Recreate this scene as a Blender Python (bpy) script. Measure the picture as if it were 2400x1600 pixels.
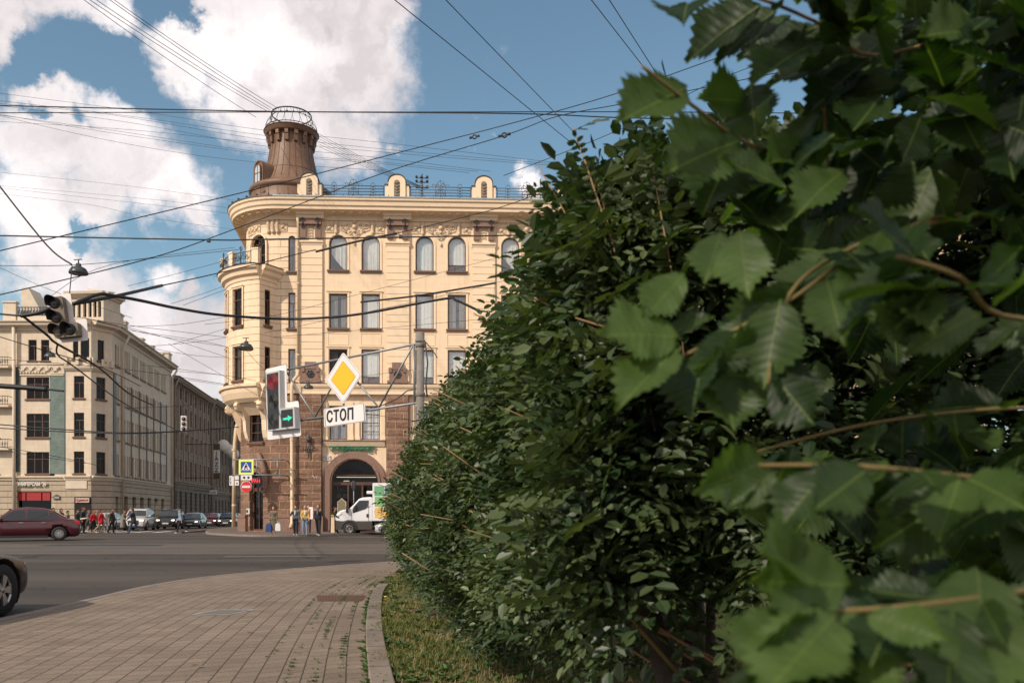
import bpy, bmesh, math, random
import numpy as np
from mathutils import Vector, Matrix
R = math.radians
random.seed(11); RNG = np.random.default_rng(7)
scene = bpy.context.scene
for o in list(bpy.data.objects): bpy.data.objects.remove(o)
# ---------------- camera ----------------
HZ = 1204.0; F = 2000.0; CH = 1.35
cam = bpy.data.cameras.new('camera'); camo = bpy.data.objects.new('camera', cam)
scene.collection.objects.link(camo); scene.camera = camo
camo.location = (0, 0, CH); camo.rotation_euler = (R(90), 0, 0)
cam.lens = 30.0; cam.sensor_width = 36.0; cam.shift_y = (HZ-800)/2400.0
cam.clip_start = 0.05; cam.clip_end = 3000
cam.dof.use_dof = True; cam.dof.focus_distance = 14.0; cam.dof.aperture_fstop = 6.3
# ---------------- sky, sun, exposure ----------------
SUN = Vector((-0.55, -0.62, 0.60)).normalized()
W = bpy.data.worlds.new("World"); scene.world = W; W.use_nodes = True
def build_world():
    nt = W.node_tree; N = nt.nodes; L = nt.links; N.clear()
    out = N.new('ShaderNodeOutputWorld'); bg = N.new('ShaderNodeBackground')
    sky = N.new('ShaderNodeTexSky'); sky.sky_type = 'NISHITA'; sky.sun_disc = False
    sky.sun_elevation = math.asin(SUN.z); sky.sun_rotation = math.atan2(SUN.x, SUN.y)
    sky.air_density = 1.0; sky.dust_density = 1.0; sky.ozone_density = 1.0
    tc = N.new('ShaderNodeTexCoord')
    n1 = N.new('ShaderNodeTexNoise'); n1.inputs['Scale'].default_value = 5.0; n1.inputs['Detail'].default_value = 9; n1.inputs['Roughness'].default_value = .62
    L.new(tc.outputs['Generated'], n1.inputs['Vector'])
    # warp direction
    sub = N.new('ShaderNodeVectorMath'); sub.operation = 'SUBTRACT'; sub.inputs[1].default_value = (.5,.5,.5)
    L.new(n1.outputs['Color'], sub.inputs[0])
    sc = N.new('ShaderNodeVectorMath'); sc.operation = 'SCALE'; sc.inputs['Scale'].default_value = .20
    L.new(sub.outputs[0], sc.inputs[0])
    add = N.new('ShaderNodeVectorMath'); add.operation = 'ADD'
    L.new(tc.outputs['Generated'], add.inputs[0]); L.new(sc.outputs[0], add.inputs[1])
    def math_(op, a, b=None, clamp=False):
        m = N.new('ShaderNodeMath'); m.operation = op; m.use_clamp = clamp
        for i, v in enumerate((a, b)):
            if v is None: continue
            if isinstance(v, (int, float)): m.inputs[i].default_value = v
            else: L.new(v, m.inputs[i])
        return m.outputs[0]
    def blob(px, py, r):
        d = Vector(((px-1200)/F, 1, (HZ-py)/F)); q = d.length; d.normalize()
        di = N.new('ShaderNodeVectorMath'); di.operation = 'DISTANCE'; di.inputs[1].default_value = d
        L.new(add.outputs[0], di.inputs[0])
        mr = N.new('ShaderNodeMapRange'); mr.interpolation_type = 'SMOOTHSTEP'
        mr.inputs['From Min'].default_value = 0; mr.inputs['From Max'].default_value = 1.55*r/F/q
        mr.inputs['To Min'].default_value = 1; mr.inputs['To Max'].default_value = 0
        L.new(di.outputs['Value'], mr.inputs['Value']); return mr.outputs[0]
    acc = None
    for b in BLOBS:
        v = blob(*b); acc = v if acc is None else math_('MAXIMUM', acc, v)
    for b in HOLES:
        v = blob(*b); acc = math_('SUBTRACT', acc, math_('MULTIPLY', v, .9))
    # generic clouds for the part of the sky behind the photographer
    n3 = N.new('ShaderNodeTexNoise'); n3.inputs['Scale'].default_value = 2.2; n3.inputs['Detail'].default_value = 5
    L.new(tc.outputs['Generated'], n3.inputs['Vector'])
    sep = N.new('ShaderNodeSeparateXYZ'); L.new(tc.outputs['Generated'], sep.inputs[0])
    back = N.new('ShaderNodeMapRange'); back.inputs['From Min'].default_value = .35; back.inputs['From Max'].default_value = .1
    L.new(sep.outputs['Y'], back.inputs['Value'])
    g = N.new('ShaderNodeMapRange'); g.inputs['From Min'].default_value = .33; g.inputs['From Max'].default_value = .52
    L.new(n3.outputs['Fac'], g.inputs['Value'])
    acc = math_('MAXIMUM', acc, math_('MULTIPLY', g.outputs[0], back.outputs[0]))
    n2 = N.new('ShaderNodeTexNoise'); n2.inputs['Scale'].default_value = 13; n2.inputs['Detail'].default_value = 10; n2.inputs['Roughness'].default_value = .68
    L.new(tc.outputs['Generated'], n2.inputs['Vector'])
    v = math_('ADD', acc, math_('MULTIPLY', math_('SUBTRACT', n2.outputs['Fac'], .5), 1.25))
    ms = N.new('ShaderNodeMapRange'); ms.interpolation_type = 'SMOOTHSTEP'
    ms.inputs['From Min'].default_value = .14; ms.inputs['From Max'].default_value = .78
    L.new(v, ms.inputs['Value'])
    # cloud body tone: bright tops, pinkish grey hollows
    n4 = N.new('ShaderNodeTexNoise'); n4.inputs['Scale'].default_value = 7; n4.inputs['Detail'].default_value = 7; n4.inputs['Distortion'].default_value = .4
    L.new(add.outputs[0], n4.inputs['Vector'])
    cr = N.new('ShaderNodeValToRGB'); e = cr.color_ramp.elements
    e[0].position = .40; e[0].color = (CLOUD_LO[0], CLOUD_LO[1], CLOUD_LO[2], 1); e[1].position = .58; e[1].color = (CLOUD_HI[0], CLOUD_HI[1], CLOUD_HI[2], 1)
    L.new(n4.outputs['Fac'], cr.inputs['Fac'])
    tint = N.new('ShaderNodeMix'); tint.data_type = 'RGBA'; tint.blend_type = 'MULTIPLY'; tint.inputs['Factor'].default_value = 1
    L.new(sky.outputs[0], tint.inputs[6]); tint.inputs[7].default_value = SKY_TINT
    hz = N.new('ShaderNodeMapRange'); hz.inputs['From Min'].default_value = .0; hz.inputs['From Max'].default_value = .16; hz.inputs['To Min'].default_value = .85; hz.inputs['To Max'].default_value = 0; L.new(sep.outputs['Z'], hz.inputs['Value'])
    hm = N.new('ShaderNodeMix'); hm.data_type = 'RGBA'; L.new(hz.outputs[0], hm.inputs['Factor']); L.new(tint.outputs[2], hm.inputs[6]); hm.inputs[7].default_value = (5.2, 5.6, 6.0, 1)
    mx = N.new('ShaderNodeMix'); mx.data_type = 'RGBA'
    L.new(ms.outputs[0], mx.inputs['Factor']); L.new(hm.outputs[2], mx.inputs[6]); L.new(cr.outputs['Color'], mx.inputs[7])
    L.new(mx.outputs[2], bg.inputs['Color']); bg.inputs['Strength'].default_value = .11
    L.new(bg.outputs[0], out.inputs[0])
SKY_TINT = (1.36, 1.52, 1.36, 1)
CLOUD_LO = (7.4, 6.8, 6.9); CLOUD_HI = (11.6, 10.8, 10.7)
BLOBS = [(40,50,120),(200,40,130),(330,80,110),(450,150,110),(560,130,150),(680,120,180),(800,110,170),(880,50,110),(590,260,120),(700,250,130),(790,290,80),(905,20,80),
 (20,120,60),(130,260,75),(60,370,130),(170,370,130),(290,410,130),(390,450,110),(60,500,130),(200,500,110),(330,500,90),(430,520,60),(90,660,140),(20,600,90),(200,730,120),(320,650,60),(360,670,60),(440,690,45),
 (330,790,130),(450,790,130),(520,860,140),(400,880,130),(250,840,120),(1110,293,28),(1180,298,24),(885,300,30),(1270,425,55),(340,590,35),(1600,1000,400),(560,760,80)]
HOLES = [(415,50,70),(470,80,40),(200,160,95),(90,155,60),(310,190,85),(110,280,22),(200,345,30),(150,590,28),(190,560,22)]
build_world()
sl = bpy.data.lights.new('sun', 'SUN'); so = bpy.data.objects.new('sun', sl); scene.collection.objects.link(so)
sl.energy = 4.7; sl.angle = R(1.0); sl.color = (1.0, .88, .74)
so.rotation_euler = SUN.to_track_quat('Z', 'Y').to_euler(); so.location = (-30, -30, 40)
scene.view_settings.view_transform = 'Standard'; scene.view_settings.look = 'None'
scene.view_settings.exposure = -.14; scene.view_settings.gamma = 1.0; scene.view_settings.use_curve_mapping = False
scene.render.engine = 'CYCLES'
# ---------------- helpers ----------------
COL = scene.collection
def P(px, py, d): return Vector(((px-1200)/F*d, d, CH+(HZ-py)/F*d))
def tag(o, label=None, cat=None, group=None, kind=None):
    if label: o['label'] = label
    if cat: o['category'] = cat
    if group: o['group'] = group
    if kind: o['kind'] = kind
    return o
def empty(name, loc=(0,0,0), rz=0, label=None, cat=None, group=None):
    o = bpy.data.objects.new(name, None); COL.objects.link(o); o.location = loc; o.rotation_euler = (0,0,rz)
    o.empty_display_size = .2
    return tag(o, label, cat, group)
def copy_tree(o, parent=None):
    kids = [c for c in bpy.data.objects if c.parent == o] if not hasattr(copy_tree, 'k') else KIDS.get(o.name, [])
    c = o.copy(); COL.objects.link(c)
    c.parent = parent
    reg(c)
    for ch in list(KIDS.get(o.name, [])): copy_tree(ch, c)
    return c
copy_tree.k = 1
KIDS = {}
def reg(o):
    if o.parent is not None: KIDS.setdefault(o.parent.name, []).append(o)
class MB:
    def __init__(s): s.v = []; s.f = []; s.m = []; s.uv = []; s.sm = []
    def add(s, vs, fs, m=0, uv=None, smooth=False):
        b = len(s.v); s.v += [tuple(v) for v in vs]
        for k, f in enumerate(fs):
            s.f.append(tuple(b+i for i in f)); s.m.append(m); s.sm.append(smooth)
            s.uv.append([uv[i] for i in f] if uv is not None else None)
    def box(s, x0, x1, y0, y1, z0, z1, m=0):
        vs = [(x0,y0,z0),(x1,y0,z0),(x1,y1,z0),(x0,y1,z0),(x0,y0,z1),(x1,y0,z1),(x1,y1,z1),(x0,y1,z1)]
        uv = [(v[0]+v[1], v[2]) for v in vs]
        s.add(vs, [(0,3,2,1),(4,5,6,7),(0,1,5,4),(1,2,6,5),(2,3,7,6),(3,0,4,7)], m, uv)
    def prism(s, poly, y0, y1, m=0, axis='y'):
        # poly in x,z ; extruded along y   (axis 'x': poly in y,z extruded along x; 'z': poly in x,y)
        n = len(poly)
        def mk(p, t):
            return (p[0], t, p[1]) if axis == 'y' else ((t, p[0], p[1]) if axis == 'x' else (p[0], p[1], t))
        vs = [mk(p, y0) for p in poly] + [mk(p, y1) for p in poly]
        fs = [tuple(range(n)), tuple(range(2*n-1, n-1, -1))] + [(i, (i+1) % n, n+(i+1) % n, n+i)[::-1] for i in range(n)]
        s.add(vs, fs, m, [(v[0]+v[1], v[2]) for v in vs])
    def tube(s, pts, r, n=8, m=0, cap=True, smooth=True):
        pts = [Vector(p) for p in pts]; K = len(pts)
        rs = list(r) if isinstance(r, (list, tuple)) else [r]*K
        up = None; rings = []
        for i in range(K):
            t = (pts[min(i+1, K-1)]-pts[max(i-1, 0)])
            if t.length < 1e-9: t = Vector((0,0,1))
            t.normalize()
            if up is None: up = t.orthogonal().normalized()
            else:
                up = up - t*up.dot(t)
                up = up.normalized() if up.length > 1e-6 else t.orthogonal().normalized()
            w = t.cross(up)
            rings.append([pts[i]+(up*math.cos(2*math.pi*k/n)+w*math.sin(2*math.pi*k/n))*rs[i] for k in range(n)])
        vs = [v for rg in rings for v in rg]
        fs = [(i*n+k, i*n+(k+1) % n, (i+1)*n+(k+1) % n, (i+1)*n+k) for i in range(K-1) for k in range(n)]
        if cap: fs += [tuple(range(n-1, -1, -1)), tuple((K-1)*n+k for k in range(n))]
        s.add(vs, fs, m, None, smooth)
    def lathe(s, prof, c=(0,0,0), n=24, m=0, smooth=True, a0=0, a1=2*math.pi):
        # prof: (r,z)
        full = abs(a1-a0-2*math.pi) < 1e-6; K = n if full else n+1
        vs = []; uv = []
        for r, z in prof:
            for k in range(K):
                a = a0+(a1-a0)*k/n; vs.append((c[0]+r*math.cos(a), c[1]+r*math.sin(a), c[2]+z)); uv.append((a*2.2, c[2]+z))
        fs = []
        for i in range(len(prof)-1):
            for k in range(n): fs.append((i*K+k, i*K+(k+1) % K, (i+1)*K+(k+1) % K, (i+1)*K+k))
        s.add(vs, fs, m, uv, smooth)
    def ball(s, c, r, n=8, m=0, sc=(1,1,1)):
        vs = []; K = n
        for i in range(1, K):
            for k in range(2*n):
                a = math.pi*i/K; b = math.pi*k/n
                vs.append((c[0]+r*sc[0]*math.sin(a)*math.cos(b), c[1]+r*sc[1]*math.sin(a)*math.sin(b), c[2]+r*sc[2]*math.cos(a)))
        fs = [(i*2*n+k, (i+1)*2*n+k, (i+1)*2*n+(k+1) % (2*n), i*2*n+(k+1) % (2*n)) for i in range(K-2) for k in range(2*n)]
        vs += [(c[0], c[1], c[2]+r*sc[2]), (c[0], c[1], c[2]-r*sc[2])]; T = len(vs)-2
        fs += [(T, k, (k+1) % (2*n)) for k in range(2*n)] + [(T+1, (K-2)*2*n+(k+1) % (2*n), (K-2)*2*n+k) for k in range(2*n)]
        s.add(vs, fs, m, None, True)
    def ring(s, c, r, t, n=20, k=6, axis='y', m=0, a0=0, a1=2*math.pi):
        pts = []
        for i in range(n+1):
            a = a0+(a1-a0)*i/n; x = r*math.cos(a); z = r*math.sin(a)
            pts.append({'y': (c[0]+x, c[1], c[2]+z), 'z': (c[0]+x, c[1]+z, c[2]), 'x': (c[0], c[1]+x, c[2]+z)}[axis])
        s.tube(pts, t, k, m, cap=False)
    def xf(s, M, start=0):
        s.v[start:] = [tuple(M @ Vector(v)) for v in s.v[start:]]
    def build(s, name, mats, parent=None, loc=None, rot=None, bevel=0):
        me = bpy.data.meshes.new(name); me.from_pydata(s.v, [], s.f)
        if not isinstance(mats, (list, tuple)): mats = [mats]
        for m in mats: me.materials.append(m)
        me.polygons.foreach_set('material_index', s.m); me.polygons.foreach_set('use_smooth', s.sm)
        if any(u is not None for u in s.uv):
            ul = me.uv_layers.new(name='UVMap'); dat = []
            for f, u in zip(s.f, s.uv):
                for i in range(len(f)): dat += list(u[i]) if u is not None else [s.v[f[i]][0], s.v[f[i]][2]]
            ul.data.foreach_set('uv', dat)
        me.update()
        o = bpy.data.objects.new(name, me); COL.objects.link(o); o.parent = parent
        if loc is not None: o.location = loc
        if rot is not None: o.rotation_euler = rot
        if bevel:
            b = o.modifiers.new('bevel', 'BEVEL'); b.width = bevel; b.segments = 2; b.limit_method = 'ANGLE'
        reg(o); return o
# ---------------- materials ----------------
def mat(name, col, rough=.7, metal=0, spec=.5, noise=0, nscale=3, bump=0, bscale=20, coords='Object', emit=None, coat=0):
    m = bpy.data.materials.new(name); m.use_nodes = True; nt = m.node_tree; N = nt.nodes; L = nt.links
    b = N['Principled BSDF']; b.inputs['Base Color'].default_value = (*col, 1); b.inputs['Roughness'].default_value = rough
    b.inputs['Metallic'].default_value = metal; b.inputs['Specular IOR Level'].default_value = spec
    b.inputs['Coat Weight'].default_value = coat
    tc = N.new('ShaderNodeTexCoord')
    if noise:
        n = N.new('ShaderNodeTexNoise'); n.inputs['Scale'].default_value = nscale; n.inputs['Detail'].default_value = 6; n.inputs['Roughness'].default_value = .65
        L.new(tc.outputs[coords], n.inputs['Vector'])
        hv = N.new('ShaderNodeHueSaturation'); hv.inputs['Color'].default_value = (*col, 1)
        mr = N.new('ShaderNodeMapRange'); mr.inputs['From Min'].default_value = .25; mr.inputs['From Max'].default_value = .75
        mr.inputs['To Min'].default_value = 1-noise; mr.inputs['To Max'].default_value = 1+noise
        L.new(n.outputs['Fac'], mr.inputs['Value']); L.new(mr.outputs[0], hv.inputs['Value']); L.new(hv.outputs[0], b.inputs['Base Color'])
    if bump:
        n = N.new('ShaderNodeTexNoise'); n.inputs['Scale'].default_value = bscale; n.inputs['Detail'].default_value = 5
        L.new(tc.outputs[coords], n.inputs['Vector'])
        bp = N.new('ShaderNodeBump'); bp.inputs['Strength'].default_value = min(1, bump); bp.inputs['Distance'].default_value = .02*max(1, bump)
        L.new(n.outputs['Fac'], bp.inputs['Height']); L.new(bp.outputs[0], b.inputs['Normal'])
    if emit:
        b.inputs['Emission Color'].default_value = (*emit[0], 1); b.inputs['Emission Strength'].default_value = emit[1]
    return m
def brickmat(name, c1, c2, mortar, bw, rh, ms, rough=.85, bump=.6, rock=0, offset=.5, noise=.15, dist=.03, grime=0):
    m = bpy.data.materials.new(name); m.use_nodes = True; nt = m.node_tree; N = nt.nodes; L = nt.links
    b = N['Principled BSDF']; b.inputs['Roughness'].default_value = rough; b.inputs['Specular IOR Level'].default_value = .25
    tc = N.new('ShaderNodeTexCoord'); br = N.new('ShaderNodeTexBrick')
    br.inputs['Scale'].default_value = 1; br.inputs['Brick Width'].default_value = bw; br.inputs['Row Height'].default_value = rh
    br.inputs['Mortar Size'].default_value = ms; br.inputs['Mortar Smooth'].default_value = .3; br.offset = offset
    br.inputs['Color1'].default_value = (*c1, 1); br.inputs['Color2'].default_value = (*c2, 1); br.inputs['Mortar'].default_value = (*mortar, 1)
    L.new(tc.outputs['UV'], br.inputs['Vector'])
    n = N.new('ShaderNodeTexNoise'); n.inputs['Scale'].default_value = 1.1; n.inputs['Detail'].default_value = 8; n.inputs['Roughness'].default_value = .7
    L.new(tc.outputs['Object'], n.inputs['Vector'])
    mr = N.new('ShaderNodeMapRange'); mr.inputs['From Min'].default_value = .3; mr.inputs['From Max'].default_value = .7; mr.inputs['To Min'].default_value = 1-noise; mr.inputs['To Max'].default_value = 1+noise
    L.new(n.outputs['Fac'], mr.inputs['Value'])
    hv = N.new('ShaderNodeHueSaturation'); L.new(br.outputs['Color'], hv.inputs['Color']); L.new(mr.outputs[0], hv.inputs['Value'])
    last = hv.outputs[0]
    if grime:
        mp = N.new('ShaderNodeMapping'); mp.inputs['Scale'].default_value = (3.0, 3.0, .25); L.new(tc.outputs['Object'], mp.inputs['Vector'])
        g = N.new('ShaderNodeTexNoise'); g.inputs['Scale'].default_value = 1.0; g.inputs['Detail'].default_value = 7; L.new(mp.outputs[0], g.inputs['Vector'])
        gm = N.new('ShaderNodeMapRange'); gm.inputs['From Min'].default_value = .5; gm.inputs['From Max'].default_value = .8; gm.inputs['To Max'].default_value = grime
        L.new(g.outputs['Fac'], gm.inputs['Value'])
        gx = N.new('ShaderNodeMix'); gx.data_type = 'RGBA'; L.new(gm.outputs[0], gx.inputs['Factor']); L.new(last, gx.inputs[6]); gx.inputs[7].default_value = (c1[0]*.5, c1[1]*.47, c1[2]*.45, 1)
        last = gx.outputs[2]
    L.new(last, b.inputs['Base Color'])
    h = N.new('ShaderNodeMath'); h.operation = 'MULTIPLY_ADD'; h.inputs[1].default_value = -1; h.inputs[2].default_value = 1
    L.new(br.outputs['Fac'], h.inputs[0]); hh = h.outputs[0]
    if rock:
        rn = N.new('ShaderNodeTexNoise'); rn.inputs['Scale'].default_value = 3.5; rn.inputs['Detail'].default_value = 7; rn.inputs['Roughness'].default_value = .6
        L.new(tc.outputs['Object'], rn.inputs['Vector'])
        a = N.new('ShaderNodeMath'); a.operation = 'MULTIPLY_ADD'; a.inputs[1].default_value = rock; L.new(rn.outputs['Fac'], a.inputs[0]); L.new(hh, a.inputs[2]); hh = a.outputs[0]
    bp = N.new('ShaderNodeBump'); bp.inputs['Strength'].default_value = bump; bp.inputs['Distance'].default_value = dist
    L.new(hh, bp.inputs['Height']); L.new(bp.outputs[0], b.inputs['Normal'])
    return m
def glassmat(name, base=.16, clear=.55, rough=.03):
    # window glass: part mirror, part see-through
    m = bpy.data.materials.new(name); m.use_nodes = True; nt = m.node_tree; N = nt.nodes; L = nt.links
    N.remove(N['Principled BSDF']); out = N['Material Output']
    tr = N.new('ShaderNodeBsdfTransparent'); tr.inputs[0].default_value = (clear, clear*1.02, clear, 1)
    gl = N.new('ShaderNodeBsdfGlossy'); gl.inputs['Roughness'].default_value = rough; gl.inputs['Color'].default_value = (.95,.97,1,1)
    fr0 = N.new('ShaderNodeLayerWeight'); fr0.inputs['Blend'].default_value = .5; fr = N.new('ShaderNodeMath'); fr.operation = 'POWER'; fr.inputs[1].default_value = 4; L.new(fr0.outputs['Facing'], fr.inputs[0])
    tc = N.new('ShaderNodeTexCoord'); n = N.new('ShaderNodeTexNoise'); n.inputs['Scale'].default_value = 1.3; L.new(tc.outputs['Object'], n.inputs['Vector'])
    bp = N.new('ShaderNodeBump'); bp.inputs['Strength'].default_value = .12; bp.inputs['Distance'].default_value = .05; L.new(n.outputs['Fac'], bp.inputs['Height'])
    L.new(bp.outputs[0], gl.inputs['Normal'])
    a = N.new('ShaderNodeMath'); a.operation = 'MULTIPLY_ADD'; a.inputs[1].default_value = .8 if base > .1 else .5; a.inputs[2].default_value = base; L.new(fr.outputs[0], a.inputs[0])
    mx = N.new('ShaderNodeMixShader'); L.new(a.outputs[0], mx.inputs[0]); L.new(tr.outputs[0], mx.inputs[1]); L.new(gl.outputs[0], mx.inputs[2])
    L.new(mx.outputs[0], out.inputs[0]); return m
CREAM = (.745,.575,.40)
M = {}
M['cream'] = brickmat('cream_plaster', CREAM, (.73,.563,.392), (.65,.50,.345), 1.15, .49, .012, bump=.15, noise=.07, dist=.012, grime=.32)
M['cream_band'] = brickmat('cream_banded_plaster', CREAM, CREAM, (.34,.24,.15), 60, .49, .018, bump=.7, noise=.07, dist=.03, grime=.32)
M['trim'] = mat('cream_moulding', (.75,.585,.41), .8, noise=.06, nscale=2, spec=.2)
M['granite'] = brickmat('red_granite_blocks', (.165,.092,.062), (.235,.138,.098), (.42,.30,.20), 1.15, .56, .022, bump=1, rock=1.8, noise=.34, dist=.06)
M['granite_s'] = mat('dressed_red_granite', (.20,.118,.088), .7, noise=.22, nscale=6, bump=.5, bscale=14)
M['tower'] = mat('brown_sheet_metal', (.165,.095,.060), .5, noise=.22, nscale=2.5, spec=.35)
M['seam'] = mat('brown_metal_seams', (.09,.052,.033), .6)
M['tin'] = mat('roof_edge_tin', (.30,.33,.34), .4, metal=.6, noise=.2)
M['roofdark'] = mat('dark_roof_metal', (.05,.055,.06), .5, noise=.2)
M['iron'] = mat('wrought_iron', (.05,.052,.055), .55, metal=.3)
M['frame'] = mat('brown_window_frame', (.085,.038,.022), .5)
M['glass'] = glassmat('window_glass', base=.20, clear=.88)
M['glassdk'] = glassmat('dark_window_glass', base=.022, clear=.4)
M['curtain'] = mat('white_net_curtain', (.74,.73,.70), .95, noise=.12, nscale=6)
M['curtain2'] = mat('grey_net_curtain', (.42,.41,.37), .95, noise=.15, nscale=6)
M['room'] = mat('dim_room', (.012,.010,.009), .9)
M['brownsill'] = mat('brown_tin_sill', (.14,.075,.045), .5)
M['pipe'] = mat('cream_downpipe_paint', (.60,.47,.31), .5, noise=.1, nscale=5)
M['relief'] = mat('cream_relief_plaster', (.64,.49,.335), .85, noise=.12, nscale=9, bump=.6, bscale=18)
# ---------------- wall-space tools ----------------
class Path:
    """s grows to the right seen from outside; pt(s,o) with outward offset o"""
    def __init__(s, cx=0, r=0, amax=0, step=.28): s.cx = cx; s.r = r; s.amax = amax; s.step = step
    def pt(s, t, o=0):
        if t >= 0 or s.r == 0: return (s.cx+t, -o)
        a = -t/s.r
        if a <= s.amax: return (s.cx-(s.r+o)*math.sin(a), s.r-(s.r+o)*math.cos(a))
        e = (a-s.amax)*s.r; a = s.amax
        x = s.cx-(s.r+o)*math.sin(a)-e*math.cos(a); y = s.r-(s.r+o)*math.cos(a)+e*math.sin(a)
        return (x, y)
    def ang(s, t):   # rotation about z of an object standing on the wall
        if t >= 0 or s.r == 0: return 0
        return -min(-t/s.r, s.amax)
    def cols(s, a, b):
        pts = {a, b}
        if s.r and a < 0:
            if b > 0: pts.add(0.0)
            k = math.ceil((min(b, 0)-a)/s.step)
            for i in range(k): pts.add(a+(min(b, 0)-a)*i/k)
        return sorted(pts)
class Seg:
    """straight wall from world point a to b (seen from outside left to right)"""
    def __init__(s, a, b):
        s.a = Vector(a); d = Vector(b)-Vector(a); s.len = d.length; s.d = d.normalized(); s.n = Vector((s.d.y, -s.d.x))
    def pt(s, t, o=0): p = s.a+s.d*t+s.n*o; return (p.x, p.y)
    def ang(s, t): return math.atan2(s.d.y, s.d.x)
    def cols(s, a, b): return [a, b]
def wquad(mb, p, s0, s1, za0, za1, zb0, zb1, o, m):
    x0, y0 = p.pt(s0, o); x1, y1 = p.pt(s1, o)
    mb.add([(x0,y0,za0),(x1,y1,zb0),(x1,y1,zb1),(x0,y0,za1)], [(0,1,2,3)], m, [(s0,za0),(s1,zb0),(s1,zb1),(s0,za1)])
def wall(mb, p, s0, s1, z0, z1, ops=(), o=0, rev=.25, m=0, mrev=None):
    """ops: (a,b,c,d,arch) arch True = semicircle on top"""
    if mrev is None: mrev = m
    S = sorted({s0, s1, *[x for op in ops for x in op[:2] if s0 < x < s1]})
    Z = sorted({z0, z1, *[x for op in ops for x in op[2:4] if z0 < x < z1]})
    for i in range(len(S)-1):
        for j in range(len(Z)-1):
            cs, cz = (S[i]+S[i+1])/2, (Z[j]+Z[j+1])/2
            if any(op[0] < cs < op[1] and op[2] < cz < op[3] for op in ops): continue
            c = p.cols(S[i], S[i+1])
            for k in range(len(c)-1): wquad(mb, p, c[k], c[k+1], Z[j], Z[j+1], Z[j], Z[j+1], o, m)
    for op in ops:
        a, b, c, d = op[:4]; arch = len(op) > 4 and op[4]; r = (b-a)/2; top = d-r if arch else d
        def rq(sa, za, sb, zb):
            x0, y0 = p.pt(sa, o); x1, y1 = p.pt(sb, o); X0, Y0 = p.pt(sa, o-rev); X1, Y1 = p.pt(sb, o-rev)
            mb.add([(x0,y0,za),(x1,y1,zb),(X1,Y1,zb),(X0,Y0,za)], [(0,1,2,3)], mrev, [(sa,za),(sb,zb),(sb+rev,zb),(sa+rev,za)])
        rq(a, c, a, top); rq(b, top, b, c); rq(b, c, a, c)
        if arch:
            n = 12; sm = (a+b)/2
            for k in range(n):
                t0 = math.pi-math.pi*k/n; t1 = math.pi-math.pi*(k+1)/n
                sa, sb = sm+r*math.cos(t0), sm+r*math.cos(t1); za, zb = top+r*math.sin(t0), top+r*math.sin(t1)
                x0, y0 = p.pt(sa, o); x1, y1 = p.pt(sb, o)
                mb.add([(x0,y0,za),(x1,y1,zb),(x1,y1,d),(x0,y0,d)], [(0,1,2,3)], m, [(sa,za),(sb,zb),(sb,d),(sa,d)])
                rq(sa, za, sb, zb)
        else: rq(a, d, b, d)
def wbox(mb, p, s0, s1, z0, z1, o0, o1, m=0):
    c = p.cols(s0, s1); n = len(c); vs = []; uv = []
    for t in c:
        for (o, z) in ((o1, z0), (o1, z1), (o0, z1), (o0, z0)):
            x, y = p.pt(t, o); vs.append((x, y, z)); uv.append((t+(o1-o), z))
    fs = []
    for i in range(n-1):
        for k in range(4):
            a, b = i*4+k, i*4+(k+1) % 4; fs.append((a, a+4, b+4, b))
    fs += [(0,1,2,3), tuple((n-1)*4+k for k in (3,2,1,0))]
    mb.add(vs, fs, m, uv)
def sweep(mb, p, s0, s1, prof, m=0, smooth=False):
    """prof: list of (o,z) from the bottom of the wall out and over to the top; closed by the wall"""
    c = p.cols(s0, s1); K = len(prof); vs = []; uv = []
    for t in c:
        acc = 0
        for k, (o, z) in enumerate(prof):
            x, y = p.pt(t, o); vs.append((x, y, z)); uv.append((t, z+o))
    fs = [(i*K+k, (i+1)*K+k, (i+1)*K+k+1, i*K+k+1) for i in range(len(c)-1) for k in range(K-1)]
    fs += [tuple(range(K)), tuple((len(c)-1)*K+k for k in range(K-1, -1, -1))]
    mb.add(vs, fs, m, uv, smooth)
def arch_pts(w, h, n=12):
    """outline of an arched opening: from bottom left up over to bottom right, x centred, z from 0"""
    r = w/2; return [(-r, 0)]+[(r*math.cos(math.pi-math.pi*k/n), h-r+r*math.sin(math.pi*k/n)) for k in range(n+1)]+[(r, 0)]
def rect_pts(w, h): return [(-w/2, 0), (-w/2, h), (w/2, h), (w/2, 0)]
def band(mb, pts, t, y0, y1, m=0, closed=True, inward=True):
    """a strip of width t along an outline (x,z), between depths y0 (outer face, -y) and y1"""
    n = len(pts); P2 = [Vector(p) for p in pts]; inn = []
    for i in range(n):
        if closed: a, b, c = P2[i-1], P2[i], P2[(i+1) % n]
        else: a, b, c = P2[max(i-1, 0)], P2[i], P2[min(i+1, n-1)]
        d1 = (b-a); d2 = (c-b)
        if d1.length < 1e-9: d1 = d2
        if d2.length < 1e-9: d2 = d1
        d1.normalize(); d2.normalize(); n1 = Vector((d1.y, -d1.x)); n2 = Vector((d2.y, -d2.x)); nn = (n1+n2)
        nn = nn/ max(.3, nn.length_squared/2) if nn.length > 1e-6 else n1
        inn.append(b+nn*t*(1 if inward else -1))
    vs = []
    for i in range(n):
        for q, y in ((P2[i], y0), (inn[i], y0), (inn[i], y1), (P2[i], y1)): vs.append((q.x, y, q.y))
    fs = []
    for i in range(n if closed else n-1):
        j = (i+1) % n
        for k in range(4):
            k2 = (k+1) % 4; fs.append((i*4+k, i*4+k2, j*4+k2, j*4+k))
    if not closed: fs += [(0,3,2,1), ((n-1)*4, (n-1)*4+1, (n-1)*4+2, (n-1)*4+3)]
    mb.add(vs, fs, m, [(v[0], v[2]) for v in vs])
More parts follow.
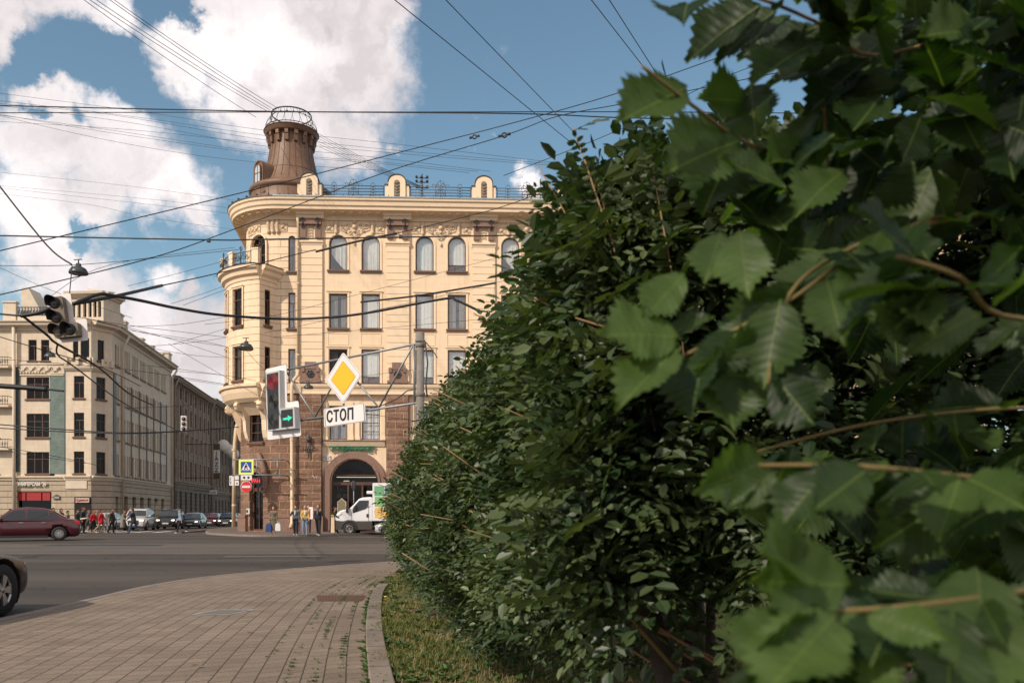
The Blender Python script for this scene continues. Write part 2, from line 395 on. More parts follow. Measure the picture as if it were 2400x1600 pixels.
def make_window(w, h, arch=False, style='plain', curtain=1, depth=.22, sill=True, surround=True, dark=False, parent=None):
    """origin: bottom centre of the opening on the wall face; outward is -y"""
    pts = arch_pts(w, h) if arch else rect_pts(w, h)
    fr = MB(); band(fr, pts, .07, depth-.09, depth, 0)
    if style == 'cross':
        fr.box(-.03, .03, depth-.08, depth-.01, .06, h*.68); fr.box(-w/2+.06, w/2-.06, depth-.085, depth-.01, h*.68, h*.68+.07)
    elif style == 'top':
        fr.box(-w/2+.06, w/2-.06, depth-.085, depth-.01, h*.70, h*.70+.07); fr.box(w*.12, w*.12+.05, depth-.08, depth-.01, .06, h*.70)
    elif style == 'grid':
        for k in (1, 2, 3): fr.box(-w/2+.06, w/2-.06, depth-.085, depth-.01, h*k/4-.025, h*k/4+.025)
        fr.box(-.025, .025, depth-.08, depth-.01, .06, h-.06)
    elif style == 'twin':
        fr.box(-.05, .05, depth-.085, depth-.01, .06, h*.72); fr.box(-w/2+.06, w/2-.06, depth-.08, depth-.01, h*.45, h*.45+.06)
        for sx in (-1, 1):
            start = len(fr.v); q = arch_pts(w/2-.12, h*.78); band(fr, q, .05, depth-.085, depth-.01); fr.xf(Matrix.Translation((sx*w/4, 0, .02)), start)
        fr.ring((0, depth-.05, h*.84), .13, .03)
    elif style == 'wide':
        for x in (-w*.17, w*.17): fr.box(x-.04, x+.04, depth-.08, depth-.01, .06, h-.06)
        fr.box(-w/2+.06, w/2-.06, depth-.085, depth-.01, h*.66, h*.66+.06)
    elif style == 'low':
        fr.box(-w/2+.06, w/2-.06, depth-.085, depth-.01, .42, .48); fr.box(-w*.15, -w*.15+.05, depth-.08, depth-.01, .06, .42)
    root = fr.build('window', M['frame'], parent)
    pn = MB(); pn.add([(x, depth-.045, z) for x, z in pts], [tuple(range(len(pts)-1, -1, -1))], 0)
    pn.build('pane', M['glassdk' if dark else 'glass'], root)
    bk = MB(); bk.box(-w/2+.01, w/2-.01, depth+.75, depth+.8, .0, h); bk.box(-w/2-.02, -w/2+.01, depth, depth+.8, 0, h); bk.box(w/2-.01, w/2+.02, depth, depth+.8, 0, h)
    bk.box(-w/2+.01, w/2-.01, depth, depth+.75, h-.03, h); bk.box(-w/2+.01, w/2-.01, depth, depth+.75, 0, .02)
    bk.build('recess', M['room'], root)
    if curtain:
        cu = MB(); n = 40
        def cz(x):
            t = (x+w/2)/w
            if curtain == 1: return .03
            if curtain == 2: return h*.12+h*.65*max(0, 1-abs(t-.45)*1.7)**1.0*0+.03+(h*.75*(t**2.2))
            return .03
        rngs = {1: [(-w/2+.06, w/2-.06)], 2: [(-w/2+.1, w/2-.06)], 3: [(-w/2+.06, -w*.08), (w*.12, w/2-.06)], 4: [(-w/2+.06, w/2-.06)]}[curtain]
        for a, b in rngs:
            vs = []
            for i in range(n+1):
                x = a+(b-a)*i/n; y = depth+.14+.035*math.sin(i*1.9+a*7)+.015*math.sin(i*.7)
                zt = (h-w/2+math.sqrt(max(0, (w/2)**2-x*x))-.03) if arch else h-.06
                zb = {1: .04, 2: .04+h*.6*max(0, (w/2-.1-x)/w)**1.3, 3: .04, 4: .5}[curtain]
                vs += [(x, y, min(zb, zt)), (x, y, zt)]
            cu.add(vs, [(2*i, 2*i+2, 2*i+3, 2*i+1) for i in range(n)], 0, None, True)
        cu.build('curtain', M['curtain'] if curtain != 3 else M['curtain2'], root)
    if sill:
        sb = MB(); sb.box(-w/2-.14, w/2+.14, -.14, .06, -.11, -.01); sb.box(-w/2-.11, w/2+.11, -.09, .05, -.2, -.11)
        sb.build('sill', M['brownsill'], root)
    if surround:
        sr = MB()
        if arch: band(sr, arch_pts(w+.30, h+.15, 14), .12, -.05, .005, 0, closed=False)
        else:
            band(sr, [(-w/2-.16, 0), (-w/2-.16, h+.16), (w/2+.16, h+.16), (w/2+.16, 0)], .12, -.05, .005, 0, closed=False)
            sr.box(-w/2-.2, w/2+.2, -.11, -.045, h+.16, h+.24)
        sr.build('surround', M['trim'], root)
    return root
def place(win, path, s, z, o=0):
    x, y = path.pt(s, o); win.location = (x, y, z); win.rotation_euler = (0, 0, path.ang(s)); return win
def spiral(mb, c, r, t=.03, turns=1.6, sgn=1, a0=0, k=5, n=18, y=0, plane='y'):
    pts = []
    for i in range(n+1):
        u = i/n; a = a0+sgn*turns*2*math.pi*u; q = r*(1-.85*u)
        pts.append((c[0]+q*math.cos(a), c[1], c[2]+q*math.sin(a)))
    mb.tube(pts, [t*(1-.4*i/n) for i in range(n+1)], k)
def text_obj(name, body, size, m, parent=None, ext=.03, bold=.0, align='CENTER', xs=1.0, space=1.0):
    cu = bpy.data.curves.new(name, 'FONT'); cu.body = body; cu.size = size; cu.extrude = ext; cu.offset = bold; cu.align_x = align; cu.space_character = space
    t = bpy.data.objects.new(name+'_t', cu); COL.objects.link(t); bpy.context.view_layer.update()
    me = bpy.data.meshes.new_from_object(t.evaluated_get(bpy.context.evaluated_depsgraph_get()))
    bpy.data.objects.remove(t)
    Mx = Matrix.Rotation(R(90), 4, 'X') @ Matrix.Diagonal((xs, 1, 1, 1)); me.transform(Mx)
    me.materials.clear(); me.materials.append(m)
    o = bpy.data.objects.new(name, me); COL.objects.link(o); o.parent = parent; reg(o); return o
# ---------------- main corner building ----------------
BANG = R(2.6); BO = Vector((-15.3, 60, 0))
main = empty('apartment_building', BO, BANG, 'cream five storey corner building with red granite base and brown round turret', 'building')
def Lw(x, y, z): return BO+Matrix.Rotation(BANG, 3, 'Z') @ Vector((x, y, z))   # local -> world
CX = -.95; RC = 3.1; RB = 4.5
mp = Path(CX, RC, R(84)); OFF = -CX      # s = u + OFF
S0 = -RC*R(84)-16; SR = 50.0+OFF; NB = 8
PIL = [1.17+6.07*k for k in range(NB)]; BAY = [4.2+6.07*k for k in range(NB)]
def build_main():
    ops = []
    for b in BAY:
        for dx in (-1.14, 1.14):
            u = b+dx+OFF
            ops += [(u-.63, u+.63, 18.53, 20.98, True), (u-.63, u+.63, 14.44, 16.85), (u-.63, u+.63, 10.57, 12.94), (u-.63, u+.63, 6.58, 8.98)]
    for u in (-.18,): ops += [(u+OFF-.25, u+OFF+.25, 18.4, 20.9, True), (u+OFF-.25, u+OFF+.25, 14.4, 16.9), (u+OFF-.25, u+OFF+.25, 10.6, 12.95)]
    SA = -RC*R(33)
    ops2 = [(SA-.72, SA+.72, 18.5, 21.05, True)]
    w = MB()
    wall(w, mp, 1.45, SR, 9.7, 22.6, [o for o in ops if o[0] > 1.5 and o[2] > 9], 0, .3, 0)
    wall(w, mp, S0, 1.45, 9.7, 22.6, [o for o in ops if o[0] < 1.5 and o[2] > 9]+ops2, 0, .3, 1)
    # lower cream wall between granite pilasters: mezzanine and the arches
    wall(w, mp, 1.45, SR, .1, 9.7, [o for o in ops if 0 < o[2] < 9 and o[0] > 1.5]+[(b+OFF-1.68, b+OFF+1.68, .12, 5.22, True) for b in BAY], 0, .45, 0)
    wall(w, mp, SR, SR+.01, .1, 22.6, (), 0, .3, 0)
    w.build('wall', [M['cream'], M['cream_band']], main)
    # roof deck and rear body so that it is a solid house
    b = MB(); b.box(CX, SR-OFF, 1.4, 16, 9, 23.0); b.build('roof', M['roofdark'], main)
    # granite ground floor of the corner
    g = MB(); SD = -RC*R(30); SW = -RC*R(30)
    wall(g, mp, S0, 1.5, .1, 9.7, [(SD-.55, SD+.55, .2, 4.3, True), (SW-.62, SW+.62, 6.4, 9.1, True)], .4, .5, 0)
    sweep(g, mp, S0, SD-.75, [(.38,.1),(.62,.1),(.62,1.05),(.66,1.1),(.66,1.25),(.42,1.32)], 1)
    sweep(g, mp, SD+.75, 1.5, [(.38,.1),(.62,.1),(.62,1.05),(.66,1.1),(.66,1.25),(.42,1.32)], 1)
    sweep(g, mp, S0, 1.5, [(-.2,9.69),(.4,9.69),(.4,9.72),(-.2,9.74)], 1)
    g.build('granite_base', [M['granite'], M['granite_s']], main)
    wn = make_window(1.24, 2.7, True, 'grid', 0, .3, surround=False, dark=True, parent=main); place(wn, mp, SW, 6.4, .4)
    dr = MB(); band(dr, arch_pts(1.1, 4.1), .1, .3, .42); dr.box(-.5, .5, .33, .4, 2.75, 3.0); dr.box(-.03, .03, .33, .4, .0, 2.75)
    d = dr.build('door', M['frame'], main); place(d, mp, SD, .2, .4)
    q = MB(); q.add([(x, .38, z) for x, z in arch_pts(1.0, 4.0)], [tuple(range(14, -1, -1))]); q.box(-.55, .55, .9, 1, 0, 4.1); q.build('pane', M['glassdk'], d)
    # scroll brackets of the porch
    sc = MB()
    for sx in (1,):
        sc.tube([(.35,-.15,5.6),(.7,-.2,5.0),(.95,-.22,4.4),(1.08,-.22,3.8),(1.1,-.22,3.2),(1.0,-.22,2.95)], [.16,.2,.2,.19,.16,.12], 10)
        sc.ring((.92,-.28,3.05), .2, .08)
    sc.ring((0,-.08,4.0), .78, .1, a0=0, a1=math.pi)
    o = sc.build('scroll_bracket', M['granite_s'], main); place(o, mp, SD, .0, .4)
    # pilasters
    for k, u in enumerate(PIL):
        pm = MB(); z = 10.5
        wbox(pm, mp, u+OFF-.76, u+OFF+.76, 10.5, 20.2, 0, .1, 0)
        while z < 20.1:
            wbox(pm, mp, u+OFF-.80, u+OFF+.80, z, min(z+.455, 20.2), .098, .15, 0); z += .49
        sweep(pm, mp, u+OFF-.86, u+OFF+.86, [(0,20.2),(.16,20.22),(.2,20.35),(.27,20.4),(.27,20.5),(.1,20.56),(0,20.56)], 0)
        wbox(pm, mp, u+OFF-.8, u+OFF+.8, 20.56, 22.1, 0, .1, 0)
        # cap block under the cornice
        sweep(pm, mp, u+OFF-.98, u+OFF+.98, [(0,22.0),(.42,22.02),(.5,22.2),(.62,22.24),(.66,22.42),(.8,22.46),(.8,22.6),(0,22.6)], 0)
        pm.build('pilaster', M['trim'], main)
        gb = MB(); wbox(gb, mp, u+OFF-.76, u+OFF+.76, 21.62, 22.0, .1, .4, 0)
        for sx in (-.52, .52): wbox(gb, mp, u+OFF+sx-.2, u+OFF+sx+.2, 20.7, 21.62, .1, .3, 0)
        gb.build('stone_bracket', M['granite_s'], main)
        for sx in (-.52, .52):
            ir = MB(); x = u+sx
            for a in range(3): ir.ring((x+(a-1)*.12, -.45, 21.88+(a == 1)*.1), .07, .022, 8, 4)
            ir.tube([(x,-.45,21.85),(x,-.45,21.5)], .03, 5); ir.ring((x,-.36,21.45), .1, .03, 10, 4)
            ir.build('iron_tie', M['iron'], main)
        mo = MB()
        for a in range(4): spiral(mo, (u-.09, -.13, 20.85+a*.2), .09, .03, 1.2, 1); spiral(mo, (u+.09, -.13, 20.85+a*.2), .09, .03, 1.2, -1, math.pi)
        mo.build('plaster_mask', M['relief'], main)
        # granite pilaster in the lower part with its crest
        gp = MB(); z = 1.32
        wbox(gp, mp, u+OFF-.78, u+OFF+.78, .1, 9.72, 0, .40, 1); wbox(gp, mp, u+OFF-.92, u+OFF+.92, .1, 1.25, 0, .62, 1)
        while z < 9.6:
            h = .53; wbox(gp, mp, u+OFF-.76, u+OFF+.76, z, min(z+h, 9.7), .39, .46, 0); z += .56
        wbox(gp, mp, u+OFF-.72, u+OFF+.72, 10.55, 10.75, .14, .34, 1); wbox(gp, mp, u+OFF-.58, u+OFF+.58, 10.75, 11.5, .14, .3, 1)
        wbox(gp, mp, u+OFF-.62, u+OFF-.4, 11.3, 11.62, .14, .38, 1); wbox(gp, mp, u+OFF+.4, u+OFF+.62, 11.3, 11.62, .14, .38, 1); wbox(gp, mp, u+OFF-.38, u+OFF+.38, 11.5, 12.0, .14, .34, 1)
        gp.build('granite_pilaster', [M['granite'], M['granite_s']], main)
        rs = MB()
        for a in range(6):
            t = a*math.pi/3; rs.ring((u+.17*math.cos(t), -.34, 11.15+.17*math.sin(t)), .09, .03, 8, 4)
        rs.ball((u, -.34, 11.15), .08, 5); rs.build('rosette', M['iron'], main)
    # belt cornice over the granite
    c = MB(); sweep(c, mp, 1.5, SR, [(0,9.72),(.42,9.74),(.42,9.95),(.46,10.1),(.55,10.2),(.6,10.32),(.6,10.42),(0,10.5)], 0)
    sweep(c, mp, 1.5, SR, [(0,10.49),(.6,10.425),(.63,10.43),(.63,10.47),(0,10.55)], 1)
    sweep(c, mp, -.9, 1.5, [(0,9.74),(.5,9.76),(.5,9.95),(.56,10.2),(.62,10.42),(0,10.5)], 0)
    for b in BAY:   # mezzanine sill course and strips between the windows
        s = b+OFF
        sweep(c, mp, s-2.15, s+2.15, [(0,6.1),(.1,6.12),(.2,6.3),(.24,6.36),(.24,6.44),(0,6.46)], 0)
        sweep(c, mp, s-2.17, s+2.17, [(0,6.461),(.3,6.445),(.3,6.52),(0,6.56)], 1)
        for dx in (-2.02, -.22, .22, 2.02):
            wbox(c, mp, s+dx-.13, s+dx+.13, 6.56, 9.2, 0, .12, 0); wbox(c, mp, s+dx-.17, s+dx+.17, 6.56, 6.8, 0, .16, 0)
        for dx in (-1.14, 1.14):   # panels under the fourth floor windows
            for z0 in (13.25,):
                wbox(c, mp, s+dx-.8, s+dx+.8, z0+.95, z0+1.0, 0, .05, 0)
                band_pts = [(-.72, 0), (-.72, .85), (.72, .85), (.72, 0)]; st = len(c.v)
                band(c, band_pts, .04, -.03, .002); x, y = mp.pt(s+dx, 0); c.xf(Matrix.Translation((x, y, z0)), st)
    c.build('cornice_band', [M['trim'], M['brownsill']], main)
    # top cornice
    t = MB(); mo = t; pr = [(-.02,21.98),(.12,22.0),(.16,22.25),(.35,22.34),(.9,22.44),(.98,22.46),(1.0,22.62),(1.1,22.72),(1.14,22.95),(1.24,23.05),(1.26,23.2),(-.02,23.22)]
    sweep(t, mp, S0, SR, pr, 0)
    s = -7.5
    while s < SR-.3:
        near = min([abs(s-OFF-u) for u in PIL])
        if near > 1.2: wbox(t, mp, s, s+.26, 22.31, 22.43, .3, .8, 1)
        s += .62
    t.build('cornice', [M['trim'], M['relief']], main)
    t = MB(); sweep(t, mp, S0, -.2, [(-.5,23.215),(1.3,23.205),(1.3,23.28),(1.0,23.34),(-.5,23.5)], 0); sweep(t, mp, -.2, SR, [(-.5,23.215),(1.3,23.205),(1.3,23.3),(-.5,23.36)], 1)
    s = -6.0
    while s < SR:
        wbox(t, mp, s-.012, s+.012, 23.3, 23.42, .9, 1.31, 0); s += .62
    t.build('roof_edge', [M['roofdark'], M['tin']], main)
    # frieze ornaments
    def orn(w, kind):
        m_ = MB()
        if kind == 'square':
            m_.box(-w/2, w/2, -.05, .01, 0, .62)
            for sx in (-1, 1):
                spiral(m_, (sx*w*.2, -.07, .42), w*.2, .035, 1.3, sx); spiral(m_, (sx*w*.2, -.07, .18), w*.15, .03, 1.2, -sx)
            m_.ball((0,-.08,.3), .1, 5)
        else:
            m_.prism([(-w/2,.62),(-w/2,.2),(-w*.25,0),(-.18,-.35),(0,-.5),(.18,-.35),(w*.25,0),(w/2,.2),(w/2,.62)][::-1], -.05, .01)
            for sx in (-1, 1):
                for (fx, fz, fr) in ((.4,.42,.17),(.22,.45,.19),(.3,.18,.15),(.12,-.0,.16),(.06,-.28,.1)): spiral(m_, (sx*w*fx, -.08, fz), fr, .04, 1.4, sx, sx)
            m_.ball((0,-.1,.4), .17, 6); m_.ball((0,-.1,.1), .11, 6); m_.ball((0,-.06,.75), .11, 5); m_.ball((0,-.06,-.75), .08, 5, sc=(1,1,2))
        return m_
    first = {}
    for b in BAY:
        for du, w, kind in ((-1.78,.62,'square'),(0,2.1,'wide'),(1.78,.62,'square')):
            if kind not in first: o = orn(w, kind).build('plaster_ornament', M['relief'], main); first[kind] = o
            else: o = first[kind].copy(); COL.objects.link(o)
            place(o, mp, b+du+OFF, 21.15)
    dr = MB(); dr.lathe([(0,-.5),(.1,-.42),(.13,-.3),(.1,-.25),(.12,-.2),(.12,.2),(.15,.25),(.1,.3),(.1,.42),(0,.5)], (0,0,0), 10)
    dm = dr.build('plaster_drop', M['relief'], main); k = 0
    for q in [b+du+OFF for b in BAY for du in (-1.28, 1.28)]+[-RC*R(a) for a in (4, 10, 16)]:
        if k: dm = dm.copy(); COL.objects.link(dm)
        k = 1; x, y = mp.pt(q, .08); dm.location = (x, y, 21.5)
    for a in (3, 9, 15, 40, 48, 56):
        o = first['square'].copy(); COL.objects.link(o); place(o, mp, -RC*R(a)+.3, 21.2)
    # windows of the flat facade
    T = {}
    def win(kind, s, z, o=0):
        if kind not in T:
            T[kind] = {'a1': lambda: make_window(1.26, 2.45, True, 'plain', 2, parent=main), 'a2': lambda: make_window(1.26, 2.45, True, 'plain', 1, parent=main), 'a3': lambda: make_window(1.26, 2.45, True, 'low', 4, parent=main),
                'r1': lambda: make_window(1.26, 2.41, False, 'plain', 1, parent=main), 'r2': lambda: make_window(1.26, 2.41, False, 'plain', 3, parent=main),
                'r3': lambda: make_window(1.26, 2.37, False, 'low', 4, parent=main), 'r4': lambda: make_window(1.26, 2.37, False, 'top', 3, dark=True, parent=main),
                'm1': lambda: make_window(1.26, 2.4, False, 'grid', 1, sill=False, surround=False, parent=main), 'm2': lambda: make_window(1.26, 2.4, False, 'plain', 3, sill=False, surround=False, parent=main),
                'n1': lambda: make_window(.5, 2.5, True, 'plain', 3, surround=False, parent=main), 'n2': lambda: make_window(.5, 2.5, False, 'top', 1, surround=False, parent=main), 'n3': lambda: make_window(.5, 2.35, False, 'plain', 3, surround=False, parent=main)}[kind]()
            w_ = T[kind]
        else: w_ = copy_tree(T[kind], main)
        return place(w_, mp, s, z, o)
    for k, b in enumerate(BAY):
        for j, dx in enumerate((-1.14, 1.14)):
            s = b+dx+OFF
            win(['a1','a2','a2','a3'][(2*k+j) % 4], s, 18.53); win(['r2','r1','r1','r2'][(2*k+j) % 4], s, 14.44)
            win(['r4','r3','r3','r1'][(2*k+j) % 4] if (2*k+j) % 4 != 3 else 'r3', s, 10.57); win(['m2','m1'][j], s, 6.58)
    s = -.18+OFF; win('n1', s, 18.4); win('n2', s, 14.4); win('n3', s, 10.6)
    lg = make_window(1.44, 2.55, True, 'twin', 0, .3, sill=False, dark=True, parent=main); place(lg, mp, SA, 18.5)
    # shop front arches
    for k, b in enumerate(BAY):
        s = b+OFF; a = MB(); st = 0
        band(a, arch_pts(4.4, 5.65, 24), .52, -.22, .02, 0, closed=False); band(a, arch_pts(3.66, 5.27, 24), .14, -.3, -.2, 0, closed=False)
        o = a.build('granite_arch', M['granite_s'], main); place(o, mp, s, .12)
        f = MB(); band(f, arch_pts(3.36, 5.1, 24), .1, .3, .42)
        f.box(-1.6, 1.6, .31, .42, 3.28, 3.5); f.box(-1.6, 1.6, .32, .41, 3.95, 4.02); f.box(-1.65, 1.65, .3, .41, 0, .35)
        for x in (-.5, .5): f.box(x-.05, x+.05, .31, .41, .35, 3.3)
        o = f.build('shop_window', M['frame'], main); place(o, mp, s, .12)
        q = MB(); q.add([(x, .36, z) for x, z in arch_pts(3.3, 5.05, 24)], [tuple(range(26, -1, -1))]); q.build('pane', M['glassdk'], o)
        r = MB(); r.box(-1.9, 1.9, 2.6, 2.7, -.02, 5.3); r.box(-1.95, -1.9, .5, 2.7, 0, 5.3); r.box(1.9, 1.95, .5, 2.7, 0, 5.3); r.box(-1.9, 1.9, .5, 2.6, 5.2, 5.3); r.box(-1.9, 1.9, .5, 2.6, -.02, .02)
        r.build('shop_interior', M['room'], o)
        sh = MB()
        for z in (.9, 1.4, 1.9, 2.4, 2.9):
            sh.box(-1.55, -.65, 1.3, 1.6, z, z+.03, 0)
            for j in range(9): sh.box(-1.52+j*.1, -1.45+j*.1, 1.28, 1.5, z+.03, z+.03+random.uniform(.15, .36), random.choice((0, 1, 2)))
        sh.build('shop_shelf', [M['curtain2'], M['brownsill'], M['room']], o)
        la = MB()
        for z in (3.85,): la.box(-1.4, 1.4, .9, .95, z, z+.04); la.box(-1.0, -.6, 1.5, 1.54, 3.6, 3.64)
        la.build('strip_lamp', M['lamp'], o)
    return SD
M['lamp'] = mat('lit_tube', (.9,.9,.85), .5, emit=((1,.92,.75), 2.2))
SD = build_main()
def build_bay_window():
    """rounded oriel on the corner, arc of radius RB about the same centre"""
    class Arc(Path):
        def pt(s, t, o=0):
            a = -t/RB; return (CX-(RB+o)*math.sin(a), RC-(RB+o)*math.cos(a))
        def ang(s, t): return t/RB
        def cols(s, a, b): k = max(1, math.ceil((b-a)/.28)); return [a+(b-a)*i/k for i in range(k+1)]
    ap = Arc(); a0, a1 = -RB*R(80), -RB*R(15)
    w = MB(); C1 = -RB*R(40); C2 = -RB*R(66)
    ops = [(c-.5, c+.5, z0, z1) for c in (C1, C2) for z0, z1 in ((14.45, 17.0), (10.65, 13.0))]
    wall(w, ap, a0, a1, 9.6, 17.9, ops, 0, .3, 0)
    A = Vector(ap.pt(a1)); B = Vector(mp.pt(-RC*R(5.5), -.05)); sg = Seg(A, B); L = sg.len
    wall(w, sg, 0, L, 9.6, 17.9, [(L*.3, L*.3+.5, z0, z1) for z0, z1 in ((14.45, 16.9), (10.65, 12.95))], 0, .2, 0)
    A2 = Vector(mp.pt(-RC*R(80), -.05)); B2 = Vector(ap.pt(a0)); sg2 = Seg(A2, B2); wall(w, sg2, 0, sg2.len, 9.6, 17.9, (), 0, .2, 0)
    bw = w.build('bay_window_wall', M['cream_band'], main)
    T = None
    for c in (C1, C2):
        for z, h in ((14.45, 2.55), (10.65, 2.35)):
            o = make_window(1.0, h, False, 'top', 0 if z > 12 else 3, .2, dark=True, parent=main); place(o, ap, c, z)
    for z, h in ((14.45, 2.45), (10.65, 2.3)):
        o = make_window(.5, h, False, 'top', 0, .15, surround=False, dark=True, parent=main); place(o, sg, L*.3+.25, z)
    # cornices with a return on the flank
    def ring(prof, name, m, oo=0):
        t = MB(); sweep(t, ap, a0, a1+oo, prof); 
        pts = [(A.x, A.y), (B.x, B.y)]
        sweep(t, sg, -oo*.2, L+.1, prof); t.build(name, m, main)
    ring([(-.3,17.45),(.06,17.5),(.1,17.7),(.3,17.85),(.36,18.1),(.55,18.22),(.58,18.42),(-.6,18.5)], 'bay_cornice', M['trim'])
    ring([(-.6,18.505),(.62,18.43),(.64,18.47),(-.6,18.56)], 'bay_roof_edge', M['roofdark'])
    ring([(-.5,9.05),(-.15,9.1),(.12,9.35),(.3,9.75),(.36,10.0),(.5,10.1),(.52,10.28),(.2,10.36),(-.2,10.4)], 'bay_base_moulding', M['trim'])
    # underside and the floor of the balcony
    u = MB(); fl = MB(); n = 24; pv = [ap.pt(a0+(a1-a0)*i/n, -.3) for i in range(n+1)]; qv = [mp.pt(-RC*R(80)+(RC*R(74.5))*i/n, .38) for i in range(n+1)]
    vs = [(x, y, 9.06) for x, y in pv]+[(x, y, 8.3) for x, y in qv]
    u.add(vs, [(i, i+1, n+2+i, n+1+i) for i in range(n)])
    vs = [(x, y, 18.52) for x, y in [ap.pt(a0+(a1-a0)*i/n, .2) for i in range(n+1)]]+[(x, y, 18.53) for x, y in [mp.pt(-RC*R(80)+(RC*R(76))*i/n, -.1) for i in range(n+1)]]
    fl.add(vs, [(i, n+1+i, n+2+i, i+1) for i in range(n)])
    u.build('bay_soffit', M['trim'], main); fl.build('balcony_floor', M['trim'], main)
    for a in (16, 44, 72):
        k = MB(); k.prism([(-.5,9.1),(.95,9.1),(1.0,8.9),(.55,8.5),(.3,7.9),(.25,7.2),(.1,6.7),(-.05,6.5),(-.05,9.1)], -.18, .18, 0)
        k.ring((.72, 0, 8.85), .2, .2, 12, 5)
        o = k.build('corbel', M['trim'], main); aa = R(a); x = CX-3.5*math.sin(aa); y = RC-3.5*math.cos(aa)
        o.location = (x, y, 0); o.rotation_euler = (0, 0, math.atan2(-math.cos(aa), -math.sin(aa)))
    # balcony: stone posts and scroll railing
    posts = [17, 44, 68]
    for a in posts:
        k = MB(); k.box(-.24, .24, -.16, .16, 18.5, 19.5); k.box(-.28, .28, -.2, .2, 19.45, 19.55)
        o = k.build('balcony_post', M['trim'], main); x, y = ap.pt(-RB*R(a), .2); o.location = (x, y, 0); o.rotation_euler = (0, 0, -R(a))
    r = MB()
    for a, b in ((20, 41), (47, 66)):
        for z, t in ((18.62,.02),(19.38,.03)):
            r.tube([(*ap.pt(-RB*R(a+(b-a)*i/8), .25+.1*(z < 19)), z) for i in range(9)], t, 5)
        n = int((b-a)*R(1)*RB/.16)
        for i in range(n+1):
            t = -RB*R(a+(b-a)*i/n); 
            r.tube([(*ap.pt(t, .25+q), z) for q, z in ((0,18.62),(.1,18.8),(.05,19.1),(0,19.38))], .012, 4)
        c = (a+b)/2; x, y = ap.pt(-RB*R(c), .4); st = len(r.v)
        for sx in (-1, 1):
            spiral(r, (sx*.28, 0, 19.0), .26, .03, 1.8, sx, 0); spiral(r, (sx*.62, 0, 18.95), .18, .025, 1.6, -sx, 0)
        spiral(r, (0, 0, 19.6), .18, .03, 1.2, 1, -1.5); r.tube([(0,0,18.6),(0,0,19.7)], .03, 5)
        r.xf(Matrix.Translation((x, y, 0)) @ Matrix.Rotation(-R(c), 4, 'Z'), st)
    r.build('balcony_railing', M['iron'], main)
build_bay_window()
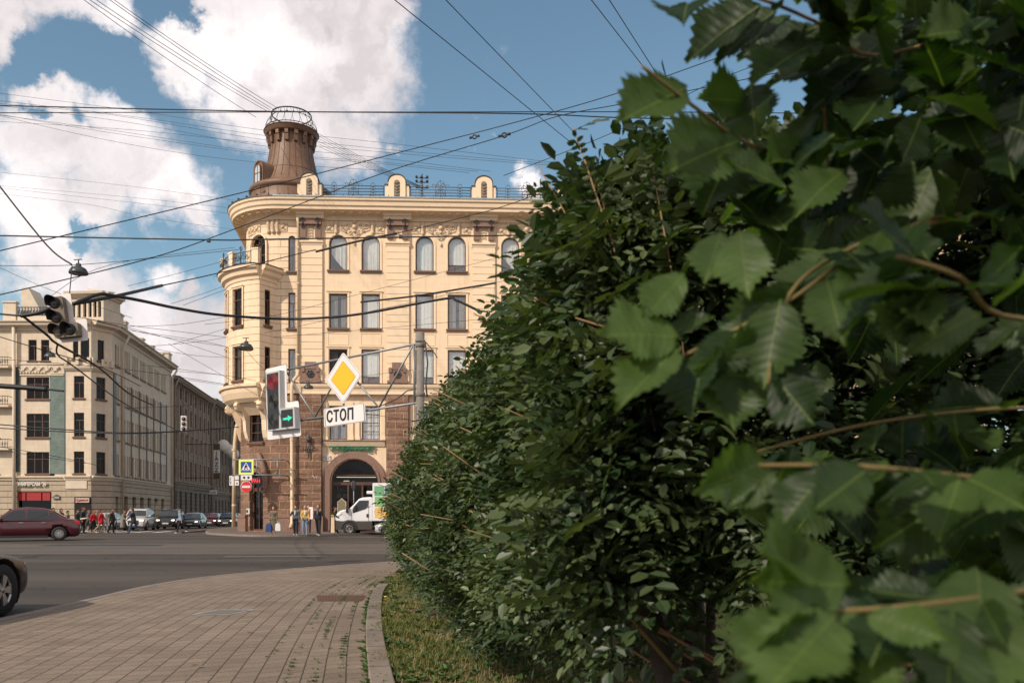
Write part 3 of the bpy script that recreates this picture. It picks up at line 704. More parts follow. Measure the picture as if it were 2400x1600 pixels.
def build_roof():
    C = (-.85, 3.1); ZT = -.78; RS = .94
    def zf(z): return z-.22 if z < 25.4 else (z-.22-(z-25.4)/3.6*.48 if z < 29 else z-.70)
    t = MB()
    t.lathe([(3.2,23.2),(3.12,23.9),(3.1,24.7),(3.02,24.78),(3.14,24.82),(3.24,24.95),(3.24,25.1),(3.1,25.25),(2.85,25.33),(2.6,25.4),(2.4,25.75),(2.2,26.2),(2.03,26.7),(1.88,27.3),(1.76,27.9),(1.67,28.5),(1.62,29.0),(1.62,29.75)], (*C, 0), 48)
    t.lathe([(1.60,29.72),(1.9,29.74),(1.98,29.8),(2.0,29.95),(2.08,30.02),(2.08,30.14),(1.95,30.2),(0,30.22)], (*C, 0), 48)
    t.v = [(C[0]+(x-C[0])*RS, C[1]+(y-C[1])*RS, zf(z)) for x, y, z in t.v]; tw = t.build('turret', M['tower'], main)
    s = MB()
    prof = [(3.11,24.0),(3.11,24.7)]
    for k in range(26):
        a = 2*math.pi*k/26
        pts = [(C[0]+(r+.012)*math.cos(a), C[1]+(r+.012)*math.sin(a), z) for r, z in ((2.4,25.75),(2.2,26.2),(2.03,26.7),(1.88,27.3),(1.76,27.9),(1.67,28.5),(1.62,29.0),(1.62,29.6))]
        s.tube(pts, .016, 4)
        s.tube([(C[0]+(r+.01)*math.cos(a), C[1]+(r+.01)*math.sin(a), z) for r, z in ((3.18,23.4),(3.12,23.9),(3.1,24.7))], .013, 4)
    s.ring((*C, 26.75), 2.03, .012, 40, 4, 'z'); s.ring((*C, 30.08), 2.1, .035, 48, 5, 'z')
    s.v = [(C[0]+(x-C[0])*RS, C[1]+(y-C[1])*RS, zf(z)) for x, y, z in s.v]; s.build('metal_seam', M['seam'], tw)
    c = MB()
    for k in range(16):
        a = 2*math.pi*k/16; st = len(c.v)
        c.prism([(1.55,29.72),(1.93,29.72),(1.93,29.45),(1.86,29.4),(1.8,29.0),(1.72,28.95),(1.55,28.95)], -.13, .13); c.xf(Matrix.Translation((*C, 0)) @ Matrix.Rotation(a, 4, 'Z'), st)
    c.v = [(C[0]+(x-C[0])*RS, C[1]+(y-C[1])*RS, zf(z)) for x, y, z in c.v]; c.build('turret_corbel', M['tower'], tw)
    r = MB(); r.ring((*C, 31.45), 1.52, .05, 48, 6, 'z'); r.ring((*C, 30.28), 1.98, .03, 48, 5, 'z'); r.ring((*C, 31.1), 1.6, .02, 48, 4, 'z')
    for k in range(40):
        a = 2*math.pi*k/40; da = .09*(1 if k % 2 else -1)
        pts = [(C[0]+q*math.cos(a+da*f), C[1]+q*math.sin(a+da*f), z) for q, z, f in ((1.97,30.22,0),(1.98,30.5,.6),(1.82,30.85,1),(1.6,31.1,.5),(1.52,31.45,0))]
        r.tube(pts, .016, 4)
        if k % 2 == 0: r.ball((C[0]+1.58*math.cos(a), C[1]+1.58*math.sin(a), 31.15), .05, 4)
    r.v = [(C[0]+(x-C[0])*RS, C[1]+(y-C[1])*RS, zf(z)) for x, y, z in r.v]; r.build('turret_railing', M['iron'], tw)
    # dormer on the drum facing the square
    d = MB(); an = R(42); st = 0
    pts = arch_pts(1.15, 2.3)
    d.prism([(x, z) for x, z in pts][::-1], -.95, 1.2); band(d, pts, .1, -1.02, -.9); d.box(-.75, .75, -1.05, 0, -.14, 0); d.prism([(-.85,-.14),(.85,-.14),(.65,.25),(-.65,.25)][::-1], -1.0, -.3)
    o = d.build('dormer', M['tower'], tw); o.location = (C[0]-1.85*math.sin(an), C[1]-1.85*math.cos(an), 24.25); o.rotation_euler = (0, 0, -an)
    f = MB(); q = arch_pts(.72, 1.7); f.add([(x, -1.06, z+.3) for x, z in q], [tuple(range(14, -1, -1))]); f.build('dormer_pane', M['paleglass'], tw, o.location, o.rotation_euler)
    f = MB(); st = 0; band(f, [(x, z+.3) for x, z in q], .06, -1.09, -1.0); f.box(-.025, .025, -1.085, -1.03, .3, 1.98); f.box(-.34, .34, -1.085, -1.03, 1.35, 1.4)
    f.build('dormer_frame', M['tower'], tw, o.location, o.rotation_euler)
    # parapet pedestals and railing
    T = None; TR = None
    for k, u in enumerate(PIL):
        p = MB(); pr = [(-.83,0),(-.83,1.0),(-.6,1.08),(-.6,1.35)]+[(.59*math.cos(math.pi-math.pi*i/10), 1.25+.47*math.sin(math.pi*i/10)) for i in range(11)]+[(.6,1.35),(.6,1.08),(.83,1.0),(.83,0)]
        if T is None:
            p.prism([(-.83,0),(-.83,1.02),(.83,1.02),(.83,0)][::-1], .08, .6); p.prism(([(-.59,0)]+[(.59*math.cos(math.pi-math.pi*i/12), 1.22+.47*math.sin(math.pi*i/12)) for i in range(13)]+[(.59,0)])[::-1], -.03, .72)
            T = p.build('parapet_pedestal', M['trim'], main)
            c = MB(); c.box(-.88, -.58, .0, .66, 1.02, 1.07); c.box(.58, .88, .0, .66, 1.02, 1.07)
            band(c, [(.6*math.cos(math.pi-math.pi*i/12), 1.25+.47*math.sin(math.pi*i/12)) for i in range(13)], .05, -.08, .78, 0, closed=False, inward=False)
            c.build('pedestal_cap', M['roofdark'], T)
            n = MB(); n.prism(([(-.2,.2)]+[(.2*math.cos(math.pi-math.pi*i/8), 1.15+.2*math.sin(math.pi*i/8)) for i in range(9)]+[(.2,.2)])[::-1], -.045, -.02)
            for z in (.45, .65, .85):
                n.tube([(-.17,-.07,z+.12),(0,-.07,z-.02),(.17,-.07,z+.12)], .035, 4)
            for sx in (-1, 1): spiral(n, (sx*.08,-.07,1.12), .08, .03, 1.1, sx)
            n.box(-.15, .15, -.08, -.04, .25, .38)
            n.build('pedestal_relief', M['stone_gr'], T)
            o = T
        else: o = copy_tree(T, main)
        o.location = (u, -.75, 23.3)
        if TR is None:
            q = MB()
            for z in (.15,.35,.55,.75,.95): q.tube([(-2.15,0,z),(2.15,0,z)], .030, 4)
            for x in (-2.1, -.36, .36, 2.1, -1.5, -1.2, 1.2, 1.5): q.tube([(x,0,0),(x,0,1.0)], .02, 4)
            for x in (-1.35, 1.35):
                q.ring((x,0,1.02), .15, .02, 10, 4, a0=0, a1=math.pi)
                for z in (.3,.5,.7,.9): q.ball((x,0,z), .07, 4)
                q.tube([(x-.22,0,0),(x-.1,0,.25)], .02, 4); q.tube([(x+.22,0,0),(x+.1,0,.25)], .02, 4)
            q.ring((0,0,.5), .34, .025, 18, 4); q.ring((0,0,.5), .2, .02, 14, 4); q.tube([(0,0,.1),(0,0,1.45)], .02, 4); q.tube([(-.34,0,.5),(.34,0,.5)], .015, 4)
            for sx in (-1, 1):
                spiral(q, (sx*.16,0,1.08), .15, .025, 1.3, sx); q.tube([(sx*.36,0,.95),(sx*.42,0,1.15),(sx*.6,0,1.12),(sx*.55,0,1.02)], .02, 4); q.tube([(sx*.34,0,1.0),(sx*.2,0,1.3),(0,0,1.42)], .02, 4)
            for x in (-2.1, 2.1):
                for z in (.25,.45,.65,.85): q.ball((x,0,z), .05, 4)
            TR = q.build('roof_railing', M['railgrey'], main); o = TR
        else: o = TR.copy(); COL.objects.link(o)
        o.location = (BAY[k], -.55, 23.32)
    # chimneys
    for u, y, h in ((17.3, 6, 3.2), (9.5, 7.5, 2.3), (29, 7, 3.4), (40, 7, 3.0)):
        c = MB(); c.box(-.45, .45, -.4, .4, 22.9, 23+h); c.box(-.55, .55, -.5, .5, 23+h, 23.15+h); c.build('chimney', M['white_plaster'], main, (u, y, 0))
    m_ = MB(); m_.tube([(8.95,0,23.2),(8.95,0,25.4)], .04, 5)
    for z in (24.4, 24.8, 25.1): m_.tube([(8.5,0,z),(9.4,0,z)], .035, 5); m_.ball((8.55,0,z+.1), .1, 4); m_.ball((9.3,0,z+.1), .1, 4); m_.ball((8.9,0,z+.08), .12, 4)
    m_.build('cable_bracket', M['iron'], main)
    # downpipes
    d = MB(); d.tube([(.32,-.5,22.0),(.32,-.22,21.6),(.32,-.22,11.3)], .1, 10); d.tube([(.32,-.22,11.4),(.28,-.4,11.0),(.02,-.6,10.6),(-.02,-.78,10.2),(-.02,-.78,9.6),(-.02,-.72,.75),(-.08,-.95,.4)], .12, 10)
    for z in (20, 17.5, 15, 12.5): d.lathe([(.125,-.06),(.125,.06)], (.32,-.22,z), 10)
    for z in (8.5, 6.5, 4.5, 2.5): d.lathe([(.145,-.07),(.145,.07)], (-.02,-.76,z), 10)
    d.build('downpipe', M['pipe'], main)
    a = R(80); x = CX-3.85*math.sin(a); y = RC-3.85*math.cos(a)
    d = MB(); d.tube([(x+.35,y-.2,8.3),(x+.1,y-.2,7.6),(x,y-.2,6.5),(x-.1,y-.2,.4)], .14, 10)
    for z in (6, 4, 2): d.lathe([(.17,-.07),(.17,.07)], (x-.06,y-.2,z), 10)
    d.build('downpipe', M['pipe'], main)
M['paleglass'] = mat('pale_reflecting_glass', (.42,.47,.52), .12, spec=.8)
M['stone_gr'] = mat('grey_relief', (.20,.16,.12), .8, noise=.2, nscale=8)
M['railgrey'] = mat('grey_painted_railing', (.07,.075,.085), .5)
M['white_plaster'] = mat('white_chimney_plaster', (.62,.58,.52), .85, noise=.08)
build_roof()
# ---------------- ground, road, pavements ----------------
def ground_mat():
    m = bpy.data.materials.new('asphalt'); m.use_nodes = True; nt = m.node_tree; N = nt.nodes; L = nt.links; b = N['Principled BSDF']
    tc = N.new('ShaderNodeTexCoord'); n = N.new('ShaderNodeTexNoise'); n.inputs['Scale'].default_value = .25; n.inputs['Detail'].default_value = 8; n.inputs['Roughness'].default_value = .6
    mp_ = N.new('ShaderNodeMapping'); mp_.inputs['Scale'].default_value = (.16, 1.5, 1); L.new(tc.outputs['Object'], mp_.inputs['Vector']); L.new(mp_.outputs[0], n.inputs['Vector'])
    cr = N.new('ShaderNodeValToRGB'); e = cr.color_ramp.elements; e[0].position = .3; e[0].color = (.036,.030,.026,1); e[1].position = .7; e[1].color = (.084,.070,.059,1)
    L.new(n.outputs['Fac'], cr.inputs['Fac'])
    n2 = N.new('ShaderNodeTexNoise'); n2.inputs['Scale'].default_value = 45; n2.inputs['Detail'].default_value = 4; L.new(tc.outputs['Object'], n2.inputs['Vector'])
    mr = N.new('ShaderNodeMapRange'); mr.inputs['From Min'].default_value = .3; mr.inputs['From Max'].default_value = .7; mr.inputs['To Min'].default_value = .7; mr.inputs['To Max'].default_value = 1.3; L.new(n2.outputs['Fac'], mr.inputs['Value'])
    hv = N.new('ShaderNodeHueSaturation'); L.new(cr.outputs[0], hv.inputs['Color']); L.new(mr.outputs[0], hv.inputs['Value']); L.new(hv.outputs[0], b.inputs['Base Color'])
    vo = N.new('ShaderNodeTexVoronoi'); vo.feature = 'DISTANCE_TO_EDGE'; vo.inputs['Scale'].default_value = .22
    wn = N.new('ShaderNodeTexNoise'); wn.inputs['Scale'].default_value = .9; wn.inputs['Detail'].default_value = 6; L.new(tc.outputs['Object'], wn.inputs['Vector'])
    wa = N.new('ShaderNodeVectorMath'); wa.operation = 'MULTIPLY_ADD'; wa.inputs[1].default_value = (2.5, 2.5, 0); L.new(wn.outputs['Color'], wa.inputs[0]); L.new(tc.outputs['Object'], wa.inputs[2]); L.new(wa.outputs[0], vo.inputs['Vector'])
    ck = N.new('ShaderNodeMapRange'); ck.inputs['From Min'].default_value = .002; ck.inputs['From Max'].default_value = .009; ck.inputs['To Min'].default_value = .45; ck.inputs['To Max'].default_value = 1; L.new(vo.outputs['Distance'], ck.inputs['Value'])
    cm = N.new('ShaderNodeMix'); cm.data_type = 'RGBA'; cm.blend_type = 'MULTIPLY'; cm.inputs['Factor'].default_value = 1; L.new(hv.outputs[0], cm.inputs[6]); L.new(ck.outputs[0], cm.inputs[7]); L.new(cm.outputs[2], b.inputs['Base Color'])
    b.inputs['Roughness'].default_value = .85; b.inputs['Specular IOR Level'].default_value = .3
    bp = N.new('ShaderNodeBump'); bp.inputs['Strength'].default_value = .5; bp.inputs['Distance'].default_value = .01; L.new(n2.outputs['Fac'], bp.inputs['Height']); L.new(bp.outputs[0], b.inputs['Normal'])
    return m
M['asphalt'] = ground_mat()
M['asphalt2'] = mat('worn_light_asphalt', (.088,.073,.061), .85, noise=.18, nscale=.6, bump=.4, bscale=40)
M['farpave'] = mat('far_pavement_slabs', (.115,.088,.070), .9, noise=.2, nscale=.8)
M['kerb'] = mat('kerb_stone', (.20,.165,.14), .85, noise=.18, nscale=3, bump=.4, bscale=25)
M['whitepaint'] = mat('worn_white_road_paint', (.55,.52,.48), .7, noise=.3, nscale=4)
M['steel'] = mat('worn_tram_rail', (.018,.015,.013), .5, metal=.3)
def sheet(name, poly, z, m, kind='structure', uvs=None):
    b = MB(); b.add([(x, y, z) for x, y in poly], [tuple(range(len(poly)))], 0, uvs or [(x, y) for x, y in poly]); o = b.build(name, m); tag(o, kind=kind); return o
sheet('ground', [(-1500,-200),(1500,-200),(1500,2500),(-1500,2500)], 0, M['asphalt'])
# tram lane band of lighter, worn asphalt
sheet('road', [(-60,27.5),(60,30.5),(60,41),(-60,38)], .004, M['asphalt2'])
def curve_poly(pts, n=6):
    out = []
    for i in range(len(pts)-1):
        p0, p1, p2, p3 = pts[max(i-1,0)], pts[i], pts[i+1], pts[min(i+2,len(pts)-1)]
        for k in range(n):
            t = k/n; out.append(tuple(.5*((2*p1[j])+(-p0[j]+p2[j])*t+(2*p0[j]-5*p1[j]+4*p2[j]-p3[j])*t*t+(-p0[j]+3*p1[j]-3*p2[j]+p3[j])*t**3) for j in range(2)))
    out.append(pts[-1]); return out
PE = curve_poly([(-5.7,-4),(-5.75,4),(-5.85,8),(-6.0,12.06),(-6.15,14.6),(-5.85,16.9),(-4.8,19.3),(-3.6,21.2),(-2.2,23.0),(-.2,24.9),(4,27.0),(12,29),(40,30)])
PZ = .12
def paver_mat():
    m = bpy.data.materials.new('concrete_pavers'); m.use_nodes = True; nt = m.node_tree; N = nt.nodes; L = nt.links; b = N['Principled BSDF']
    tc = N.new('ShaderNodeTexCoord'); br = N.new('ShaderNodeTexBrick'); br.inputs['Scale'].default_value = 1
    br.inputs['Brick Width'].default_value = .20; br.inputs['Row Height'].default_value = .165; br.inputs['Mortar Size'].default_value = .006; br.inputs['Mortar Smooth'].default_value = .2
    br.inputs['Color1'].default_value = (.185,.144,.109,1); br.inputs['Color2'].default_value = (.230,.180,.138,1); br.inputs['Mortar'].default_value = (.075,.062,.048,1)
    L.new(tc.outputs['UV'], br.inputs['Vector'])
    n = N.new('ShaderNodeTexNoise'); n.inputs['Scale'].default_value = .7; n.inputs['Detail'].default_value = 8; n.inputs['Roughness'].default_value = .65; L.new(tc.outputs['Object'], n.inputs['Vector'])
    n2 = N.new('ShaderNodeTexNoise'); n2.inputs['Scale'].default_value = 60; n2.inputs['Detail'].default_value = 3; L.new(tc.outputs['Object'], n2.inputs['Vector'])
    mr = N.new('ShaderNodeMapRange'); mr.inputs['From Min'].default_value = .3; mr.inputs['From Max'].default_value = .7; mr.inputs['To Min'].default_value = .80; mr.inputs['To Max'].default_value = 1.2; L.new(n.outputs['Fac'], mr.inputs['Value'])
    mr2 = N.new('ShaderNodeMapRange'); mr2.inputs['From Min'].default_value = .3; mr2.inputs['From Max'].default_value = .7; mr2.inputs['To Min'].default_value = .82; mr2.inputs['To Max'].default_value = 1.18; L.new(n2.outputs['Fac'], mr2.inputs['Value'])
    mu = N.new('ShaderNodeMath'); mu.operation = 'MULTIPLY'; L.new(mr.outputs[0], mu.inputs[0]); L.new(mr2.outputs[0], mu.inputs[1])
    hv = N.new('ShaderNodeHueSaturation'); L.new(br.outputs['Color'], hv.inputs['Color']); L.new(mu.outputs[0], hv.inputs['Value']); L.new(hv.outputs[0], b.inputs['Base Color'])
    b.inputs['Roughness'].default_value = .88; b.inputs['Specular IOR Level'].default_value = .25
    h = N.new('ShaderNodeMath'); h.operation = 'MULTIPLY_ADD'; h.inputs[1].default_value = -1; h.inputs[2].default_value = 1; L.new(br.outputs['Fac'], h.inputs[0])
    h2 = N.new('ShaderNodeMath'); h2.operation = 'MULTIPLY_ADD'; h2.inputs[1].default_value = .3; L.new(n2.outputs['Fac'], h2.inputs[0]); L.new(h.outputs[0], h2.inputs[2])
    bp = N.new('ShaderNodeBump'); bp.inputs['Strength'].default_value = .8; bp.inputs['Distance'].default_value = .012; L.new(h2.outputs[0], bp.inputs['Height']); L.new(bp.outputs[0], b.inputs['Normal'])
    return m
M['paver'] = paver_mat()
# inner edge of the pavement = kerb of the grass bed
GE = curve_poly([(-.15,-4),(-.45,2),(-.75,4.6),(-1.04,6.2),(-1.30,7.6),(-1.54,9.0),(-1.82,10.8),(-2.07,12.6),(-2.22,14.2),(-2.3,16.0),(-2.2,17.6),(-1.7,18.9),(-.6,20.0),(1.5,20.8),(6,21.6),(40,22.5)])
def rib(pts, k):   # resample a polyline to k points by arc length
    L_ = [0]
    for a, b in zip(pts, pts[1:]): L_.append(L_[-1]+math.dist(a, b))
    out = []
    for i in range(k):
        t = L_[-1]*i/(k-1); j = max(0, min(len(pts)-2, next((q for q in range(len(L_)) if L_[q] > t), len(L_)-1)-1)); f = (t-L_[j])/max(1e-9, L_[j+1]-L_[j])
        out.append((pts[j][0]+(pts[j+1][0]-pts[j][0])*f, pts[j][1]+(pts[j+1][1]-pts[j][1])*f))
    return out, L_[-1]
def paving():
    # rows follow the kerb of the bed: v = distance from it, u = length along it
    b = MB(); K = 220; g, Lg = rib(GE, K); V = 60
    nor = []
    for i in range(K):
        a = g[max(0, i-6)]; c = g[min(K-1, i+6)]; d = Vector((c[0]-a[0], c[1]-a[1])).normalized(); nor.append(Vector((-d.y, d.x)))
    def inside(x, y):   # left limit x of the pavement at depth y
        return True
    import bisect
    pe = PE
    vs = []; uv = []
    for i in range(K):
        p = Vector(g[i]); n = nor[i]
        # distance to outer edge along the normal
        best = 7.0
        for a, c in zip(pe, pe[1:]):
            A = Vector(a); C = Vector(c); d = C-A; den = n.x*(-d.y)+n.y*d.x
            if abs(den) < 1e-9: continue
            r_ = A-p; t = (r_.x*(-d.y)+r_.y*d.x)/den; s_ = (n.x*r_.y-n.y*r_.x)/den
            if t > .3 and -0.001 <= s_ <= 1.001: best = min(best, t)
        for j in range(V+1):
            t = best*j/V; q = p+n*t; vs.append((q.x, q.y, PZ)); uv.append((Lg*i/(K-1)+.35*t, t))
    fs = [(i*(V+1)+j, i*(V+1)+j+1, (i+1)*(V+1)+j+1, (i+1)*(V+1)+j) for i in range(K-1) for j in range(V)]
    b.add(vs, fs, 0, uv)
    for f, vi in zip(fs[:1], fs[:1]): pass
    o = b.build('pavement', M['paver']); tag(o, kind='structure'); 
    me = o.data
    for p_ in me.polygons[:1]:
        if p_.normal.z < 0: me.flip_normals()
paving()
def kerb(name, pts, w, z0, z1, m, side=1):
    b = MB(); K = len(pts); vs = []; uv = []; acc = 0
    for i in range(K):
        a = Vector(pts[max(0, i-1)]); c = Vector(pts[min(K-1, i+1)]); d = (c-a).normalized(); n = Vector((-d.y, d.x))*side; p = Vector(pts[i]); q = p+n*w
        if i: acc += (Vector(pts[i])-Vector(pts[i-1])).length
        vs += [(p.x,p.y,z0),(p.x,p.y,z1),(q.x,q.y,z1),(q.x,q.y,z0)]; uv += [(acc,0),(acc,.2),(acc,.2+w),(acc,.5+w)]
    fs = [(i*4+k, i*4+k+1, (i+1)*4+k+1, (i+1)*4+k) for i in range(K-1) for k in range(3)]+[(0,3,2,1),((K-1)*4,(K-1)*4+1,(K-1)*4+2,(K-1)*4+3)]
    b.add(vs, fs, 0, uv); o = b.build(name, m, bevel=.01); tag(o, kind='structure'); return o
kerb('kerb', PE, .13, -.02, PZ+.006, M['kerb'], 1)
bed_kerb = [p for p in GE if p[1] < 14.4]
kerb('bed_kerb', bed_kerb, .17, .0, .20, brickmat('bed_kerb_stone', (.215,.178,.148), (.19,.155,.128), (.04,.036,.03), 1.0, 3, .010, noise=.35, bump=.7, grime=.5), -1)
# bed soil
soil = MB(); g2, _ = rib(GE, 80); vs = []
for i, p in enumerate(g2):
    vs += [(p[0]+.0, p[1], .05), (p[0]+.1, p[1]+.0, .16), (45, p[1] if p[1] > -1 else -4, .17)]
soil.add(vs, [(i*3+k, (i+1)*3+k, (i+1)*3+k+1, i*3+k+1) for i in range(79) for k in range(2)])
M['soil'] = mat('dry_soil_and_moss', (.085,.066,.034), .95, noise=.45, nscale=3, bump=1, bscale=30)
tag(soil.build('flower_bed', M['soil']), kind='structure')
# far side pavement with its kerb, street mouth
FK = [(60,56.5),(-6.5,56.5),(-8.2,56.2),(-9.6,54.6),(-11.5,52.2),(-14,50.8),(-16,51.2),(-18.5,54.0),(-20.8,58),(-23.5,66),(-25.5,74),(-50,240)]
FK = curve_poly(FK, 4)
sheet('pavement', FK+[(60,240)], .12, M['farpave'])
kerb('kerb', FK, .14, 0, .126, M['kerb'], -1)
LK = curve_poly([(-90,84.5),(-48,84.0),(-43,84.4),(-39.6,87),(-39.9,92),(-62.3,240)], 4)
sheet('pavement', LK[::-1]+[(-110,90),(-110,84.5)][::-1]+[(-110,240)], .12, M['farpave'])
kerb('kerb', LK, .14, 0, .126, M['kerb'], 1)
# tram rails
rails = MB()
for y0 in (27.9, 30.6, 34.0, 38.2):
    for dy in (0,):
        rails.add([(-60,y0-1.2,.008),(60,y0+1.3,.008),(60,y0+1.40,.008),(-60,y0-1.10,.008)], [(0,1,2,3)])
tag(rails.build('tram_rails', M['steel']), kind='structure')
pk = MB()
for i in range(9): x = -39+i*1.55; pk.add([(x,62.5,.008),(x+.62,62.5,.008),(x+.2,66.8,.008),(x-.42,66.8,.008)], [(0,1,2,3)])
pk.add([(-30,60.9,.008),(-21.2,60.9,.008),(-21.2,61.15,.008),(-30,61.15,.008)], [(0,1,2,3)]); pk.add([(-31,56.5,.008),(-28.2,56.5,.008),(-28.2,56.65,.008),(-31,56.65,.008)], [(0,1,2,3)])
tag(pk.build('crossing_stripes', M['whitepaint']), kind='structure')
pk = MB(); pk.add([(-10.8,50.3,.008),(40,51.2,.008),(40,51.36,.008),(-10.8,50.46,.008)], [(0,1,2,3)]); tag(pk.build('lane_line', M['whitepaint']), kind='structure')
# chalk square and a drain in the paving
ch = MB(); A = Vector((-3.95,10.35)); u = Vector((.50,.05)); v = Vector((.16,.62))
q = [A, A+u, A+u+v, A+v]; c0 = sum(q, Vector((0,0)))/4; inn = [c0+(p-c0)*.82 for p in q]
ch.add([(p.x,p.y,PZ+.004) for p in q]+[(p.x,p.y,PZ+.004) for p in inn], [(i,(i+1)%4,4+(i+1)%4,4+i) for i in range(4)], 0); ch.add([(p.x,p.y,PZ+.0045) for p in inn], [(0,1,2,3)], 1)
tag(ch.build('painted_square', [mat('chalky_white_paint', (.30,.275,.25), .9, noise=.5, nscale=9), mat('grey_blue_paint', (.13,.125,.112), .9, noise=.3, nscale=8)]), 'faded grey stencil square with white edge on the pavers', 'ground marking')
dr = MB(); dr.add([(-2.75,12.05,PZ+.004),(-2.12,12.05,PZ+.004),(-2.2,12.9,PZ+.004),(-2.95,12.9,PZ+.004)], [(0,1,2,3)], 0, [(0,0),(1,0),(1,1),(0,1)])
tag(dr.build('brick_patch', brickmat('rust_red_brick_patch', (.16,.075,.05), (.13,.065,.045), (.05,.04,.03), .12, .06, .008)), 'rust brown patch of small bricks across the pavers by the kerb', 'brick patch')
# ---------------- left and street buildings ----------------
M['lcream'] = brickmat('pale_cream_plaster', (.60,.505,.39), (.58,.49,.38), (.50,.42,.32), 1.3, .5, .012, bump=.15, noise=.10, dist=.01, grime=.35)
M['lrust'] = brickmat('rusticated_cream_stone', (.42,.34,.25), (.39,.315,.23), (.13,.105,.08), 60, .62, .035, bump=1, noise=.14, dist=.05, grime=.4)
M['ltrim'] = mat('pale_cream_moulding', (.56,.475,.37), .85, noise=.12, nscale=1.5)
M['teal'] = brickmat('grey_teal_tiles', (.135,.18,.165), (.16,.20,.18), (.09,.12,.11), .3, .15, .01, noise=.28, bump=.2, dist=.01)
M['tealdk'] = mat('dark_teal_tiles', (.055,.075,.078), .5, noise=.3, nscale=3)
M['dkgr'] = brickmat('dark_grey_stone', (.16,.135,.11), (.185,.155,.125), (.06,.05,.04), 1.2, .55, .03, bump=.7, noise=.2, dist=.04, grime=.4)
M['dkgr2'] = brickmat('brownish_grey_stone', (.22,.175,.13), (.25,.195,.145), (.08,.065,.05), 1.2, .55, .02, bump=.5, noise=.2, dist=.03, grime=.4)
M['dktrim'] = mat('dark_stone_moulding', (.27,.22,.165), .85, noise=.2, nscale=1.5)
M['redawn'] = mat('dark_red_awning', (.30,.016,.018), .7)
def chain_building(name, label, pts, floors, wallm, trimm, layout, top, extra=None, ground=None, dark=False, back=12):
    """pts: corners left to right seen from outside. layout[i]: list of (s,w,kind) per segment. floors: (z0,z1)"""
    root = empty(name, (0,0,0), 0, label, 'building')
    w = MB(); cor = MB(); T = {}; wins = []
    segs = [Seg(a, b) for a, b in zip(pts, pts[1:])]
    for i, sg in enumerate(segs):
        ops = []
        for (s, ww, sty) in layout[i]:
            for j, (z0, z1) in enumerate(floors):
                if sty and isinstance(sty, dict):
                    st = sty.get(j)
                    if st is None: continue
                    for (ds, w2, st2) in st: ops.append((s+ds-w2/2, s+ds+w2/2, z0, z1, False)); wins.append((sg, s+ds, z0, w2, z1-z0, st2))
                else: ops.append((s-ww/2, s+ww/2, z0, z1, False)); wins.append((sg, s, z0, ww, z1-z0, sty))
        gz = ground[0] if ground else 0
        wall(w, sg, 0, sg.len, gz, top, ops, 0, .25, 0)
        if ground:
            gops = [o for o in ground[2].get(i, [])]
            wall(w, sg, 0, sg.len, 0, gz, [o[:4] for o in gops], 0, .3, 1)
        sweep(cor, sg, -.0, sg.len, [(0,top-.9),(.12,top-.88),(.15,top-.6),(.3,top-.5),(.75,top-.42),(.8,top-.2),(.95,top-.1),(.97,top),(0,top+.12)], 0)
        if ground: sweep(cor, sg, 0, sg.len, [(0,gz-.35),(.12,gz-.3),(.2,gz-.1),(.32,gz),(.34,gz+.12),(0,gz+.2)], 0)
    w.build('wall', [wallm]+([ground[1]] if ground else []), root)
    for nm, hh in (('cornice', 0), ('belt_course', 1)):
        c2 = MB()
        for sg in segs:
            if hh == 0: sweep(c2, sg, 0, sg.len, [(0,top-.9),(.12,top-.88),(.15,top-.6),(.3,top-.5),(.75,top-.42),(.8,top-.2),(.95,top-.1),(.97,top),(0,top+.12)], 0)
            elif ground: gz = ground[0]; sweep(c2, sg, 0, sg.len, [(0,gz-.35),(.12,gz-.3),(.2,gz-.1),(.32,gz),(.34,gz+.12),(0,gz+.2)], 0)
        if c2.v: c2.build(nm, trimm, root)
    for sg, s, z0, ww, hh, sty in wins:
        key = (round(ww, 2), round(hh, 2), sty)
        if key not in T: T[key] = make_window(ww, hh, False, sty or 'top', 0, .22, sill=not dark, surround=False, dark=True, parent=root); o = T[key]
        else: o = copy_tree(T[key], root)
        place(o, sg, s, z0)
    # solid body behind with roof
    bm = MB(); ins = []
    for sg in segs: ins.append(sg.pt(.0, -.28))
    ins.append(segs[-1].pt(segs[-1].len, -.28)); n = len(ins)
    bx = [(x-back*.0-0, y) for x, y in ins]
    far = [(ins[-1][0]-back, ins[-1][1]), (ins[0][0], ins[-1][1]) if n > 2 else (ins[0][0]-back, ins[0][1])]
    poly = ins+far
    bm.add([(x,y,top-.05) for x, y in poly], [tuple(range(len(poly)))])
    for i in range(len(far)+1):
        a = poly[n-1+i]; b = poly[(n+i) % len(poly)]; bm.add([(*a,0),(*b,0),(*b,top-.05),(*a,top-.05)], [(0,1,2,3)])
    bm.build('roof', M['roofdark'], root)
    return root, segs
FL = [(5.5,7.75),(9.25,11.7),(13.2,15.45),(17.15,19.3)]
Q = [(-62,88),(-52.0,88),(-45.7,88),(-45.6,87.2),(-43.0,87.2),(-41.9,89.4),(-45.6,114.2)]
L0 = {0:[(0,.95,'top')],1:[(0,.95,'top')],2:[(0,.95,'top')],3:[(0,.95,'top')]}
big = {0:[(0,2.35,'wide')],1:[(0,2.35,'wide')],2:[(0,2.35,'wide')],3:[(-.55,.85,'top'),(.75,.85,'top')]}
bayf = {0:[(0,1.05,'cross')],1:[(0,1.05,'cross')],2:[(0,1.05,'cross')],3:[(-.35,.55,'plain'),(.6,.9,'plain')]}
bays = {0:[(0,1.1,'cross')],1:[(0,1.1,'cross')],2:[(0,1.1,'cross')],3:[(0,.8,'plain')]}
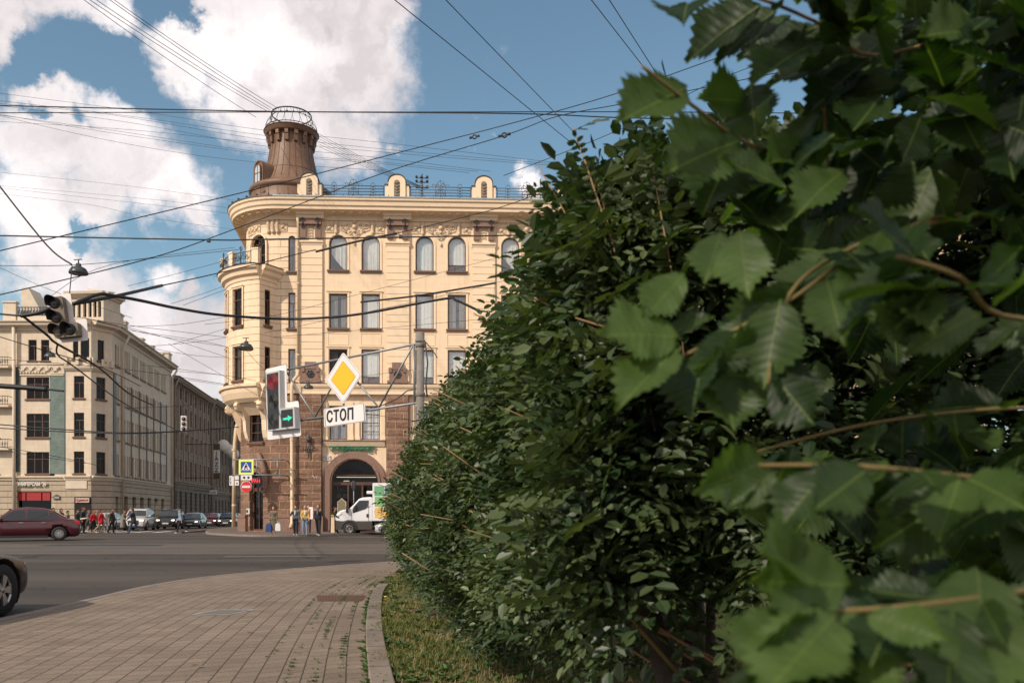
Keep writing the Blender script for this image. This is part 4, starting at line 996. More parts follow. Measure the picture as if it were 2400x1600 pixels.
trip = {0:[(-.85,.62,'cross'),(.3,.42,'plain'),(1.0,.42,'plain')],1:[(-.85,.62,'cross'),(.3,.42,'plain'),(1.0,.42,'plain')],2:[(-.85,.62,'cross'),(.3,.42,'plain'),(1.0,.42,'plain')],3:[(-.9,.38,'plain'),(-.3,.38,'plain'),(.3,.38,'plain'),(.9,.38,'plain')]}
lay = [[(3.1,.9,L0),(6.0,.9,L0),(8.6,1.0,L0)], [(3.1,2.35,big)], [], [(1.35,1.05,bayf)], [(1.15,1.1,bays)], [(1.6,.7,{k:[(-.3,.6,'plain'),(.5,.5,'plain')] for k in range(4)})]+[(5.2+3.15*k,.8,trip) for k in range(6)]]
gops = {0:[(1,3.4,.2,3.4),(5,7.6,.2,3.4)], 1:[(1.0,4.5,.25,3.65)], 3:[], 4:[], 5:[(1.2,2.2,.2,3.2)]+[(4.2+3.15*k,5.6+3.15*k,.3,3.3) for k in range(6)]}
lb, lsegs = chain_building('apartment_building', 'pale cream corner building with grey teal panels at the left street mouth', Q, FL, M['lcream'], M['ltrim'], lay, 21.1, ground=(5.1, M['lrust'], gops))
def left_details():
    s1 = lsegs[1]
    d = MB(); X = lambda px: (px-1200)/22.73
    def fr(px0, px1, z0, z1, o0, o1, mb, m=0, y=88.0): mb.box(X(px0), X(px1), y-o1, y-o0, z0, z1, m)
    fr(117, 160, 5.5, 15.8, 0, .06, d); fr(117, 128, 5.2, 6.2, -.02, .0, d); d.build('teal_panel', M['teal'], lb)
    d = MB(); fr(152, 163, 5.5, 16.6, .05, .14, d); fr(35, 46, 5.7, 16.5, 0, .12, d)
    t = MB(); sg = lsegs[5]
    for s in (.35, 3.3): wbox(t, sg, s, s+.75, 5.5, 16.2, 0, .1, 0)
    for k in range(6):
        wbox(t, sg, 5.2+3.15*k+1.42, 5.2+3.15*k+1.66, 5.6, 15.6, 0, .09, 0)
    t.build('teal_pilaster', M['tealdk'], lb); d.build('teal_strip', M['tealdk'], lb)
    # shop glazing + awning
    g = MB(); g.add([(X(39),88.25,.25),(X(116),88.25,.25),(X(116),88.25,3.65),(X(39),88.25,3.65)], [(0,1,2,3)]); g.build('shop_pane', M['glassdk'], lb)
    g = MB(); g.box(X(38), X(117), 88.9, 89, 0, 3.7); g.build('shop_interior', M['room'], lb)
    for a, b in ((40,58),(61,95),(98,116)):
        m_ = MB(); m_.box(X(a), X(b), 88.1, 88.2, 2.75, 3.55); m_.build('red_window_banner', M['redawn'], lb)
    # band with the garlands, roof parapet, attic, railing
    t = MB()
    for z in (15.6, 16.75): fr(42, 150, z, z+.12, 0, .12, t)
    for i in range(5):
        x = X(52+i*19); t.ring((x, 87.9, 16.35), .28, .06, 12, 5, a0=math.pi, a1=2*math.pi); t.ball((x+.42, 87.9, 16.4), .16, 5)
    for i in range(9): t.ball((X(50+i*7), 87.92, 15.9), .13, 4)
    fr(42, 112, 15.55, 16.95, 0, .04, t)
    t.build('garland_frieze', M['ltrim'], lb)
    p = MB(); fr(8, 38, 21.1, 23.1, -.4, .1, p); fr(6, 40, 23.1, 23.25, -.5, .2, p)
    p.prism([(X(34),21.1),(X(34),25.0),(X(50),25.0),(X(76),22.9),(X(76),21.1)][::-1], 89.2, 91.5); p.build('roof_gable', M['ltrim'], lb)
    p = MB(); fr(42, 128, 21.15, 21.75, -.4, .1, p); p.build('parapet', M['ltrim'], lb)
    r = MB()
    for z in (21.8, 22.65): r.tube([(X(40),88,z),(X(130),88,z)], .05, 4)
    for i in range(13):
        x = X(43+i*7); r.tube([(x,88,21.8),(x+.15,88,22.65)], .03, 4); r.ring((x+.16,88,22.2), .17, .04, 8, 4); r.tube([(x,88,22.65),(x+.3,88,21.8)], .025, 4)
    r.build('roof_railing', M['iron'], lb)
    # attic storey above the corner
    a = MB(); sa = Seg((X(165),87.6),(X(250),87.3)); L = sa.len
    wall(a, sa, 0, L, 21.1, 23.9, [(L*f, L*f+.34, 21.5, 23.1) for f in (.1,.26,.42,.57,.71,.84)], 0, .3, 0)
    sweep(a, sa, -.2, L+.2, [(0,23.5),(.15,23.55),(.3,23.75),(.55,23.8),(.6,24.05),(-2,24.5)], 0)
    sb = Seg((X(250),87.3),(-41.5,90.4)); wall(a, sb, 0, sb.len, 21.1, 23.9, (), 0, .3, 0); sweep(a, sb, -.1, sb.len, [(0,23.5),(.15,23.55),(.3,23.75),(.55,23.8),(.6,24.05),(-2,24.5)], 0)
    a.build('attic', M['ltrim'], lb); a = MB(); a.box(X(166), X(249), 88.2, 89.5, 21.1, 23.6); a.build('attic_dark', M['room'], lb)
    # balcony on the bay and its stone posts
    b = MB()
    for sg, L in ((lsegs[3], lsegs[3].len), (lsegs[4], lsegs[4].len)):
        sweep(b, sg, -.1, L+.05, [(0,15.9),(.1,15.95),(.3,16.2),(.36,16.4),(0,16.5)], 0)
        for f in (.05, .5, .95): wbox(b, sg, L*f-.15, L*f+.15, 16.5, 17.3, .05, .32, 0)
    b.build('bay_balcony', M['ltrim'], lb)
    # overhang: the bay ends above the shop
    c = MB(); c.box(X(164), X(213), 87.12, 88.0, 3.95, 4.95); c.build('fascia', M['ltrim'], lb)
    # chimneys and skylights along the street roof
    sg = lsegs[5]
    for s, w_, h in ((2.0,1.6,1.7),(4.4,.8,1.3),(11,.9,.8),(15.5,.8,.8),(20,.8,.7),(23.2,1.6,1.4)):
        c = MB(); wbox(c, sg, s, s+w_, 21.1, 21.1+h, -.9, .1, 0); wbox(c, sg, s-.1, s+w_+.1, 21.1+h, 21.25+h, -1.0, .2, 0); c.build('roof_block', M['ltrim'], lb)
    for (s_, px) in ((None, 37),):
        d = MB(); x = X(37); d.tube([(x,87.6,20.6),(x,87.7,.3)], .17, 8); d.lathe([(.1,0),(.3,.5),(.3,.7)], (x,87.6,20.4), 8); d.build('downpipe', M['ltrim'], lb)
    for s in (3.0, 24.6):
        x, y = sg.pt(s, .9); x2, y2 = sg.pt(s, .25); d = MB(); d.tube([(x,y,20.6),(x2,y2,19.4),(x2,y2,.3)], .13, 8); d.build('downpipe', M['ltrim'], lb)
    # left balconies
    for z in (7.9, 12.3, 16.3):
        b = MB(); b.box(-56, X(30), 87.2, 88, z, z+.2); b.build('balcony_slab', M['ltrim'], lb)
        r = MB(); r.tube([(-56,87.25,z+1.1),(X(28),87.25,z+1.1),(X(28),88,z+1.1)], .04, 4)
        for i in range(18): x = X(28)-i*.28; r.tube([(x,87.25,z+.2),(x,87.25,z+1.1)], .025, 4); r.ring((x-.14,87.25,z+.65), .12, .025, 8, 4)
        r.build('balcony_railing', M['iron'], lb)
left_details()
def street_building(label, d0, d1, top, floors, wm, tm, nb, gm, style='top', ww=1.0, gz=5.0, arches=False):
    a = (-42-.15*(d0-90), d0); b = (-42-.15*(d1-90), d1); L = math.dist(a, b); st = L/nb
    lay = [[(st*(k+.5), ww, style) for k in range(nb)]]
    g = {0: [(st*(k+.5)-ww*.7, st*(k+.5)+ww*.7, .3, gz-1.3) for k in range(nb)]}
    r, sg = chain_building('townhouse', label, [a, b], floors, wm, tm, lay, top, ground=(gz, gm, g), dark=True)
    s = sg[0]; m_ = MB()
    z = floors[-1][1]+.5
    for k in range(int(L/.9)): wbox(m_, s, .3+k*.9, .3+k*.9+.35, top-.75, top-.45, .1, .7, 0)
    for k in range(nb+1):
        if k and k < nb: wbox(m_, s, st*k-.2, st*k+.2, gz+.2, top-.9, 0, .14, 0)
    if arches:
        for k in range(nb):
            q = MB(); band(q, arch_pts(ww+.5, 2.6), .2, -.15, .0, 0, closed=False); o = q.build('window_arch', tm, r); place(o, s, st*(k+.5), floors[1][0])
    m_.build('pilaster_order', tm, r)
    for k in (0.15, L-.3):
        x, y = s.pt(k, .8); x2, y2 = s.pt(k, .25); d = MB(); d.tube([(x,y,top-.3),(x2,y2,top-1.6),(x2,y2,.3)], .12, 7); d.build('downpipe', tm, r)
    for k in range(nb):
        q = MB(); wbox(q, s, st*(k+.5)-ww*.65, st*(k+.5)+ww*.65, .3, gz-1.3, -.28, -.24, 0); q.build('shop_pane', M['room'], r)
    return r, s
bB, sB = street_building('dark brown stone house with bracketed cornice beyond the pale corner building', 115, 140.3, 20.0, [(6.2,9.0),(10.4,12.8),(14.2,16.4),(17.4,19.0)], M['dkgr2'], M['dktrim'], 8, M['dkgr'], arches=True, gz=8.4-2.6)
bC, sC = street_building('dark narrow house with white round dishes, third along the street', 140.4, 158, 20.4, [(6.0,8.6),(10,12.4),(13.8,16),(17.2,19.2)], M['dkgr'], M['dktrim'], 6, M['dkgr'])
bD, sD = street_building('farthest dark house seen at the end of the street', 158.1, 200, 19.6, [(6.0,8.6),(10,12.4),(13.8,16),(17.2,18.9)], M['dkgr2'], M['dktrim'], 12, M['dkgr'])
x, y = sD.pt(3, 1); q = MB(); q.box(-56.5, -49, 160, 168, 19.6, 22.0); q.build('roof_storey', M['ltrim'], bD)
for s in (3.0, 7.5, 12.5):
    q = MB(); x, y = sC.pt(s, 1.6); q.lathe([(0,.22),(.5,.14),(.85,.0),(1.0,-.2)], (0,0,0), 14); o = q.build('round_dish', M['white_plaster'], bC, (x, y, 13.2-.08*s)); o.rotation_euler = (R(80), 0, R(35))
# vertical JAZZ sign and small street signs
M['whitesign'] = mat('white_sign_face', (.62,.61,.58), .5)
M['black'] = mat('black_letter', (.012,.012,.013), .5)
M['darkbox'] = mat('dark_brown_sign_box', (.09,.055,.025), .6)
jz = empty('hanging_sign', P(508, 1080, 122), 0, 'tall vertical sign reading JAZZ on white squares above the street', 'shop sign')
for i, ch in enumerate('JAZZ'):
    b = MB(); b.box(-.42, .42, -.08, .08, -.4, .4); o = b.build('letter_panel', M['whitesign'], jz, (0, 0, 1.15-i*.80))
    t = text_obj('letter', ch, .78, M['black'], o, .02, .012); t.location = (0, -.1, -.28)
for z in (2.05, -2.15): b = MB(); b.box(-.45, .45, -.1, .1, -.4, .4); b.build('end_box', M['darkbox'], jz, (0, 0, z))
b = MB(); b.tube([(0,0,2.4),(-4.6,0,2.4)], .05, 5); b.tube([(0,0,-2.4),(-4.6,0,-2.4)], .05, 5); b.build('bracket', M['iron'], jz)
sw = empty('street_sign', P(500, 1153, 118), 0, 'small white board with grey lettering low under the JAZZ sign', 'sign')
b = MB(); b.box(-.5, .5, -.06, .06, -.25, .3); b.build('board', M['whitesign'], sw); t = text_obj('lettering', 'КАФЕ', .3, M['iron'], sw, .01); t.location = (0, -.08, -.1)
b = MB(); b.tube([(-.5,0,.2),(-2.6,0,.2)], .04, 5); b.build('bracket', M['iron'], sw)
# shop lettering on the left building
uni = empty('shop_sign', ((77-1200)/22.73, 87.85, 4.25), 0, 'white raised letters УНИВЕРСАМ 24 over the red banners', 'shop sign')
t = text_obj('lettering', 'УНИВЕРСАМ  24', .52, M['whitesign'], uni, .06, .014, xs=.72); t.location = (0, -.05, 0)
dk = empty('shop_sign', ((205-1200)/22.73, 87.0, 2.75), 0, 'pale board with red ring and red letters over the corner shop door', 'shop sign')
b = MB(); b.box(-.68, .68, -.06, .06, -.22, .24); b.build('board', mat('pale_orange_board', (.50,.38,.30), .6), dk)
b = MB(); b.ring((-.46,-.08,0), .12, .035, 14, 5); b.build('ring_mark', M['redawn'], dk)
t = text_obj('lettering', 'ДИКСИ', .24, M['redawn'], dk, .01, .008); t.location = (.14, -.08, -.08)
dd = MB(); dd.box(-.85, .85, 0, .1, 0, 2.95); dd.build('door', M['room'], lb, ((204-1200)/22.73, 87.08, .12))
ad = empty('address_plate', ((134-1200)/22.73, 87.93, 3.05), 0, 'small black house number plate between shop window and corner', 'plate')
b = MB(); b.prism([(-.32,-.2),(-.32,.15),(-.2,.2),(-.15,.27),(.15,.27),(.2,.2),(.32,.15),(.32,-.2)][::-1], -.03, .03); b.build('plate', M['black'], ad)
b = MB(); b.box(-.26, .26, -.045, -.03, .04, .09); b.box(-.26, .26, -.045, -.03, -.1, -.06); b.build('text_line', M['whitesign'], ad)

for i, (x, y, w, h) in enumerate(((-9, 26.5, 3.2, 1.1), (-20, 36, 5, 1.6), (3, 43, 6, 1.4), (-14, 46, 4, 1.2), (-31, 50, 5, 1.5))):
    sheet('road', [(x,y),(x+w,y+.15),(x+w-.3,y+h),(x-.2,y+h-.1)], .009+.001*i, mat('asphalt_patch_%d' % i, ((.036,.031,.027) if i % 2 else (.095,.08,.068)), .9, noise=.25, nscale=4, bump=.4, bscale=40))
# ---------------- street furniture ----------------
M['galv'] = mat('galvanised_steel', (.26,.27,.275), .5, metal=.6, noise=.15, nscale=8)
M['concrete'] = mat('rusty_concrete_post', (.17,.155,.14), .85, noise=.3, nscale=5, bump=.4, bscale=25)
M['plate'] = mat('white_sign_plate', (.66,.63,.62), .45, noise=.04, nscale=5)
M['yellow'] = mat('yellow_sign_film', (.85,.42,.01), .4)
M['signred'] = mat('red_sign_film', (.55,.015,.02), .4); M['signblue'] = mat('blue_sign_film', (.01,.06,.30), .4)
M['lime'] = mat('lime_fluorescent_border', (.68,.80,.16), .5)
M['housing'] = mat('signal_housing', (.40,.40,.40), .5)
M['blackglass'] = mat('black_signal_glass', (.010,.010,.010), .35)
M['redled'] = mat('red_signal_led', (.4,.02,.03), .4, emit=((.9,.05,.07), .16)); M['greenled'] = mat('green_signal_led', (.02,.5,.3), .4, emit=((.03,.8,.45), .36))
M['greydot'] = mat('unlit_led_rows', (.085,.082,.078), .4)
M['rust'] = mat('dirty_brown_housing', (.155,.125,.09), .8, noise=.25, nscale=8)
PL = Vector((-2.15, 20.0, 0)); AD = Vector((-.733, .681, 0)).normalized(); NRM = Vector((AD.y, -AD.x, 0)); 
if NRM.y > 0: NRM = -NRM
def on_plane(px, py, off=0):
    """point of the sign plane (vertical, through the post) seen at that spot"""
    o = Vector((0, 0, CH)); d = Vector(((px-1200)/F, 1, (HZ-py)/F)); base = PL+NRM*off
    t = (base-o).dot(NRM)/d.dot(NRM); return o+d*t
def plane_poly(mb, pts, off, th, m=0):
    f = [on_plane(x, y, off) for x, y in pts]; b = [p-NRM*th for p in f]; n = len(f)
    c = sum(f, Vector())/n; nn = (f[1]-f[0]).cross(f[2]-f[1])
    mb.add(f+b, [tuple(range(n)), tuple(range(2*n-1, n-1, -1))]+[(i, n+i, n+(i+1) % n, (i+1) % n) for i in range(n)], m)
def rnd(pts, r, n=4):
    """round the corners of a polygon in picture units"""
    out = []
    for i in range(len(pts)):
        a, b, c = Vector(pts[i-1]), Vector(pts[i]), Vector(pts[(i+1) % len(pts)])
        p = b+(a-b).normalized()*r; q = b+(c-b).normalized()*r
        for k in range(n+1):
            t = k/n; out.append(tuple(p*(1-t)**2+b*2*t*(1-t)+q*t*t))
    return out
def inset(pts, k, c=None):
    c = Vector(c) if c else sum((Vector(p) for p in pts), Vector((0,0)))/len(pts)
    return [tuple(c+(Vector(p)-c)*k) for p in pts]
def gantry():
    g = empty('signal_gantry', PL, 0, 'grey post with long zigzag truss arm reaching over the road', 'gantry')
    def loc(p): return p-PL
    m_ = MB(); m_.tube([(0,0,.1),(0,0,5.55)], [.10,.09], 14); m_.lathe([(.12,5.38),(.12,5.42),(.1,5.43),(.1,5.6),(0,5.6)], (0,0,0), 14)
    for z in (2.6, 3.4, 4.15, 5.3): m_.lathe([(.1,z-.05),(.115,z-.04),(.115,z+.04),(.1,z+.05)], (0,0,0), 14)
    m_.build('post', M['concrete'], g)
    T = MB(); A = lambda x, y: loc(on_plane(x, y))
    T.tube([A(668,867), A(975,806)], .028, 6); T.tube([A(700,985), A(985,943)], .028, 6); T.build('chord', M['galv'], g)
    Z = [(672,872),(738,977),(806,856),(888,955),(968,809)]; 
    for a, b in zip(Z, Z[1:]):
        T = MB(); T.tube([A(*a), A(*b)], .024, 6); T.build('brace', M['galv'], g)
    T = MB(); T.tube([A(970,806), A(972,945)], .03, 6)
    for y in (870, 945): T.tube([A(968,y), A(988,y)], .015, 5)
    T.build('upright', M['galv'], g)
    c = MB(); c.tube([A(700,987),A(760,979),A(860,963),A(900,948),A(930,935),A(955,915),A(985,910)], .014, 5); c.tube([A(996,800),A(1002,850),A(998,900),A(1001,930)], .02, 5); c.tube([A(996,800),A(1010,815),A(1025,838)], .012, 5)
    c.build('cable', M['iron'], g)
gantry()
def diamond():
    d = empty('road_sign', on_plane(804, 887), 0, 'white and yellow diamond priority sign on the truss arm', 'road sign')
    o = on_plane(804, 887)
    def part(name, pts, off, th, m):
        b = MB(); plane_poly(b, pts, off, th); b.v = [tuple(Vector(v)-o) for v in b.v]; return b.build(name, m, d)
    out = [(804,825),(848,878),(805,947),(762,892)]
    part('plate', rnd(out, 5), .12, .012, M['plate']); part('border', rnd(inset(out,.94), 5), .125, .004, M['black']); part('face', rnd(inset(out,.925), 5), .13, .004, M['plate'])
    inn = [(803.5,846),(833,882),(804.5,925),(776,890)]
    part('inner_border', rnd(inset(inn,1.025), 4), .134, .004, M['black']); part('yellow_centre', rnd(inn, 4), .138, .004, M['yellow'])
    b = MB(); b.tube([on_plane(804,850,.05)-o, on_plane(806,1000,.05)-o], .03, 6); b.build('mount', M['galv'], d)
diamond()
def stop_plate():
    o = on_plane(807, 973); d = empty('road_sign', o, 0, 'white plate reading СТОП under the yellow diamond', 'road sign')
    def part(name, pts, off, th, m):
        b = MB(); plane_poly(b, pts, off, th); b.v = [tuple(Vector(v)-o) for v in b.v]; return b.build(name, m, d)
    out = [(758.5,958),(855,944),(857,987),(760,1001)]
    part('plate', rnd(out, 5), .12, .012, M['plate']); part('border', rnd(inset(out,.955), 4), .125, .004, M['black']); part('face', rnd(inset(out,.93), 4), .13, .004, M['plate'])
    # lettering in the plane, x axis along the arm towards the post
    t = text_obj('lettering', 'СТОП', .40, M['black'], d, .006, .008, xs=.98, space=1.1)
    ang = math.atan2(-AD.y, -AD.x); t.rotation_euler = (0, 0, ang); t.location = NRM*.14+Vector((0,0,-.145))
stop_plate()
def led_signal():
    o = on_plane(665, 930); d = empty('traffic_light', o, 0, 'L shaped traffic light with red lamp lit and green arrow on the truss arm end', 'traffic light')
    def part(name, pts, off, th, m, par=None):
        b = MB(); plane_poly(b, pts, off, th); b.v = [tuple(Vector(v)-o) for v in b.v]; return b.build(name, m, par or d)
    back = [(622,865),(671.5,853),(672.5,943),(699.5,938.5),(706,1021),(626.5,1031)]
    part('back_plate', rnd(back, 5), .10, .012, M['plate']); part('back_border', rnd(inset(back,1.012,(660,945)), 5), .095, .012, M['black'])
    box = [(622.5,874),(655,867),(657,957),(689.5,953),(692,1003),(627,1010)]
    part('housing', box, .26, .16, M['housing'])
    p1 = part('lamp_panel', [(625,877),(652,871.5),(654,1003.5),(628.5,1007)], .262, .004, M['blackglass'])
    p2 = part('lamp_panel', [(658.5,961),(686,957.5),(687,998.5),(659.5,1002)], .262, .004, M['blackglass'])
    def disc(cx, cy, rx, ry, m, name, rings=7, par=None):
        b = MB()
        for k in range(1, rings+1):
            f = k/rings; n = 22; pts = [on_plane(cx+rx*f*math.cos(2*math.pi*i/n), cy+ry*f*math.sin(2*math.pi*i/n)-rx*f*math.cos(2*math.pi*i/n)*.2, .268)-o for i in range(n+1)]
            b.tube(pts, .0055, 4, cap=False)
        b.build(name, m, par)
    disc(639.5, 895, 12.0, 17.5, M['redled'], 'red_lamp', 6, p1); disc(640.5, 940, 10.5, 17.5, M['greydot'], 'amber_lamp', 7, p1); disc(641.5, 985, 10.5, 17, M['greydot'], 'green_lamp', 6, p1)
    ar = [(662.5,979.5),(674.5,977.5),(674.2,972.5),(684.5,977.8),(675.5,987),(675,983),(662.8,985)]
    part('arrow', ar, .268, .004, M['greenled'], p2)
    b = MB(); b.tube([on_plane(672,868)-o, on_plane(640,880)-o], .03, 6); b.tube([on_plane(700,985)-o, on_plane(660,990)-o], .03, 6); b.build('mount', M['galv'], d)
led_signal()
def hung_signal():
    D = 18.8; s = F/D; C = P(163, 752, D); d = empty('traffic_light', C, 0, 'dark dusty L shaped traffic light hanging from cables at left', 'traffic light')
    q = lambda x, y, off=0: ((x-163)/s, -off, (752-y)/s)
    def poly(name, pts, off, th, m, par=None):
        b = MB(); f = [q(x, y, off) for x, y in pts]; k = [(x, y+th, z) for x, y, z in f]; n = len(f)
        b.add(f+k, [tuple(range(n)), tuple(range(2*n-1, n-1, -1))]+[(i, n+i, n+(i+1) % n, (i+1) % n) for i in range(n)]); return b.build(name, m, par or d)
    back = [(122,691),(165,687),(173,748),(203,747),(206.5,797),(135,804)]
    poly('back_plate', rnd(back, 4), 0, .012, M['plate'])
    poly('housing', rnd([(125,702),(155,698),(164,760),(191,759),(194,790),(139,796)], 3), .18, .16, M['rust'])
    for i, (x, y) in enumerate(((138.5,714.5),(142,748),(146.5,780),(174,776))):
        c = Vector(q(x, y, .18)); h = MB()
        # hood: half open tube tilted down to the left
        n = 16; vs = []
        for k in range(n+1):
            a = math.pi*(-.18)+math.pi*1.36*k/n; vs += [(c.x+.128*math.cos(a), c.y, c.z+.128*math.sin(a)), (c.x-.04+.13*math.cos(a), c.y-.22*(.45+.55*max(0, math.sin(a))), c.z+.13*math.sin(a))]
        h.add(vs, [(2*k, 2*k+1, 2*k+3, 2*k+2) for k in range(n)], 0, None, True); hd = h.build('hood', M['darkhood'], d)
        l = MB(); l.lathe([(0,.03),(.08,.022),(.125,.0),(.135,-.02)], (0,0,0), 16); ln = l.build('lens', M['lensdk'] if i != 2 else M['lenspale'], hd, (c.x, c.y-.01, c.z)); ln.rotation_euler = (R(90), 0, 0)
M['darkhood'] = mat('black_signal_hood', (.022,.02,.018), .6); M['lensdk'] = mat('dark_signal_lens', (.03,.026,.024), .25); M['lenspale'] = mat('dusty_pale_lens', (.13,.11,.09), .35)
hung_signal()
def street_lamp(px, py, w, d, label, tilt=0, hang=None):
    s = F/d; r = w/2/s; o = empty('street_lamp', P(px, py, d), 0, label, 'street lamp')
    b = MB(); b.lathe([(r,-r*.35),(r*1.02,-r*.28),(r*.95,-r*.05),(r*.75,r*.25),(r*.4,r*.42),(r*.3,r*.5),(r*.28,r*.75),(0,r*.78)], (0,0,0), 20)
    sh = b.build('lamp_shade', M['lampblk'], o, (0,0,0), (tilt, 0, 0))
    b = MB(); b.lathe([(0,-r*.34),(r*.9,-r*.3)], (0,0,0), 20); b.build('lamp_glass', M['lensdk'], sh)
    b = MB(); b.tube([(0,0,r*.7),(0,0,r*1.25)], r*.08, 5); b.tube([(-r*.5,0,r*1.2),(r*.4,0,r*1.25)], r*.06, 5); b.build('hanger', M['iron'], o)
M['lampblk'] = mat('dark_enamel_shade', (.035,.04,.04), .35)
street_lamp(184, 634, 42, 22, 'large dark dome lamp hanging above the suspended traffic light')
street_lamp(577, 812, 33, 46, 'dark dome lamp hanging before the rounded bay window', R(-8))
street_lamp(117, 832, 25, 40, 'small dark dome lamp hanging beside the pale building top windows', R(8))
street_lamp(723, 906, 23, 54, 'black dome lamp hanging before the granite crest')
# pedestrian crossing sign cluster on its pipe frame at the corner
def corner_signs():
    D = 58.2; s = F/D
    o = P(598, 1095, D); f = empty('sign_bracket', o, 0, 'pale pipe frame jutting out from the granite corner', 'sign frame')
    q = lambda x, y, off=0: ((x-598)/s, -off, (1095-y)/s)
    b = MB()
    for y in (1076.5, 1112.5): b.tube([q(545,y), q(666,y)], .045, 6); b.tube([q(652,y), (q(666,y)[0], 2.0, q(666,y)[2])], .04, 6)
    b.tube([q(546,1074),q(546,1116)], .04, 6); b.tube([q(602,1076),q(602,1113)], .04, 6); b.tube([q(650,1076),q(650,1113)], .04, 6)
    for a, c in (((602,1085),(612,1077)),((602,1104),(612,1112)),((650,1085),(641,1077)),((650,1104),(641,1112))): b.tube([q(*a), q(*c)], .03, 5)
    b.build('pipe_frame', M['galv'], f)
    o2 = P(577, 1094, D-.15); g = empty('road_sign', o2, 0, 'blue pedestrian crossing sign with lime border at the corner', 'road sign')
    S = 17.2/s
    b = MB(); b.box(-S, S, -.02, .02, -S, S); b.build('lime_plate', M['lime'], g)
    S2 = 12.6/s; b = MB(); b.box(-S2, S2, -.03, -.021, -S2, S2); b.build('blue_square', M['signblue'], g)
    b = MB(); b.prism([(-.33,-.22),(.33,-.22),(0,.31)][::-1] if False else [(-.34,-.24),(0,.33),(.34,-.24)], -.04, -.031); b.build('white_triangle', M['plate'], g)
    m_ = MB(); m_.ball((.0,-.045,.19), .045, 5, sc=(1,.3,1))
    for pts, r in (([(0,-.045,.14),(-.01,-.045,-.0)],.05),([(-.01,-.045,0),(-.09,-.045,-.1),(-.13,-.045,-.2)],.026),([(0,-.045,0),(.08,-.045,-.09),(.14,-.045,-.2)],.026),([(0,-.045,.12),(-.08,-.045,.05),(-.11,-.045,-.02)],.018),([(0,-.045,.12),(.07,-.045,.07),(.10,-.045,.0)],.018)): m_.tube(pts, r, 5)
    for x in (-.24, 0, .24): m_.ball((x,-.045,-.2), .04, 4, sc=(1,.3,.7))
    m_.build('walking_figure', M['black'], g)
    o3 = P(577.5, 1118.5, D-.15); g = empty('sign_plate', o3, 0, 'white plate with two black dots under the crossing sign', 'sign plate')
    b = MB(); b.box(-12.8/s, 12.8/s, -.02, .02, -6/s, 6/s); b.build('plate', M['plate'], g)
    for x in (-.145, .145): b = MB(); b.lathe([(0,.01),(.085,.0)], (0,0,0), 14); b.build('dot', M['black'], g, (x, -.03, 0), (R(90),0,0))
    o4 = P(577.3, 1140, D-.15); g = empty('road_sign', o4, 0, 'round red no entry sign with white bar', 'road sign')
    b = MB(); b.lathe([(0,.0),(13.2/s,0),(13.2/s,-.03),(0,-.03)], (0,0,0), 32); b.build('rim', M['plate'], g, None, (R(90),0,0))
    b = MB(); b.lathe([(0,.012),(12.4/s,.01)], (0,0,0), 32); b.build('red_disc', M['signred'], g, None, (R(90),0,0))
    b = MB(); b.box(-9.5/s, 9.5/s, -.03, -.015, -2.6/s, 2.6/s); b.build('white_bar', M['plate'], g)
    b = MB(); b.tube([(0,.06,.35),(0,.06,1.7)], .03, 6); b.build('hanger', M['galv'], g)
    for (x0, y0, x1, y1, lab, txt) in ((537.5,1114.5,548,1137,'tall narrow white notice board with vertical lettering left of the corner pipe',1),(550.5,1114.5,560,1123.5,'upper small blank white plate beside the notice board',0),(550.5,1125.5,560,1137,'lower small white plate with grey mark beside the notice board',2)):
        cx, cy = (x0+x1)/2, (y0+y1)/2; g = empty('notice_plate', P(cx, cy, D+1), 0, lab, 'sign plate'); ss = F/(D+1)
        b = MB(); b.box((x0-cx)/ss, (x1-cx)/ss, -.02, .02, (cy-y1)/ss, (y1-cy)/ss); b.build('plate', M['plate'], g)
        if txt == 1: t = text_obj('lettering', 'МЕТРО', .14, M['iron'], g, .004); t.rotation_euler = (0, R(-90), 0); t.location = (-.02, -.03, 0)
        if txt == 2: b = MB(); b.box(-.05, .05, -.03, -.021, -.08, .02); b.build('mark', M['greydot'], g)
    b = MB()
corner_signs()
